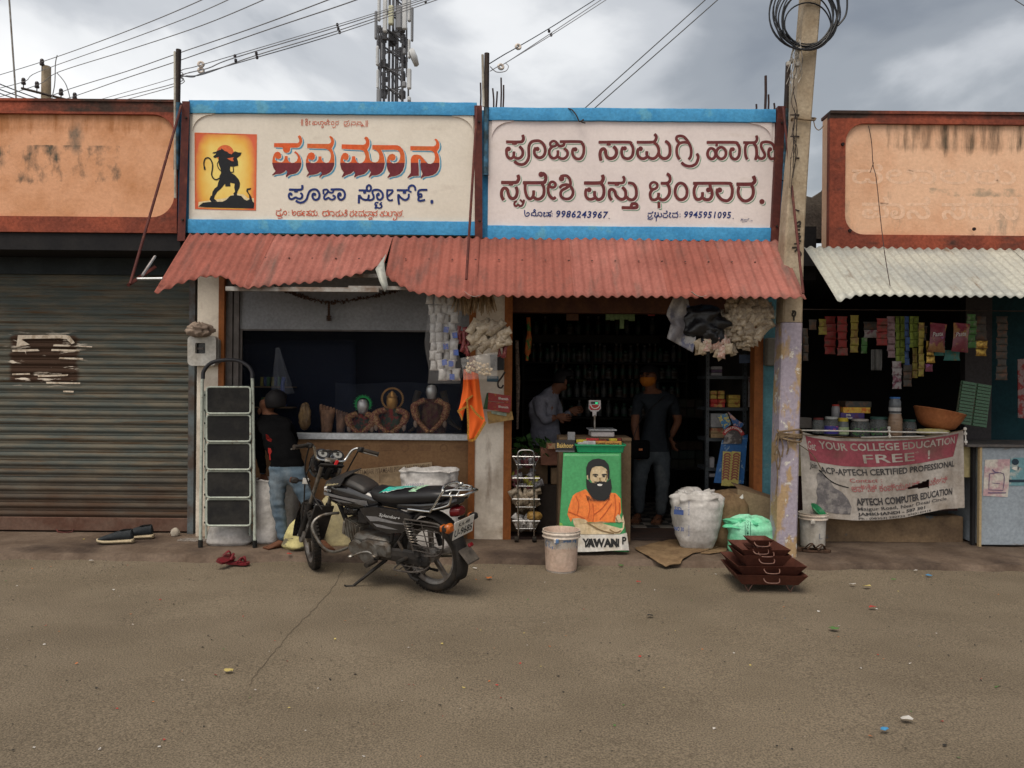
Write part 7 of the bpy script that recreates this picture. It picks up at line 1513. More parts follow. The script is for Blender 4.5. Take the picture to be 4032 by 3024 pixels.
packets('dark red beaded packets showing either side of the cream bag',tuple(P(1830,1290,6.5)),its,[m_redb_],size=(.035,.11,.03),seed=9)
random.seed(53);its=[]
for k in range(40):
 u,v=random.random(),random.random();x=1822+u*110+v*22;y=1403+v*70+u*25*(1-v)+10*u;its.append((x,y,6.42-.02*random.random(),random.uniform(-1.5,1.5),random.uniform(-.4,.4),random.uniform(-.4,.4),random.uniform(.5,.75),0))
wf=packets('clear pouch of pale wheel-shaped fryums above the orange cloth',tuple(P(1880,1400,6.42)),its,[M('fryum',(.62,.50,.34),.5,c2=(.45,.32,.18),sc=60)],size=(.035,.04,.02),seed=10)
mb=MB();mb.grid(lambda u,v:tuple(P(1808+145*u+12*v*(1-u)+5,1385+(25*(1-u)+v*(85+20*u)),6.37-.03*math.sin(3.14*u)*math.sin(3.14*v)+.01*nz(u*8,v*8,3))),18,14);mb.build('wrapper',M('clear_bag2',(.6,.58,.56),.15,alpha=.22,spec=.7),wf,True)
# display window contents
YI=7.42
def idol(label,cx,topy,w,halo,hcol,face,body,seed):
 base=P(cx,1712,YI);t_=thing('deity_bust',label,'idol',tuple(base),'dressed deity busts in the display window');c=P(cx,topy,YI)
 hh=c.z;r_=w
 mb=MB()
 if halo=='green':
  for k in range(26):
   a=R(-40)+R(260)*k/25;q=Vector((math.cos(a),0,math.sin(a)));s_=Vector((-q.z,0,q.x));cc=c+q*r_*.62
   mb.add([tuple(cc+s_*.010),tuple(cc-s_*.010),tuple(c+q*r_*(1.05+.08*(k%2))+Vector((0,-.01,0)))],[(0,1,2)])
  mb.build('halo',hcol,t_,solid=.004)
  mb=MB();mb.tube([c+Vector((math.cos(R(-30+240*k/24)),0,math.sin(R(-30+240*k/24))))*r_*.62 for k in range(25)],.008,8);mb.build('halo_ring',MATS['gold_fringe'],t_,True)
 elif halo=='ring':
  for k in range(40):
   a=6.2832*k/40;mb.lathe([(.0,-.006),(.007,-.004),(.007,.004),(0,.006)],tuple(c+Vector((math.cos(a),0,math.sin(a)))*r_),6,cap=(False,False))
  mb.tube([c+Vector((math.cos(6.2832*k/40),.006,math.sin(6.2832*k/40)))*r_*.93 for k in range(41)],.006,6,cap=False);mb.build('halo',hcol,t_,True)
 mb=MB();f=c+Vector((0,-.02,-r_*.32));mb.lathe([(.015,-.075),(.040,-.06),(.052,-.02),(.053,.02),(.046,.05),(.030,.068)],tuple(f),22,sy=.8)
 if face is m_gd:mb.lathe([(.05,.045),(.054,.055),(.04,.07),(.034,.085),(.014,.10),(.004,.11)],tuple(f),22,sy=.8)
 mb.lathe([(.0,-.008),(.008,-.004),(.008,.006),(0,.01)],(f.x,f.y-.036,f.z),8,cap=(False,False))
 for s_ in(-1,1):mb.lathe([(.0,-.004),(.008,0),(0,.004)],(f.x+s_*.016,f.y-.033,f.z+.016),8,cap=(False,False));mb.lathe([(.003,-.02),(.010,0),(.003,.02)],(f.x+s_*.046,f.y,f.z),8)
 hd_=mb.build('head',face,t_,True)
 mb=MB();mb.lathe([(.05,-.03),(.062,.01),(.058,.05),(.035,.078),(.01,.086)],(f.x,f.y+.022,f.z),20,sy=.7);mb.build('hair',m_hair,hd_,True)
 mb=MB();mb.tube([f+Vector((.05*math.cos(a_),-.03+.01*math.sin(a_),-.075-.03*math.sin(a_)))for a_ in[3.1416*k/10 for k in range(11)]],.009,6);mb.build('necklace',m_sleeve,t_,True)
 mb=MB();zb_=base.z;ht=f.z-.06-zb_;rg=[]
 for k in range(9):
  t__=k/8;rr_=(1.25-.55*t__+.25*math.sin(3.14*t__))*r_
  rg.append([(c.x+rr_*math.cos(6.2832*j/28)*(1+.08*nz(math.cos(6.2832*j/28)*3,math.sin(6.2832*j/28)*3,t__*6+seed)),YI+.6*rr_*math.sin(6.2832*j/28)*(1+.1*math.sin(j*2.2)),zb_+ht*t__)for j in range(28)])
 mb.loft(rg);mb.build('robe',body,t_,True)
 for s_ in(-1,1):
  mb=MB();mb.tube(catmull([(c.x+s_*r_*.55,YI-.07,zb_+ht*.95),(c.x+s_*r_*1.4,YI-.10,zb_+ht*.8),(c.x+s_*r_*1.05,YI-.13,zb_+ht*.42),(c.x+s_*r_*.1,YI-.16,zb_+ht*.10)]),[.030]*5+[.036]*5+[.022]*6,10);mb.build('sleeve',m_sleeve,t_,True)
  mb=MB();mb.lathe([(.006,-.04),(.018,-.02),(.022,.01),(.01,.03)],(c.x+s_*r_*1.25,YI-.13,zb_+ht*.33),12,sy=.6);mb.build('hand',M('idol_hand',(.36,.25,.18),.4),t_,True)
 mb=MB();random.seed(seed)
 for k in range(70):
  a=random.choice((-1,1));u_=random.random();mb.lathe([(0,-.004),(.0045,0),(0,.004)],(c.x+a*r_*(.15+1.2*u_+random.uniform(-.15,.15)),YI-.205+.06*u_,zb_+ht*(.12+.65*u_+random.uniform(-.06,.06))),6,cap=(False,False))
 mb.build('sequin',M('sequin_gold',(.8,.6,.25),.2,metal=1.),t_,kind='stuff')
m_sleeve=M('brocade',(.22,.04,.03),.5,c2=(.50,.30,.12),sc=75,lo=.46,hi=.56)
m_sil=M('idol_silver',(.75,.75,.75),.3,metal=.6);m_gd=M('idol_gold',(.60,.33,.10),.35,metal=.5);m_grn=M('halo_green',(.015,.55,.12),.4);m_robe=M('robe_dark',(.05,.08,.05),.7,c2=(.30,.05,.04),sc=22,lo=.48,hi=.56)
idol('silver-faced deity bust with a bright green spiked halo in the window',1430,1590,.085,'green',m_grn,m_sil,m_robe,1)
idol('gold-faced deity bust inside a beaded gold ring halo in the window',1545,1570,.105,'ring',m_gd,m_gd,m_robe,2)
idol('tall dark dressed deity with studded arms at the right end of the window',1700,1530,.11,'none',m_gd,m_sil,M('robe_maroon',(.10,.02,.025),.7,c2=(.16,.10,.05),sc=20),3)
for sx_,pts_ in((1650,[(1648,1540),(1636,1580),(1645,1620),(1650,1650),(1635,1680),(1610,1700)]),(1760,[(1745,1540),(1758,1600),(1765,1650),(1790,1675),(1815,1690)])):
 t_=thing('idol_arm',('long studded gold and black arm curving left beside the tall dark deity' if sx_==1650 else 'long studded arm curving right beside the tall dark deity'),'idol arm',tuple(P(pts_[0][0],pts_[0][1],7.34)))
 mb=MB();cc=catmull([P(a,b_,7.34)for a,b_ in pts_],5);mb.tube(cc,[.035-.024*i/len(cc)for i in range(len(cc))],12);mb.build('sleeve',M('arm_black',(.03,.026,.02),.5),t_,True)
 mb=MB()
 for i,p in enumerate(cc):
  for k in(-.6,0,.6):mb.lathe([(0,-.004),(.005,0),(0,.004)],(p.x+k*.03,p.y-.037,p.z),6,cap=(False,False))
 mb.build('stud',MATS['sequin_gold'],t_,kind='stuff')
m_cu=M('copper_old',(.36,.20,.12),.45,metal=.3,c2=(.2,.11,.07),sc=14)
def copper_foot(cx,topy,w,label,lean):
 b_=P(cx,1712,YI);c=P(cx,topy,YI);t_=thing('copper_foot',label,'foot ornament',tuple(b_),'upright copper feet in the display window');h=c.z-b_.z;rg=[]
 for k in range(9):
  q=k/8;ww=w*(.62+.38*q**1.2)*.5;rg.append([(b_.x+lean*q+ww*math.cos(6.2832*j/18),YI+.035*math.sin(6.2832*j/18),b_.z+h*.82*q)for j in range(18)])
 mb=MB();mb.loft(rg);mb.build('sole',m_cu,t_,True)
 for k in range(5):
  x=b_.x+lean+w*(-.40+.2*k);z1=b_.z+h*(1.0-.03*k if lean>=0 else .88+.03*k);mb=MB();mb.tube([(x,YI,b_.z+h*.76),(x,YI-.005,z1-.02),(x,YI-.01,z1)],[w*.10,w*.105,w*.07],10);mb.build('toe',m_cu,t_,True)
copper_foot(1285,1592,.155,'larger upright copper foot in the window, toes up',.01);copper_foot(1340,1612,.12,'smaller upright copper foot beside the larger one',.015)
blob('gold wrapped statuette at the left of the copper feet',1200,1640,YI,.11,.26,.09,M('wrap_gold',(.34,.22,.10),.35,c2=(.2,.12,.06),sc=20),5,.3,'statuette','statuette')
mb=MB();mb.grid(lambda u,v:tuple(P(1320+500*u,1508+200*v+3*math.sin(u*9),7.24+.01*nz(u*12,v*5,2))),40,14);tag(mb.build('plastic_sheet',M('film',(.06,.08,.13),.2,alpha=.13,spec=.4),None,True),'bluish plastic film draped before the busts in the window','plastic film')
mb=MB();mb.grid(lambda u,v:tuple(P(1085+(60-50*(1-v))*u*1.6-20*v,1370+180*v,7.24+.02*math.sin(u*14)*v)),24,14);tag(mb.build('plastic_bag',M('film_clear',(.30,.33,.40),.15,alpha=.22,spec=.7),None,True),'clear gathered plastic bag hanging high at the left of the window','plastic bag')
mb=MB();mb.grid(lambda u,v:tuple(P(935+465*u,1340+360*v,7.70+.02*nz(u*4,v*4,9))),20,14);tag(mb.build('blue_cloth',M('cloth_navy',(.008,.013,.030),.8),None,True,solid=.004),'dark blue cloth hanging behind the left half of the window','cloth')
mb=MB();mb.tube(catmull([P(1118,1485,7.3),P(1112,1530,7.3),P(1120,1600,7.3)]),.02,8);tag(mb.build('blue_wrap',M('wrap_blue',(.01,.04,.22),.4),None,True),'strip of bright blue wrap above the boy','wrap')
gar=thing('garland','dried dark leaf garland drooping across the grey panel above the window','garland',tuple(P(1295,1180,7.15)))
m_grl=M('dried_leaf',(.035,.022,.018),.8,c2=(.07,.035,.022),sc=40);gp=catmull([P(x,y,7.15)for x,y in((1085,1130),(1140,1148),(1200,1170),(1295,1190),(1400,1180),(1500,1160),(1580,1135))],14)
random.seed(61);mb=MB();mb.tube(gp,.003,5);mb.build('string',m_grl,gar)
for i in range(0,len(gp)-1):
 mb=MB()
 for k in range(4):
  d_=Vector((random.uniform(-1,1),random.uniform(-.6,.6),random.uniform(-1,1)))*.026;s_=Vector((random.uniform(-1,1),0,random.uniform(-1,1)))*.014;p=gp[i]
  mb.add([tuple(p),tuple(p+d_*.6+s_),tuple(p+d_),tuple(p+d_*.6-s_)],[(0,1,2,3)])
 mb.build('leaf',m_grl,gar)
for y in range(1190,1262,7):
 mb=MB();p=P(1295,y,7.15);r_=.012 if y<1245 else .024;mb.lathe([(.004,-.01),(r_,-.004),(r_,.004),(.004,.01)],tuple(p),8,fn=lambda a,i,z:1+.3*math.sin(5*a));mb.build('leaf',m_grl,gar)
random.seed(77)
for k in range(14):
 x=1075-k%7*14+random.uniform(-3,3);y=1520 if k<7 else 1600;p=P(x+40,y,7.6);mt=[cm('dimy',(.20,.17,.03)),cm('dimg',(.03,.10,.04)),cm('dimb',(.03,.05,.14))][k%3]
 carton(p.x,7.6,p.z,.03,.03,.09,0,mt,'dim upright packet on the dark shelf behind the boy','packet','packet','dim packets behind the boy')
for y in(1520,1600):
 mb=MB();a,b_=P(935,y,7.6),P(1160,y,7.6);mb.box(a.x,b_.x,7.52,7.68,a.z-.012,a.z-.001);tag(mb.build('shelf',m_cbd),'%s small shelf inside the window behind the boy'%('upper' if y==1520 else 'lower'),'shelf')
# inside the middle shop: shelves, bottles, racks
m_shf=M('shelf_board',(.018,.016,.014),.8)
sh_=thing('wall_shelf','dark wall shelf unit filled with bottles across the back of the middle shop','shelf',(1.1,9.6,.1))
YSF=9.35
for sy_ in(1318,1425,1492,1565,1640):
 mb=MB();a=P(2060,sy_,YSF);b_=P(2700,sy_,YSF);mb.box(a.x,b_.x,YSF-.12,YSF+.35,a.z-.02,a.z);mb.build('shelf_board',m_shf,sh_)
mb=MB();a=P(2060,1320,YSF);b_=P(2590,1355,YSF);mb.box(a.x,b_.x,YSF-.13,YSF-.11,b_.z,a.z);mb.build('fascia',M('fascia',(.03,.027,.024),.8),sh_)
for x in(2062,2330,2698):mb=MB();a=P(x,1300,YSF);mb.box(a.x-.012,a.x+.012,YSF-.11,YSF+.35,.1,a.z);mb.build('upright',m_shf,sh_)
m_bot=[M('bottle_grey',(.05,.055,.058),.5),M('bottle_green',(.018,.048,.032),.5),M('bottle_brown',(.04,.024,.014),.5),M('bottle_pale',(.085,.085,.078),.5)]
m_cap=[M('cap_white',(.13,.13,.125),.5),M('cap_green',(.012,.08,.045),.5)]
bots=[]
def bottle(kind):
 h=(.20,.16,.22,.13)[kind];r_=(.032,.036,.028,.045)[kind]
 mb=MB();mb.lathe([(r_*.95,0),(r_,.01),(r_,h*.68),(r_*.45,h*.82),(r_*.42,h*.9)],n=14);o=mb.build('bottle',m_bot[kind],None,True);
 mb=MB();mb.lathe([(r_*.5,h*.89),(r_*.5,h)],n=12);c=mb.build('cap',m_cap[kind%2],o);mb=MB();mb.lathe([(r_*1.02,h*.2),(r_*1.02,h*.55)],n=14,cap=(False,False));mb.build('label_band',m_bot[(kind+3)%4],o)
 tag(o,'dim bottle or jar in the rows on the back shelves of the dark shop','bottle','bottles on the back shelves of the dark shop');index_children(o);return o
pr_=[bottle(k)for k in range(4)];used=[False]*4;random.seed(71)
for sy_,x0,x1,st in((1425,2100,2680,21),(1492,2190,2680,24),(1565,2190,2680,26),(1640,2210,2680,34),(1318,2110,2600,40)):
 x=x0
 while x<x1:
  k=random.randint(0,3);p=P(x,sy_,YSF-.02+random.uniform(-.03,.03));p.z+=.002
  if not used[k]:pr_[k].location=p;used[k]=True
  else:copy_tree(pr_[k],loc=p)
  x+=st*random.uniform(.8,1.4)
YR_=7.62
rk=thing('steel_rack','dark slotted steel rack with boxed goods at the right inside the shop','rack',tuple(P(2880,2080,YR_)))
m_slot=M('rack_steel',(.055,.065,.075),.5,c2=(.035,.04,.045),sc=8)
for x in(2788,2935):
 for dy in(0,.35):
  mb=MB();a=P(x,1300,YR_+dy);mb.box(a.x-.018,a.x+.018,YR_+dy,YR_+dy+.004,.1,2.1);mb.box(a.x-.018,a.x-.014,YR_+dy,YR_+dy+.03,.1,2.1);up_r=mb.build('upright',m_slot,rk)
  if dy==0:
   mb=MB()
   for k in range(42):mb.box(a.x-.003,a.x+.003,YR_-.0012,YR_+.001,.2+k*.045,.215+k*.045)
   mb.build('slot',MATS['void'],up_r,kind='stuff')
shz=[1480,1604,1725,1842,1990]
for sy_ in shz:
 mb=MB();a,b_=P(2780,sy_,YR_),P(2945,sy_,YR_);mb.box(a.x,b_.x,YR_-.006,YR_+.36,a.z-.03,a.z);mb.build('shelf',m_slot,rk)
def goods(x0,x1,syb,h,n,rows,mats,labels,cat='packet',name='biscuit_packet',Y=YR_+.03,grp=None,d=.12):
 for r_ in range(rows):
  for k in range(n):
   a=P(x0+(x1-x0)*(k+.5)/n,syb,Y);w=(x1-x0)/n*Y/F*.94
   lab=labels(r_,k)if callable(labels)else labels
   carton(a.x,a.y+d/2,a.z+r_*h+.001,w,d,h*.93,random.uniform(-.06,.06),mats[(r_*7+k*3)%len(mats)],lab,name=name,cat=cat,group=grp)
my,mr_=cm('ylw',(.42,.30,.06),(.30,.10,.03)),cm('redp',(.40,.025,.02),(.50,.25,.08))
goods(2797,2857,1604,.042,2,2,[mr_],'glossy red biscuit packet low on the rack shelf',grp='red and yellow biscuit packets on the steel rack')
random.seed(5)
for r_ in range(2):
 for k in range(2):a=P(2810+30*k,1604,YR_+.03);carton(a.x,a.y+.05,a.z+.085+r_*.042,.066,.1,.038,0,my,'%s yellow biscuit packet of the four stacked on the red ones'%(('lower left','lower right'),('upper left','upper right'))[r_][k],'biscuit_packet','packet','yellow packets on the red packets')
for r_ in range(3):a=P(2892,1604,YR_+.03);carton(a.x,a.y+.05,a.z+r_*.042,.115,.1,.039,.02*r_,my,'%s yellow biscuit packet of the right-hand stack on the rack'%('lowest','middle','topmost')[r_],'biscuit_packet','packet')
goods(2797,2845,1480,.032,1,3,[M('pk_w',(.30,.29,.30),.6),cm('viol',(.10,.06,.12))],lambda r_,k:'%s flat carton of the small stack on the top rack shelf'%('lowest','middle','topmost')[r_],'box','carton')
goods(2796,2866,1725,.05,1,2,[cm('tanp',(.38,.26,.14),(.30,.08,.05))],lambda r_,k:'%s tan printed carton on the middle rack shelf'%('lower','upper')[r_],'box','carton')
goods(2796,2850,1684,.15,1,1,[M('pk_grey',(.28,.28,.29),.6)],'plain grey-white carton standing on the tan ones','box','carton')
goods(2794,2815,1842,.11,1,1,[M('pk_w',(.30,.29,.30),.6)],'small white box alone on the fourth rack shelf','box','carton');goods(2792,2825,1880,.04,1,1,[M('pk_w',(.30,.29,.30),.6)],'low white carton below the fourth rack shelf','box','carton')
goods(2792,2860,2075,.022,2,11,[cm('mag',(.30,.06,.16),(.22,.04,.12))],'flat magenta box in the tall stack at the rack bottom','box','carton',grp='magenta boxes stacked at the bottom of the rack')
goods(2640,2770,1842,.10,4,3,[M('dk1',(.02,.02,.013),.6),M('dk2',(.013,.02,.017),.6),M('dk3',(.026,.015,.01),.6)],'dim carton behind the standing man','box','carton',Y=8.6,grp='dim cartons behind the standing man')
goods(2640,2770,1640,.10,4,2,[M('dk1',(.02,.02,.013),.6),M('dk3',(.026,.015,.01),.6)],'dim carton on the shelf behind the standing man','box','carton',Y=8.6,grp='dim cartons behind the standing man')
mb=MB();a,b_=P(2630,1842,8.6),P(2780,1640,8.6);mb.box(a.x,b_.x,8.6,8.8,a.z-.02,a.z);mb.box(a.x,b_.x,8.6,8.8,b_.z-.02,b_.z);mb.box(a.x,a.x+.02,8.6,8.8,.09,b_.z+.3);tag(mb.build('shelf',m_shf),'dark side shelf behind the standing man','shelf')
C8=lambda x,y,Y=7.4:P(2780+x*.36184,1400+y*.36184,Y)
m_bl=M('card_blue',(.03,.12,.32),.4,c2=(.25,.35,.45),sc=16,lo=.58,hi=.64);m_yb=M('strip_yellow',(.52,.45,.14),.4)
hp=thing('display_card','hanging blue card of blister strips with a red HIGH POWER banner on the rack','display card',tuple(C8(290,950)))
mb=MB();mb.poly([tuple(C8(*q,7.42))for q in((175,920),(455,860),(410,1395),(85,1385))],(0,.01,0));mb.build('card',m_bl,hp,fixn=True)
for x0,x1,x2,x3 in((185,280,258,168),(285,378,350,260)):
 mb=MB();mb.poly([tuple(C8(*q,7.39))for q in((x0,1040),(x1,1050),(x2,1422),(x3,1415))],(0,.008,0));st_=mb.build('strip',m_yb,hp,fixn=True)
 for k in range(10):
  f=k/10;cx=(x0+x1)/2+(x2-x1)*f;cy=1075+f*290;mb=MB();ribbon(mb,[(cx-34,cy+16),(cx-20,cy-3),(cx,cy-9),(cx+20,cy-3),(cx+34,cy+16)],17,lambda a,b__:C8(a,b__,7.385));mb.build('blister',M('blister_brown',(.30,.10,.07),.5),st_)
mb=MB();mb.poly([tuple(C8(*q,7.40))for q in((200,850),(250,790),(300,775),(350,790),(400,860),(385,960),(190,960))],(0,.01,0));mb.build('header',M('hd_dark',(.08,.07,.07),.5,c2=(.3,.28,.26),sc=14,lo=.5,hi=.6),hp,fixn=True)
mb=MB();ribbon(mb,[(195,855),(225,815),(270,792),(300,788),(340,795),(375,820),(400,860)],42,lambda a,b__:C8(a,b__,7.385));bn_=mb.build('banner',M('ban_red',(.38,.04,.04),.5),hp)
mb=MB()
def arcf(u,v):a=R(150-120*u);r_=100+26*v;return C8(298+r_*math.cos(a)*.95,893-r_*math.sin(a)*.95,7.378)
put_text(mb,'HIGH POWER',arcf,bold=.02);mb.build('lettering',m_plate,bn_)
mb=MB();mb.poly([tuple(C8(*q,7.43))for q in((125,660),(230,625),(275,745),(200,810))],(0,.01,0));tag(mb.build('packet',M('pk_by',(.05,.18,.36),.4,c2=(.5,.42,.1),sc=30,lo=.5,hi=.54),fixn=True),'blue and yellow packet strip tucked above the HIGH POWER card, left one','packet')
mb=MB();mb.poly([tuple(C8(*q,7.44))for q in((240,610),(330,690),(415,745),(380,790),(300,760))],(0,.01,0));tag(mb.build('packet',M('pk_by2',(.04,.12,.30),.4,c2=(.5,.3,.25),sc=26,lo=.52,hi=.56),fixn=True),'blue packet strip slanting right above the HIGH POWER card','packet')
mb=MB();mb.poly([tuple(C8(*q,7.35))for q in((365,-10),(522,-10),(522,78),(365,84))],(0,.02,0));tag(mb.build('notice',M('notice_blue',(.06,.08,.13),.6),fixn=True),'dull blue notice board under the cream packets','notice')
mb=MB();mb.poly([tuple(C8(*q,7.55))for q in((462,232),(518,232),(512,566),(456,560))],(0,.004,0));tag(mb.build('calendar',M('cal',(.20,.17,.16),.7,c2=(.16,.05,.05),sc=16,lo=.56,hi=.6),fixn=True),'narrow printed calendar on the inner right wall','calendar')
for x0,x1,y1,c_,lab in((2385,2402,1260,'green','first pale green sachet strip from the left under the lintel'),(2403,2420,1262,'green','second pale green sachet strip under the lintel'),(2421,2440,1258,'green','third pale green sachet strip under the lintel'),(2441,2457,1294,'green','longest pale green sachet strip under the lintel'),(2458,2475,1258,'green','pale green strip right of the longest one'),(2476,2500,1264,'green','rightmost pale green sachet strip under the lintel'),(2230,2278,1262,'tan','dull brown packet hanging under the left half of the lintel'),(2552,2578,1244,'red','small red packet hanging under the right half of the lintel')):
 mt={'green':M('sachet_green',(.16,.24,.09),.5,c2=(.10,.16,.06),sc=40),'tan':M('sachet_tan',(.10,.05,.03),.6),'red':M('sachet_red',(.30,.04,.04),.5)}[c_]
 a,b_=P(x0,1232,7.3),P(x1,y1,7.3);mb=MB();mb.box(a.x,b_.x,7.3,7.306,b_.z,a.z);tag(mb.build('sachet_strip',mt),lab,'sachet strip')
mb=MB();mb.tube([P(2035,1340,7.25),P(2040,1500,7.25),P(2037,1690,7.25)],[.016,.022,.01],8)
tag(mb.build('bead_strings',M('beads',(.16,.12,.09),.6,c2=(.05,.035,.03),sc=60,bump=.004,bsc=90),smooth=True),'hank of brown beads hanging inside the left jamb','beads')
mb=MB();mb.tube(catmull([P(2080,1250,7.3),P(2083,1320,7.3),P(2078,1380,7.3),P(2075,1420,7.3)]),[.02]*6+[.03]*6+[.015]*4,8);tag(mb.build('tassel',M('tassel',(.30,.08,.02),.6,c2=(.04,.12,.03),sc=18,lo=.48,hi=.56),smooth=True),'orange and green festive tassel hanging inside the left jamb','tassel')
# ---- wire basket trolley
YW=7.0
def WP(x,y,dy=0.):return P(2000+x*.27119,1750+y*.27119,YW+dy)
rc=thing('wire_trolley','four-tier wire basket trolley on castors just inside the left jamb','trolley',tuple(WP(265,1360)))
mb=MB();mb.tube(catmull([WP(155,1330),WP(145,800),WP(145,180),WP(150,120),WP(185,88),WP(265,82),WP(340,90),WP(375,125),WP(380,180),WP(378,800),WP(380,1330)]),.007,8);mb.tube([WP(155,1330,.28),WP(150,400,.28)],.006,6);mb.tube([WP(380,1330,.28),WP(378,400,.28)],.006,6);mb.build('frame',m_chrome,rc,True)
bt=[]
for yt,yb in((178,300),(490,612),(795,918),(1112,1232)):
 a,b_=WP(65,yt),WP(460,yt);c_,d_=WP(120,yb),WP(400,yb);mb=MB();y0,y1=YW+.005,YW+.27
 top=[(a.x,y0,a.z),(b_.x,y0,a.z),(b_.x,y1,a.z),(a.x,y1,a.z),(a.x,y0,a.z)];bot=[(c_.x,y0+.03,c_.z),(d_.x,y0+.03,c_.z),(d_.x,y1-.03,c_.z),(c_.x,y1-.03,c_.z),(c_.x,y0+.03,c_.z)]
 mb.tube(top,.006,6);mb.tube(bot,.004,6)
 for i in range(4):
  for k in range(8):
   t_=k/8;p=Vector(top[i]).lerp(Vector(top[i+1]),t_);q=Vector(bot[i]).lerp(Vector(bot[i+1]),t_);mb.tube([p,q],.0022,5)
 for k in range(1,7):p=Vector(bot[0]).lerp(Vector(bot[1]),k/7);q=Vector(bot[3]).lerp(Vector(bot[2]),k/7);mb.tube([p,q],.0022,5)
 mb.build('basket',m_chrome,rc,True)
for x in(125,385):mb=MB();p=WP(x,1360);mb.T=Matrix.Translation((p.x,YW,.088+.0))@Matrix.Rotation(math.pi/2,4,'Y');mb.lathe([(.02,-.02),(.028,-.012),(.028,.012),(.02,.02)],n=16);mb.build('castor',m_tyre,rc,True)
random.seed(81)
def heap(label,x0,x1,y0,y1,n,mats,size,seed,cat='snack packets'):
 random.seed(seed);its=[]
 for k in range(n):
  p=(2000+random.uniform(x0,x1)*.27119,1750+random.uniform(y0,y1)*.27119);its.append((*p,YW+.05+.15*random.random(),random.uniform(-1.3,1.3),random.uniform(-.5,.5),random.uniform(-.5,.5),random.uniform(.8,1.2),random.randrange(len(mats))))
 return packets(label,tuple(WP(260,y1)),its,mats,size=size,seed=seed,cat=cat)
heap('bags of cream snacks heaped in the third basket of the trolley',75,440,660,890,34,[m_fry,m_fry2],(.05,.10,.04),82)
heap('small packets and bottles in the top basket of the trolley',130,400,200,290,12,[M('pk_clear',(.26,.26,.28),.25,c2=(.08,.07,.07),sc=40),M('pk_maroon',(.14,.04,.05),.4)],(.04,.08,.03),83)
heap('clear bags with yellow and red goods in the second basket of the trolley',90,440,420,600,18,[M('pk_clear',(.26,.26,.28),.25,c2=(.08,.07,.07),sc=40),cm('ygreen',(.35,.33,.06)),M('pk_maroon',(.14,.04,.05),.4)],(.05,.09,.04),84)
heap('white cartons and pouches in the lowest basket of the trolley',120,430,1060,1220,18,[m_pwh],(.05,.09,.04),85)
blob('amber net bag of goods on the lowest basket of the trolley',2104,2032,YW+.08,.14,.09,.12,M('amber_bag',(.42,.26,.07),.5,c2=(.32,.18,.05),sc=40,bump=.004,bsc=90),12,.2)
lg=thing('leaf_bundle','bundle of dark green leaves heaped above the wire trolley','leaves',tuple(P(2070,1770,7.25)));m_lf=M('leaf_green',(.035,.085,.02),.6,c2=(.02,.05,.014),sc=18)
random.seed(91)
for k in range(70):
 p=P(random.uniform(2020,2150),random.uniform(1725,1790),7.15+.3*random.random());d_=Vector((random.uniform(-1,1),random.uniform(-1,0),random.uniform(-.5,.8))).normalized()*.07;s_=d_.cross(Vector((random.random(),random.random(),random.random()))).normalized()*.026
 mb=MB();mb.add([tuple(p),tuple(p+d_*.45+s_),tuple(p+d_),tuple(p+d_*.45-s_)],[(0,1,2),(0,2,3)]);mb.build('leaf',m_lf,lg)
mb=MB();a=P(2000,1780,7.2);b_=P(2160,1780,7.2);mb.box(a.x,b_.x,7.35,7.7,.09,a.z);tag(mb.build('stand',m_cbd),'dark stand behind the wire trolley carrying the leaves','stand')
a=P(2170,1832,7.2);carton(a.x+.02,7.3,a.z,.24,.22,.16,0,M('box_redprint',(.16,.075,.05),.8,c2=(.22,.10,.07),sc=5),'brown carton with red print beside the poster table, upper one')
a=P(2205,1908,7.25);carton(a.x,7.35,a.z,.17,.2,.155,0,m_cbd,'plain brown carton under the red-printed one')
a=P(2185,2150,7.3);carton(a.x,7.40,.09,.34,.3,a.z*0+P(2185,1908,7.3).z-.09,0,M('dkbox',(.035,.028,.024),.8),'dark crate supporting the cartons left of the poster table')
a=P(2130,1790,7.1);carton(a.x+.12,7.15,P(2170,1768,7.1).z,.13,.12,.05,.1,cm('tanp',(.38,.26,.14),(.30,.08,.05)),'small tan box lying on the red-printed carton')
# right front: sacks, boxes, mat, fire-pit trays
ws=sack('sack',2742,2140,6.82,.43,.485,'full white woven sack with blue print standing on the jute mat',m_sk,seed=17,d=.36,top='closed',prof=[(.52,0),(.66,.03),(.82,.18),(.95,.42),(1.02,.66),(1.03,.82),(.98,.92),(.86,.98),(.66,1.0),(.60,1.06),(.35,1.04),(.05,.96)],puff=.07,wr=.028,crump=.30)
m_bpr=M('print_blue2',(.06,.10,.26),.7)
mb=MB()
Sx=lambda x,y:(1900+x*.7836,1100+y*.7836)
for x0,y0,x1,y1,t_ in((965,1140,1000,1165,'SJD'),(965,1240,1012,1262,'NO 30')):
 a,b_=Sx(x0,y1),Sx(x1,y0);put_text(mb,t_,quadmap(P(a[0],a[1],6.66),P(b_[0],a[1]+5,6.62),P(b_[0],b_[1]+5,6.62),P(a[0],b_[1],6.66)),bold=.03)
for y0,y1 in((1115,1185),(1235,1290)):
 a,b_=Sx(1032,y1),Sx(1040,y0);put_text(mb,'Bharat Sortex',quadmap(P(b_[0],a[1],6.60),P(b_[0],b_[1],6.60),P(a[0],b_[1],6.60),P(a[0],a[1],6.60)),bold=.0)
a,b_=Sx(962,1180),Sx(1010,1160);mb.add([tuple(P(a[0],a[1],6.655)),tuple(P(b_[0],a[1]+4,6.62)),tuple(P(b_[0],b_[1],6.62)),tuple(P(a[0],b_[1]-2,6.655))],[(0,1,2,3)])
mb.build('printing',m_bpr,ws)
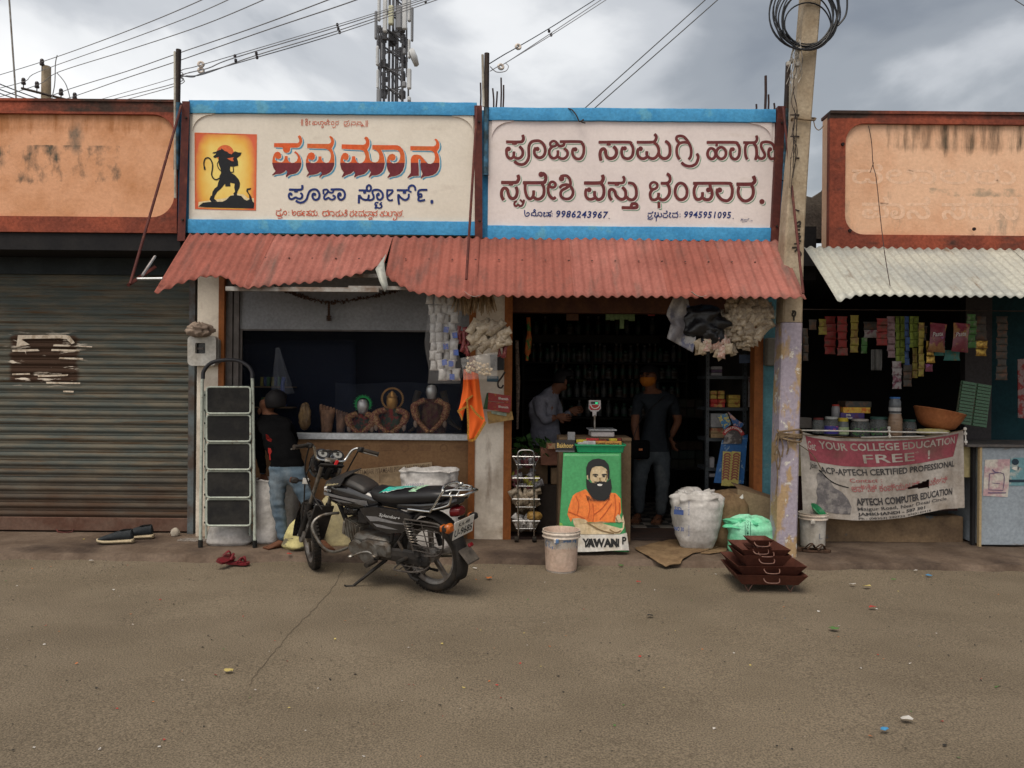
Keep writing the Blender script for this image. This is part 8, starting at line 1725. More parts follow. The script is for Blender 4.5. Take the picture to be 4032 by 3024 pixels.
sack('jute_sack',2855,2140,6.95,.42,.50,'round brown jute sack slumped behind the mint green one',m_jute,seed=19,d=.4,top='closed',prof=[(.7,0),(.95,.15),(1.0,.45),(.9,.75),(.6,.95),(.1,1.0)],puff=.1,wr=.01)
m_mint=M('sack_mint',(.20,.62,.38),.6,c2=(.30,.70,.48),sc=5,bump=.0015,bsc=120,c3=(.10,.34,.22),sc3=7,lo3=.56,hi3=.68,stretch3=(1,1,3))
gs=sack('sack',2958,2150,6.72,.40,.30,'mint green woven sack with vertical lettering behind the stacked trays',m_mint,seed=23,d=.3,top='closed',prof=[(.95,0),(1.0,.1),(1.02,.5),(1.0,.75),(.85,.9),(.5,1.0),(.1,1.02)],puff=.08,wr=.05,crump=.15)
blob('crumpled bright green mouth of the mint sack',2940,2060,6.72,.38,.10,.26,M('mint_top',(.09,.50,.26),.55,c2=(.15,.58,.34),sc=9),31,.5,'sack mouth','sack_mouth')
mb=MB()
for k,ch_ in enumerate('QUALITY'):y=2050+k*11.5;put_text(mb,ch_,quadmap(P(2940,y+9,6.54),P(2948,y+9,6.54),P(2948,y,6.54),P(2940,y,6.54)),bold=.01)
ribbon(mb,[(2934,2055),(2935,2120)],2.2,lambda a,b__:P(a,b__,6.54));ribbon(mb,[(2955,2055),(2956,2120)],2.2,lambda a,b__:P(a,b__,6.54));mb.build('lettering',M('mint_ink',(.01,.09,.05),.7),gs)
t_=thing('open_carton','worn brown carton with dented side behind the mint sack','box',tuple(P(2950,2060,6.98)))
mb=MB();ring=[P(2865,1925,6.95),P(2905,1925,6.85),P(3055,1968,6.95),P(3052,2100,6.95),P(2900,2080,6.85),P(2858,2030,6.95)]
mb.poly([tuple(ring[i])for i in(1,2,3,4)],(0,.012,0));mb.build('front',m_cb,t_,fixn=True);mb=MB();mb.poly([tuple(ring[i])for i in(0,1,4,5)],(.0,.012,0));mb.build('side',m_cbd,t_,fixn=True)
mb=MB();mb.poly([tuple(q)for q in(ring[1],ring[2],ring[2]+Vector((.02,.28,.02)),ring[1]+Vector((.02,.28,.02)))],(0,0,.006));mb.build('lid',m_cbd,t_,fixn=True)
mb=MB();c=P(2912,1958,6.84);mb.add([tuple(c),tuple(c+Vector((.03,0,.03))),tuple(c+Vector((.035,0,-.01))),tuple(c+Vector((.01,0,-.02)))],[(0,1,2,3)]);mb.build('torn_patch',m_plate,t_)
mb=MB();put_text(mb,'KRANTI',quadmap(P(2868,2000,6.91),P(2892,2005,6.87),P(2892,1985,6.87),P(2868,1980,6.91),(0,-.006,0)),bold=.02);mb.build('lettering',MATS['box_ink'],t_)
cardboard([(2805,1950,.0),(2860,1955,-.05),(2868,2010,-.05),(2830,2035,.0)],7.1,.02,'torn dark cardboard flap between sack and carton',m_cbd)
def mat_sheet(pl_,label,z=.068,seed=0,lift=.0):
 """soft sheet lying on the apron; pl_ = outline (sx, sy) front row and back row"""
 fr,bk=pl_;mb=MB();Lf=interp([(i/(len(fr)-1),p[0])for i,p in enumerate(fr)]),interp([(i/(len(fr)-1),p[1])for i,p in enumerate(fr)])
 Lb=interp([(i/(len(bk)-1),p[0])for i,p in enumerate(bk)]),interp([(i/(len(bk)-1),p[1])for i,p in enumerate(bk)])
 def fn(u,v):
  sx_=Lf[0](u)*(1-v)+Lb[0](u)*v;sy_=Lf[1](u)*(1-v)+Lb[1](u)*v;g=G(sx_,sy_,z);drop=min(0,(g.y-edge(g.x)))*.3 if g.y<edge(g.x)else 0
  return(g.x,g.y,max(z+drop,.012)+.014*abs(nz(g.x*5,g.y*5,seed))+.012*abs(nz(g.x*13,g.y*9,seed))+lift*(1-v)*nz(g.x*7,0,seed))
 mb.grid(fn,40,18);return tag(mb.build('jute_mat',m_jute,None,True,solid=.006),label,'mat')
mat_sheet(([(2505,2165),(2560,2195),(2620,2212),(2680,2205),(2730,2180),(2775,2172)],[(2500,2160),(2580,2140),(2640,2125),(2700,2120),(2760,2130),(2850,2150)]),'ragged brown jute mat lying in front of the full white sack',seed=2)
mat_sheet(([(2760,2180),(2800,2182),(2840,2176),(2860,2172)],[(2740,2135),(2790,2120),(2840,2125),(2870,2135)]),'smaller piece of jute lying under the brown sack, right of the mat',z=.064,seed=4)
m_kund=M('kund_iron',(.105,.036,.024),.7,c2=(.075,.026,.018),sc=5,bump=.001,bsc=100,c3=(.15,.06,.04),sc3=8,lo3=.6,hi3=.75);m_kh=M('kund_handle',(.18,.09,.065),.55,c2=(.13,.06,.045),sc=20)
KZ=lambda x,y:(2780+x*.18987,2050+y*.18987)
kc=G(*KZ(1300,1500),0.0);kang=R(16)
def kund(cx,cy,z,W,D_,h,inn,label,dx=0.,dy=0.,rot=0.,legs=True,handle=True):
 """frustum tray: W, D_ = rim size, inn = how far the base is inset"""
 t_=thing('fire_pit_tray',label,'iron tray',(cx+dx,cy+dy,z),'stack of square iron fire-pit trays');T0=Matrix.Translation((cx+dx,cy+dy,z))@Matrix.Rotation(rot,4,'Z');th=.004
 def rc_(w,d,zz):return[(-w/2,-d/2,zz),(w/2,-d/2,zz),(w/2,d/2,zz),(-w/2,d/2,zz)]
 mb=MB();mb.T=T0;mb.loft([rc_(W-2*inn,D_-2*inn,0),rc_(W,D_,h),rc_(W-2*th,D_-2*th,h),rc_(W-2*inn-2*th,D_-2*inn-2*th,th)]);mb.build('tray_body',m_kund,t_)
 if handle:
  mb=MB();mb.T=T0;f=lambda t__:-D_/2+inn*(1-t__);zz=h*.72;y=-D_/2+inn*.28
  mb.tube(catmull([(-.055,y+.004,zz),(-.058,y-.012,zz-.01),(-.04,y-.034,zz-.026),(.035,y-.034,zz-.026),(.052,y-.014,zz-.01),(.052,y+.004,zz)],4),.0042,6);mb.build('handle',m_kh,t_,True)
 if legs:
  for sx_ in(-1,1):
   for sy_ in(-1,1):
    mb=MB();mb.T=T0;x=sx_*(W/2-inn-.02);y=sy_*(D_/2-inn-.02);mb.tube([(x,y,0),(x-sx_*.028,y,-.055),(x-sx_*.062,y,.0)],.0042,6);mb.build('leg',m_kh,t_,True)
 return t_
YK0=kc.y;sc_k=YK0/F
def kx(x):return(KZ(x,0)[0]-2016)*sc_k
base_z=.058
kund((kx(700)+kx(2110))/2-.005,YK0+.20,base_z,kx(2115)-kx(655),.50,.080,.055,'lowest and widest iron tray of the stack, on bent wire legs',rot=R(-2))
kund((kx(700)+kx(2110))/2+.0,YK0+.23,base_z+.062,kx(2110)-kx(665),.48,.075,.055,'second iron tray from the bottom of the stack',rot=R(0),legs=False)
kund((kx(810)+kx(1850))/2,YK0+.215,base_z+.120,kx(1850)-kx(810),.38,.085,.05,'third iron tray, middle of the stack',rot=R(0))
kund((kx(810)+kx(1850))/2,YK0+.235,base_z+.178,kx(1850)-kx(820),.37,.065,.045,'fourth iron tray from the bottom of the stack',rot=R(1),legs=False)
kund(kx(1230),YK0+.15,base_z+.215,kx(1480)-kx(990),.19,.04,.03,'small iron tray under the topmost one',rot=R(-1))
kund(kx(1230),YK0+.13,base_z+.270,kx(1480)-kx(990),.18,.045,.035,'topmost and smallest iron tray of the stack',rot=R(2))
# banner tied between pole and rail
BZ=lambda x,y:(2700+x*.78353,1100+y*.78353)
top_=[BZ(*q)for q in((572,762),(640,782),(760,798),(900,800),(1060,797),(1200,788),(1320,772),(1396,755))]
bot_=[BZ(*q)for q in((590,1192),(700,1200),(850,1212),(980,1210),(1100,1198),(1200,1175),(1300,1155),(1402,1148))]
tpx=interp([(i/7,p[0])for i,p in enumerate(top_)]);tpy=interp([(i/7,p[1])for i,p in enumerate(top_)]);bpx=interp([(i/7,p[0])for i,p in enumerate(bot_)]);bopy=interp([(i/7,p[1])for i,p in enumerate(bot_)])
def BN(u,v,off=0.0):
 sx_=tpx(u)*(1-v)+bpx(u)*v;sy_=tpy(u)*(1-v)+bopy(u)*v
 Y=7.0+.02*u-.03*v+.018*math.sin(u*9+v*3)*(.3+v)+.012*math.sin((u*1.6-v)*14)*max(0,1-v*1.2)+.010*nz(u*6,v*5,3)+.03*math.exp(-((u-.93)/.04)**2)
 return P(sx_,sy_,Y-off)
m_ban=M('banner_cloth',(.50,.46,.42),.85,c2=(.40,.36,.32),sc=3,c3=(.24,.19,.145),sc3=2.2,lo3=.48,hi3=.70,stretch3=(1.5,1,.6),bump=.001,bsc=90)
bn=thing('banner','faded torn college advertising banner tied between the concrete pole and the counter rail','banner',tuple(BN(.5,1)))
def hole(u,v):
 du=(u-.59)/.155
 return 0<=du<=1 and abs(v-(.645-.02*du))<.055*du and du>0
mb=MB();mb.grid(lambda u,v:tuple(BN(u,v)),110,70,keep=lambda u,v:not hole(u,v));mb.build('cloth',m_ban,bn,True)
m_bmr=M('banner_maroon',(.34,.085,.11),.85,c2=(.28,.07,.09),sc=4,c3=(.20,.10,.09),sc3=3,lo3=.5,hi3=.7);m_bk_=M('banner_black',(.055,.052,.055),.85,c2=(.09,.085,.085),sc=9);m_bpk=M('banner_red',(.42,.14,.14),.85)
def BD(u0,u1,v0,v1):return lambda u,v:(u0+(u1-u0)*u,v0+(v1-v0)*v)
mb=MB();L5=interp([(0,.06),(1,.085)]);R5=interp([(0,.955),(1,.91)])
mb.grid(lambda u,v:tuple(BN(L5(v)+(R5(v)-L5(v))*u,.035+.285*v+(.03*math.sin(3.1*u)if v>.5 else 0),.003)),60,14);band_=mb.build('maroon_band',m_bmr,bn,True)
def btext(mb,s_,u0,u1,v0,v1,bold=.02,off=.006,**k):
 o_=len(mb.v);f_=len(mb.f);uv=[]
 def fn(u,v):uv.append((u0+(u1-u0)*u,v1+(v0-v1)*v));return BN(*uv[-1],off)
 put_text(mb,s_,fn,bold=bold,**k)
 keep=[f for f in mb.f[f_:]if not hole(sum(uv[i-o_][0]for i in f)/len(f),sum(uv[i-o_][1]for i in f)/len(f))];mb.f[f_:]=keep;mb.m=mb.m[:len(mb.f)]
mb=MB();btext(mb,'Get',.075,.15,.085,.19,.01,shear=.1);btext(mb,'YOUR COLLEGE EDUCATION',.17,.92,.06,.155);btext(mb,'FREE',.40,.66,.20,.305,.01);btext(mb,'*',.665,.685,.19,.22);btext(mb,'!',.735,.75,.19,.305);mb.build('lettering',m_ban,band_,label='pale lettering on the maroon band')
mb=MB();btext(mb,'Join',.075,.14,.34,.43,.015,shear=.2);btext(mb,'ACP-APTECH CERTIFIED PROFESSIONAL',.155,.92,.375,.455,.02);btext(mb,'APTECH COMPUTER EDUCATION',.315,.91,.73,.82,.03);btext(mb,'Maigur Road, Near Desai Circle',.315,.87,.84,.895,.012);btext(mb,'JAMKHANDI - 587 301',.31,.72,.905,.955,.03);btext(mb,'Ph : (08353) 220723  9743140414',.31,.76,.965,.998,.018);mb.build('lettering',m_bk_,bn)
mb=MB();btext(mb,'Contact :',.305,.475,.49,.54,.005);btext(mb,'ಆಪ್ಟೆಕ್ ಕಂಪ್ಯೂಟರ್ ಎಜುಕೇಶನ್',.305,.87,.56,.655,.005);mb.build('lettering',m_bpk,bn)
mb=MB();m_sm=M('banner_smudge',(.15,.14,.145),.9,c2=(.28,.26,.25),sc=16,lo=.45,hi=.58)
for pl_ in([(.135,.46),(.16,.44),(.175,.50),(.20,.54),(.215,.62),(.25,.66),(.275,.74),(.285,.84),(.27,.93),(.20,.935),(.16,.92),(.09,.93),(.095,.84),(.11,.76),(.105,.68),(.125,.60),(.12,.52)],):
 vs=[BN(u,v,.005)for u,v in pl_];mb.poly([tuple(q)for q in vs])
mb.build('printed_figures',m_sm,bn)
mb=MB();ribbon(mb,[(0.15,.42),(.19,.52),(.235,.575),(.29,.60)],.010,lambda a,b_:BN(a,b_,.004));mb.build('tear',MATS['void'],bn)
mb=MB()
for a in([(3098,1700,6.5),(3140,1745,6.93),(3200,1790,6.95),(3235,1850,6.95)],[(3098,1698,6.5),(3150,1715,6.95)],[(3098,1696,6.48),(3160,1712,6.97),(3400,1724,6.97),(3620,1722,6.97),(3795,1694,6.99)]):mb.tube(catmull([P(*q)for q in a]),.004,5)
mb.build('cord',m_rope,bn,True)
rl=thing('counter_rail','thin white metal rail with knobbed uprights above the banner','rail',tuple(P(3500,1700,6.97)))
mb=MB();mb.tube([P(3148,1694,6.98),P(3500,1700,6.98),P(3735,1704,6.98)],.0065,8);mb.tube([P(3390,1722,6.98),P(3640,1718,6.98)],.005,8);mb.build('bar',m_plate,rl,True)
for x,y0,y1 in((3500,1680,1725),(3800,1682,1750)):
 mb=MB();a,b_=P(x,y0,6.97),P(x+4,y1,6.97);mb.tube([a,b_],.006,8)
 for f in(.1,.38,.85):p=a.lerp(b_,f);mb.lathe([(.006,-.014),(.014,-.008),(.014,.008),(.006,.014)],tuple(p),10)
 mb.build('upright',m_plate,rl,True)
mb=MB();a,b_=P(3795,1758,7.0),P(3857,1885,7.0);mb.box(P(3100,1758,7.06).x,b_.x,7.09,7.3,b_.z,a.z,.004);tag(mb.build('yellow_counter',M('cream_yellow',(.58,.50,.27),.6,c2=(.5,.42,.22),sc=3)),'cream yellow counter box behind the banner ends','counter')
cb=thing('cupboard','grey metal cupboard with peeling stickers at the right edge','cupboard',tuple(P(3945,2130,7.0)))
m_cup=M('cupboard_grey',(.32,.37,.42),.5,c2=(.27,.31,.35),sc=3,c3=(.20,.16,.12),sc3=5,lo3=.64,hi3=.68,stretch3=(.7,1,3),bump=.0008,bsc=60)
a,b_=P(3864,1762,6.98),P(4300,2132,6.98);mb=MB();mb.box(a.x,b_.x,6.98,7.5,.075,a.z,.006);mb.build('body',m_cup,cb)
mb=MB();mb.box(P(3855,1760,6.98).x,a.x,6.965,7.0,.062,P(3855,1754,6.98).z);mb.build('edge_strip',M('strip_wood',(.42,.32,.18),.7),cb)
mb=MB();c_=P(3830,1752,7.);mb.box(P(3800,1752,7.0).x,b_.x,6.95,7.6,a.z+.004,a.z+.03,.004);mb.build('top',M('top_dark',(.06,.065,.07),.5,c2=(.12,.10,.09),sc=9),cb)
mb=MB();mb.box(P(3842,1760,6.98).x,P(3853,1760,6.98).x,7.02,7.06,.06,a.z);mb.build('side_post',m_dark,cb)
CP=lambda x,y,Y=6.975:P(3700+x*.48256,1400+y*.48256,Y)
mb=MB();mb.poly([tuple(CP(*q))for q in((372,850),(575,845),(572,1000),(555,1155),(355,1145),(362,990))]);s_a=mb.build('sticker',M('stk_pink',(.50,.33,.35),.7,c2=(.60,.56,.50),sc=9,lo=.45,hi=.58,c3=(.25,.2,.22),sc3=12,lo3=.66,hi3=.7),cb,label='faded pink poster')
mb=MB()
for w_,s_ in((7,"405,965 400,1095 400,1095 515,1100 515,1100 520,965 405,965"),(9,"395,1120 540,1120"),(5,"430,1040 490,1045"),(10,"430,930 450,950 480,955")):ribbon(mb,pts(s_),w_,CP,(0,0),.003)
mb.build('faded_drawing',M('drawing_violet',(.16,.12,.20),.7),s_a)
mb=MB();mb.poly([tuple(CP(*q))for q in((580,835),(700,832),(700,1062),(565,1062))]);s_b=mb.build('sticker',M('stk_teal',(.16,.32,.36),.7,c2=(.40,.44,.42),sc=8,lo=.5,hi=.56),cb,label='teal price-list poster')
mb=MB();mb.poly([tuple(CP(*q,6.972))for q in((566,1012),(700,1012),(700,1034),(566,1034))]);mb.poly([tuple(CP(618+30*math.cos(k*.4488),868+26*math.sin(k*.4488),6.972))for k in range(14)]);put_text(mb,'?',quadmap(CP(636,935,6.968),CP(652,935,6.968),CP(652,905,6.968),CP(636,905,6.968)),bold=.02);mb.build('poster_print',M('poster_dark',(.03,.05,.07),.7),s_b)
mb=MB();mb.poly([tuple(CP(*q,6.970))for q in((585,920),(610,908),(630,905),(630,938),(610,935))]);mb.build('arrow_print',m_plate,s_b)
YG=7.2
GP=lambda x,y,Y=YG:P(3100+x*.42134,1500+y*.42134,Y)
def jar(x,yb,yt,w,lab,lidm,body,fill=None,fh=.4,lidh=.12,Y=YG):
 b_=GP(x,yb,Y);t=GP(x,yt,Y);h=t.z-b_.z;r_=w*.42134*Y/F/2;tt=thing('jar',lab,'jar',tuple(b_))
 mb=MB();mb.lathe([(r_*.92,0),(r_,h*.05),(r_,h*.72),(r_*.8,h*(1-lidh)),(r_*.8,h*(1-lidh*.6))],tuple(b_),24);mb.build('body',body,tt,True)
 mb=MB();mb.lathe([(r_*.84,h*(1-lidh)),(r_*.86,h*(1-lidh)+.002),(r_*.86,h-.002),(r_*.8,h)],tuple(b_),24);mb.build('lid',lidm,tt,True)
 if fill:
  mb=MB();random.seed(int(x))
  for k in range(26):
   a=random.random()*6.28;q=r_*.9*random.random()**.5;mb.lathe([(0,-.010),(.012,0),(0,.010)],(b_.x+q*math.cos(a),b_.y+q*math.sin(a),b_.z+.012+random.random()*h*fh),7,cap=(False,False))
  mb.build('contents',fill,tt,True,kind='stuff')
 return tt,b_,r_,h
m_jc=M('jar_clear',(.30,.32,.32),.12,alpha=.22,spec=.7);m_candy=M('candy_green',(.02,.28,.05),.4,c2=(.3,.3,.06),sc=60,lo=.55,hi=.6)
m_lidr,m_lidg,m_lidy,m_lids=M('lid_red',(.35,.03,.02),.5),M('lid_dkgreen',(.02,.07,.06),.5),M('lid_yellow',(.55,.42,.04),.5),M('lid_silver',(.32,.30,.28),.4)
jar(290,490,345,105,'clear round jar with a dark lid, leftmost on the counter',M('lid_maroon',(.12,.02,.02),.5),m_jc,None)
tt,b_,r_,h=jar(410,505,335,130,'clear jar wrapped in a blue and pink label',M('lid_clear',(.4,.42,.42),.3),m_jc);mb=MB();mb.lathe([(r_*1.01,h*.08),(r_*1.01,h*.5)],tuple(b_),26,cap=(False,False));mb.build('label_band',M('lab_blue',(.04,.035,.25),.4,c2=(.45,.08,.25),sc=28,lo=.55,hi=.58),tt,True)
tt,b_,r_,h=jar(522,510,345,100,'small jar with a bright yellow lid and pale label',m_lidy,M('jar_grey',(.10,.11,.11),.2),lidh=.2);mb=MB();mb.lathe([(r_*1.01,h*.08),(r_*1.01,h*.48)],tuple(b_),26,cap=(False,False));mb.build('label_band',M('lab_pale',(.40,.48,.30),.5,c2=(.3,.4,.2),sc=30),tt,True)
jar(680,520,355,170,'wide jar with a silver lid and green sweets',m_lids,m_jc,m_candy);jar(855,520,335,175,'wide jar with a dark green lid and green sweets, right of the silver-lidded one',m_lidg,m_jc,m_candy)
jar(1140,520,360,125,'dim clear jar of brown sweets right of the tall brown jar',m_lidg,m_jc,M('candy_brown',(.14,.06,.03),.5))
jar(452,345,220,75,'tall bottle with a red cap behind the jars',m_lidr,M('bottle_dim',(.20,.20,.21),.3),lidh=.12,Y=7.35)
tt,b_,r_,h=jar(1008,515,300,122,'tall ribbed jar of brown powder beside the rail upright',m_lids,M('jar_brown',(.27,.18,.12),.3),lidh=.04,Y=7.1)
mb=MB()
for k in range(6):mb.lathe([(r_*.99,-.004),(r_*1.035,0),(r_*.99,.004)],(b_.x,b_.y,b_.z+h*(.08+.13*k)),26,cap=(False,False))
mb.build('rib',M('jar_brown',(.27,.18,.12),.3),tt,True)
tt,b_,r_,h=jar(1006,298,150,105,'clear jar with a blue lid standing on the tall brown jar',M('lid_blue',(.03,.14,.42),.4),M('jar_smoke',(.10,.11,.125),.15),lidh=.10,Y=7.1);mb=MB();mb.lathe([(r_*1.01,h*.12),(r_*1.01,h*.34)],tuple(b_),24,cap=(False,False));mb.build('label_band',M('lab_w',(.42,.42,.42),.5),tt,True)
def gbox(x0,y0,x1,y1,mat,lab,text=None,tm=None,Y=7.3,tx=None):
 a,b_=GP(x0,y1,Y),GP(x1,y0,Y);mb=MB();mb.box(a.x,b_.x,Y,Y+.18,a.z,b_.z,.003);o=tag(mb.build('carton',mat),lab,'box')
 if text:q=MB();tx=tx or(x0+(x1-x0)*.2,y0+(y1-y0)*.2,x0+(x1-x0)*.6,y0+(y1-y0)*.9);put_text(q,text,quadmap(GP(tx[0],tx[3],Y-.002),GP(tx[2],tx[3],Y-.002),GP(tx[2],tx[1],Y-.002),GP(tx[0],tx[1],Y-.002)),bold=.03);q.build('lettering',tm,o)
gbox(500,298,722,358,cm('purple',(.05,.03,.16),(.10,.03,.08)),'purple Milk Twist biscuit carton, lowest of three on the counter','Milk\nTwist',m_plate,tx=(550,308,610,355));gbox(525,248,778,300,cm('yel_or',(.58,.36,.05),(.55,.14,.02)),'yellow and orange carton on top of the purple one');gbox(545,192,788,246,cm('dkmix',(.035,.035,.03),(.10,.05,.03)),'dark carton topmost of the three on the counter')
gbox(110,345,230,440,M('bx_dim',(.10,.09,.085),.6),'dim brown box just right of the concrete pole')
bs=MB();c=GP(1372,448,7.25);bs.T=Matrix.Translation((c.x,c.y,c.z+.005))@Matrix.Rotation(R(11),4,'Y');bs.lathe([(.10,0),(.16,.03),(.20,.10),(.225,.165),(.232,.17),(.224,.178),(.19,.10),(.14,.03),(.0,.012)],(0.02,0,0),40,sy=.9,cap=(True,False));tag(bs.build('basin',M('basin_terracotta',(.42,.16,.065),.6,c2=(.34,.12,.05),sc=6),smooth=True),'large terracotta coloured plastic basin tilted on the counter','basin')
blob('yellow printed packet lying under the basin',3670,1700,7.15,.30,.06,.16,M('pk_yel2',(.58,.52,.15),.4,c2=(.45,.4,.3),sc=20),14,.25,'packet','packet')
t_=thing('card_pack','tilted dark green plastic pack of shallow rows hanging at the right of the counter','display pack',tuple(GP(1740,430,7.3)))
q0,q1,q2,q3=GP(1625,0,7.35),GP(1925,30,7.35),GP(1862,440,7.3),GP(1565,395,7.3);q0=P(3785,1498,7.35);q1=P(3905,1518,7.35)
mb=MB();mb.poly([tuple(q)for q in(q0,q1,q2,q3)],(0,.012,0));mb.build('backing',M('card_green',(.035,.075,.04),.4,c2=(.05,.055,.03),sc=9),t_,fixn=True)
for k in range(13):
 f0,f1=(k+.12)/13,(k+.86)/13;a,b_,c_,d_=q0 .lerp(q3,f0),q1 .lerp(q2,f0),q1 .lerp(q2,f1),q0 .lerp(q3,f1)
 for u0,u1 in((.04,.48),(.54,.97)):
  mb=MB();mb.poly([tuple(v+Vector((0,-.014,0)))for v in(a.lerp(b_,u0),a.lerp(b_,u1),d_.lerp(c_,u1),d_.lerp(c_,u0))],(0,.013,0));mb.build('blister_row',M('blister_green',(.045,.12,.06),.25),t_,fixn=True)
mb=MB();mb.poly([tuple(P(*q,7.9))for q in((4008,1415),(4060,1410),(4060,1650),(4010,1645))],(0,.01,0));tag(mb.build('poster',M('post_rd',(.30,.22,.22),.7,c2=(.28,.05,.05),sc=12,lo=.5,hi=.55),fixn=True),'pale poster with red marks on the inner teal wall','poster')
HP=lambda x,y,Y:P(3100+x*.42134,1220+y*.42134,Y)
SM=dict(red=cm('hs_red',(.22,.02,.02),(.12,.04,.03)),yel=cm('hs_yel',(.26,.22,.04),(.20,.12,.04)),grn=cm('hs_lime',(.16,.22,.03),(.10,.14,.02)),pink=cm('hs_pink',(.22,.15,.17),(.16,.08,.10)),blu=cm('hs_blue',(.02,.06,.18),(.02,.04,.10)),dk=cm('hs_dark',(.05,.045,.04),(.10,.05,.03)),gold=M('hs_gold',(.45,.30,.06),.3,metal=.6,c2=(.22,.12,.03),sc=40),wht=cm('hs_white',(.26,.24,.25),(.14,.04,.07)),teal=cm('hs_teal',(.03,.16,.15),(.16,.14,.06)),mag=cm('hs_mag',(.16,.03,.06),(.28,.10,.30)),leaf=cm('hs_leaf',(.04,.13,.03),(.12,.16,.10)))
names=dict(red='dark red',yel='yellow',grn='lime green',pink='pale pink',blu='blue',dk='dull brown',gold='shiny gold',wht='white and red',teal='teal',mag='magenta snack',leaf='leaf green')
for i,(x0,x1,y0,y1,kd,where)in enumerate(((148,195,170,480,'dk','right beside the concrete pole'),(205,275,90,190,'dk','high up near the pole'),(295,368,85,235,'yel','first bright one right of the pole'),(350,448,60,418,'red','left of the pair of long red strips'),(470,560,60,430,'red','right of the pair of long red strips'),(590,662,50,402,'yel','just right of the long red pair'),(695,745,260,410,'leaf','short, left of the white sock-like bag'),(720,845,110,265,'dk','broad, with a pale lower half'),(840,932,80,335,'red','left of the pale pink strip'),(938,1005,60,450,'pink','near the middle of the opening'),(1012,1052,60,505,'grn','first of the lime group'),(1054,1098,60,500,'grn','second of the lime group'),(1100,1140,60,520,'blu','between the lime strips'),(1142,1180,60,355,'grn','third of the lime group'),(1182,1226,60,350,'grn','fourth of the lime group'),(1172,1215,355,640,'yel','narrow and long under the lime group'),(1228,1278,120,625,'yel','longest one, right of the lime group'),(985,1068,480,742,'wht','two printed squares, left one'),(1080,1165,510,720,'dk','two printed squares, right one'),(1215,1300,150,290,'dk','brown square behind the long yellow strip'),(1302,1375,290,500,'gold','catching the light in the middle'),(1282,1360,505,580,'mag','just under the shiny gold one'),(1375,1468,290,432,'teal','under the left snack bag'),(1470,1600,375,478,'teal','broad, between the two snack bags'),(1680,1765,40,360,'leaf','right of the right snack bag'),(1768,1862,290,435,'gold','right-hand shiny one'),(1770,1860,60,285,'dk','above the right-hand shiny one'),(1960,2055,60,660,'dk','long one before the teal wall'))):
 Y=7.22+.04*(i%4);t_=thing('sachet_strip','%s sachet strip in the snack shop, %s'%(names[kd],where),'sachet strip',tuple(HP((x0+x1)/2,y1,Y)))
 n_=max(1,int(round((y1-y0)/70)))
 for k in range(n_):
  a,b_=HP(x0,y0+(y1-y0)*k/n_,Y),HP(x1,y0+(y1-y0)*(k+1)/n_-3,Y);mb=MB();pillow(mb,((a.x+b_.x)/2,Y+random.uniform(-.008,.008),(a.z+b_.z)/2),b_.x-a.x,a.z-b_.z,.014,(0,random.uniform(-.25,.25),random.uniform(-.1,.1)));mb.build('sachet',SM[kd]if not(kd=='dk' and i==7 and k>0)else SM['wht'],t_,True)
for cx,lab in((1405,'left'),(1622,'right')):
 c=HP(cx,260,7.2);t_=thing('snack_bag','%s one of two shiny magenta and brown pasta snack bags'%lab,'snack bag',tuple(c));mb=MB();pillow(mb,(c.x,c.y,c.z),.155,.27,.06,(R(4),.1,0));bb=mb.build('bag',M('snack_mag',(.16,.03,.05),.25,c2=(.24,.12,.05),sc=9,lo=.5,hi=.56,c3=(.30,.06,.32),sc3=13,lo3=.62,hi3=.66),t_,True)
 mb=MB();put_text(mb,'Pasta',quadmap(HP(cx-45,250,7.155),HP(cx+50,240,7.155),HP(cx+50,200,7.155),HP(cx-45,210,7.155)),bold=.02,shear=.2);mb.build('lettering',M('snack_white',(.4,.38,.4),.4),bb)
mb=MB();mb.grid(lambda u,v:tuple(HP(785+100*u+(10 if v>.8 else 0)*math.sin(u*6),370+195*v,7.25+.02*math.sin(u*9))),12,10);tag(mb.build('plastic_bag',M('bag_dullgrey',(.10,.10,.10),.5),None,True,solid=.004),'dull grey empty bag hanging below the red strips','bag')
mb=MB();a,b_=P(3150,1218,7.24),P(4030,1225,7.24);mb.tube([a,b_],.006,6);tag(mb.build('hanging_rod',m_black,smooth=True),'dark rod under the grey awning carrying the sachet strips','rod')
mb=MB();a,b_=P(2480,1170,6.52),P(3000,1172,6.52);mb.tube([P(1690,1160,6.5),P(2010,1160,6.5)],.006,6);mb.tube([P(2640,1163,6.55),P(3030,1163,6.55)],.006,6);tag(mb.build('hanging_wire',m_black,kind='stuff'),'thin dark hanging wires under the red awning edge','wire')
mb=MB();a,b_=P(3020,1330,7.05),P(3085,1440,7.05);mb.box(a.x,b_.x,7.04,7.13,b_.z,a.z,.01);tag(mb.build('meter_box',M('meter_dim',(.16,.15,.13),.6)),'dim grey meter box on the teal pillar behind the pole','meter box')
# litter and grit on the road
random.seed(101);lm=[M('lit_white',(.5,.48,.45),.7),M('lit_red',(.35,.05,.04),.7),M('lit_orange',(.45,.14,.04),.7),M('lit_green',(.08,.16,.05),.7),M('lit_dark',(.03,.028,.025),.8),M('lit_yellow',(.42,.34,.12),.7),M('lit_blue',(.05,.22,.42),.6)]
def scrap(sx_,sy_,s_,mat,label,zz=.0,kind_='scrap'):
 g=G(sx_,sy_,zz);mb=MB();n=7;a0=random.random()*6
 ring=[(g.x+s_*random.uniform(.6,1.1)*math.cos(a0+6.2832*k/n),g.y+s_*random.uniform(.4,.8)*math.sin(a0+6.2832*k/n),zz+.016+random.uniform(.0,s_*.35))for k in range(n)]
 mb.add(ring+[(g.x,g.y,zz+.014+s_*.3)],[(k,(k+1)%n,n)for k in range(n)]);return tag(mb.build(kind_,mat,solid=.002),label,'litter')
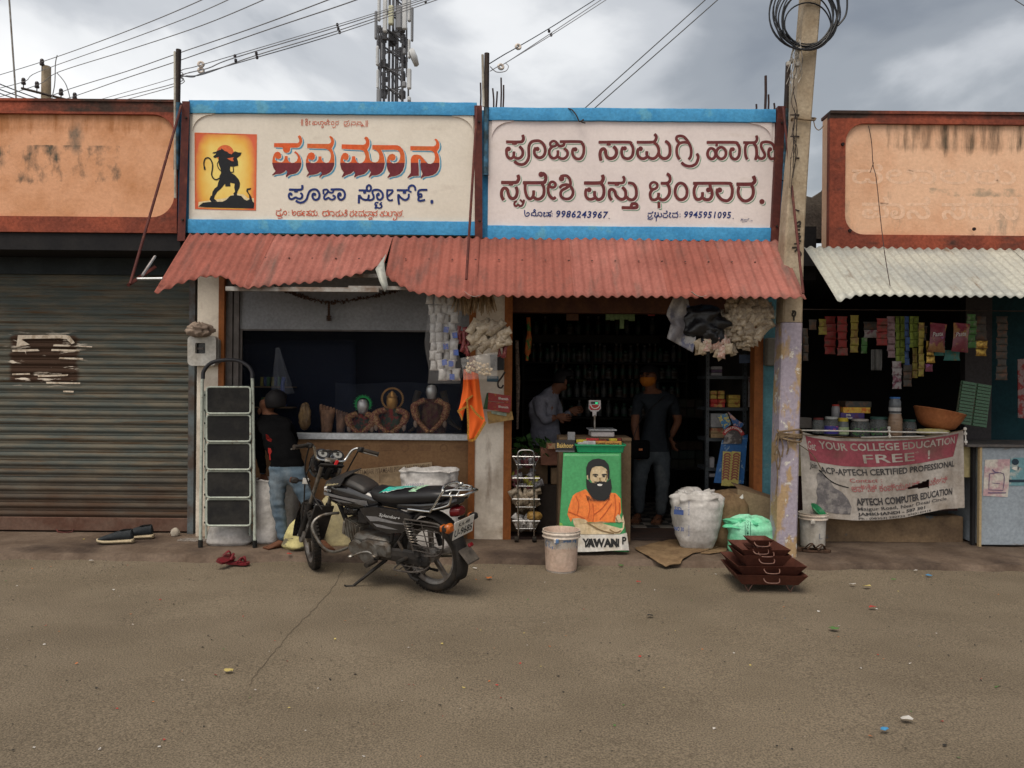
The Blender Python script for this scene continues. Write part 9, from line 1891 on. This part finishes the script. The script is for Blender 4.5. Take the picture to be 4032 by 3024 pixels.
for x,y,s_,k,lab in((1925,2285,.035,2,'orange wrapper scrap on the road right of the motorcycle'),(1870,2245,.022,0,'small white scrap right of the rear wheel'),(1862,2218,.025,1,'red scrap close behind the rear wheel'),(3412,2318,.035,5,'crumpled yellow wrapper on the road at right'),(3658,2275,.028,6,'bright blue wrapper on the road at right'),(3520,2290,.022,3,'pale green scrap between yellow and blue wrappers'),(3356,2310,.03,0,'thin white strip left of the yellow wrapper'),(3435,2400,.03,1,'red scrap nearer the camera at right'),(3282,2485,.035,3,'dark green leaf scrap on the open road at right'),(2445,2235,.03,3,'green torn leaf before the poster table'),(2515,2300,.02,1,'tiny red and white scrap before the jute mat'),(902,2655,.028,5,'yellow and white scrap on the open road at left'),(1078,2190,.035,0,'white paper strips at the kerb below the boy'),(1140,2188,.022,1,'red scrap at the kerb right of the paper strips'),(360,2215,.02,0,'white scrap on the road below the sports shoes'),(3570,2845,.035,0,'whitish scrap low at the right'),(3485,2885,.022,6,'pale blue scrap lowest at the right'),(3560,2125,.03,4,'dark scrap on the apron below the banner'),(3605,2255,.02,0,'white scrap above the blue wrapper'),(2560,2435,.03,4,'dark twig scrap on the open road before the mat'),(330,2130,.012,5,'tiny yellow scrap by the shutter')):
 scrap(x,y,s_,lm[k],lab,.05 if y<2190 else 0.)
mb=MB();mbk=[MB()for _ in lm]
for k in range(420):
 sx_=random.uniform(-100,4150);sy_=2190+(random.random()**2.2)*800;g=G(sx_,sy_,.0);s_=random.uniform(.003,.010);q=random.choices(range(len(lm)),(3,1.5,1,1,7,1,.2))[0]
 zz=gz(g.x,g.y);a0=random.random()*6;ring=[(g.x+s_*random.uniform(.6,1.2)*math.cos(a0+j*1.2566),g.y+s_*random.uniform(.5,1)*math.sin(a0+j*1.2566),zz+.003+random.random()*s_*.8)for j in range(5)];mbk[q].add(ring,[(0,1,2,3,4)])
for q,b_ in enumerate(mbk):tag(b_.build('litter_specks',lm[q]),kind='stuff',label='tiny scattered %s specks of litter over the road'%('white','red','orange','green','dark','yellow','blue')[q],cat='litter')
mb=MB();random.seed(103)
for k in range(2600):
 x=random.uniform(-5,5);y=random.choice((random.uniform(1.8,6.4),random.uniform(6.0,6.5)));s_=random.uniform(.003,.009)*(.6 if y<3.5 else 1);zz=gz(x,y);a0=random.random()*6
 mb.add([(x+s_*math.cos(a0+j*2.09),y+s_*math.sin(a0+j*2.09),zz-.001)for j in range(3)]+[(x,y,zz+s_*.8)],[(0,1,3),(1,2,3),(2,0,3)])
mb.build('grit',M('grit',(.17,.145,.115),.9,c2=(.08,.065,.05),sc=40),kind='stuff')
mb=MB();random.seed(107);cpt=[(1350,2240),(1300,2330),(1225,2410),(1160,2470),(1090,2555),(1020,2640),(985,2700)]
cc=catmull([(x,y,0)for x,y in cpt],8);q=[(p.x+random.uniform(-5,5),p.y+random.uniform(-2,2))for p in cc]
ribbon(mb,q,3,lambda a,b_:(lambda g:Vector((g.x,g.y,gz(g.x,g.y)+.002)))(G(a,b_,0)),step=1);mb.build('crack',M('crack_dark',(.10,.08,.058),.95),None,kind='structure')
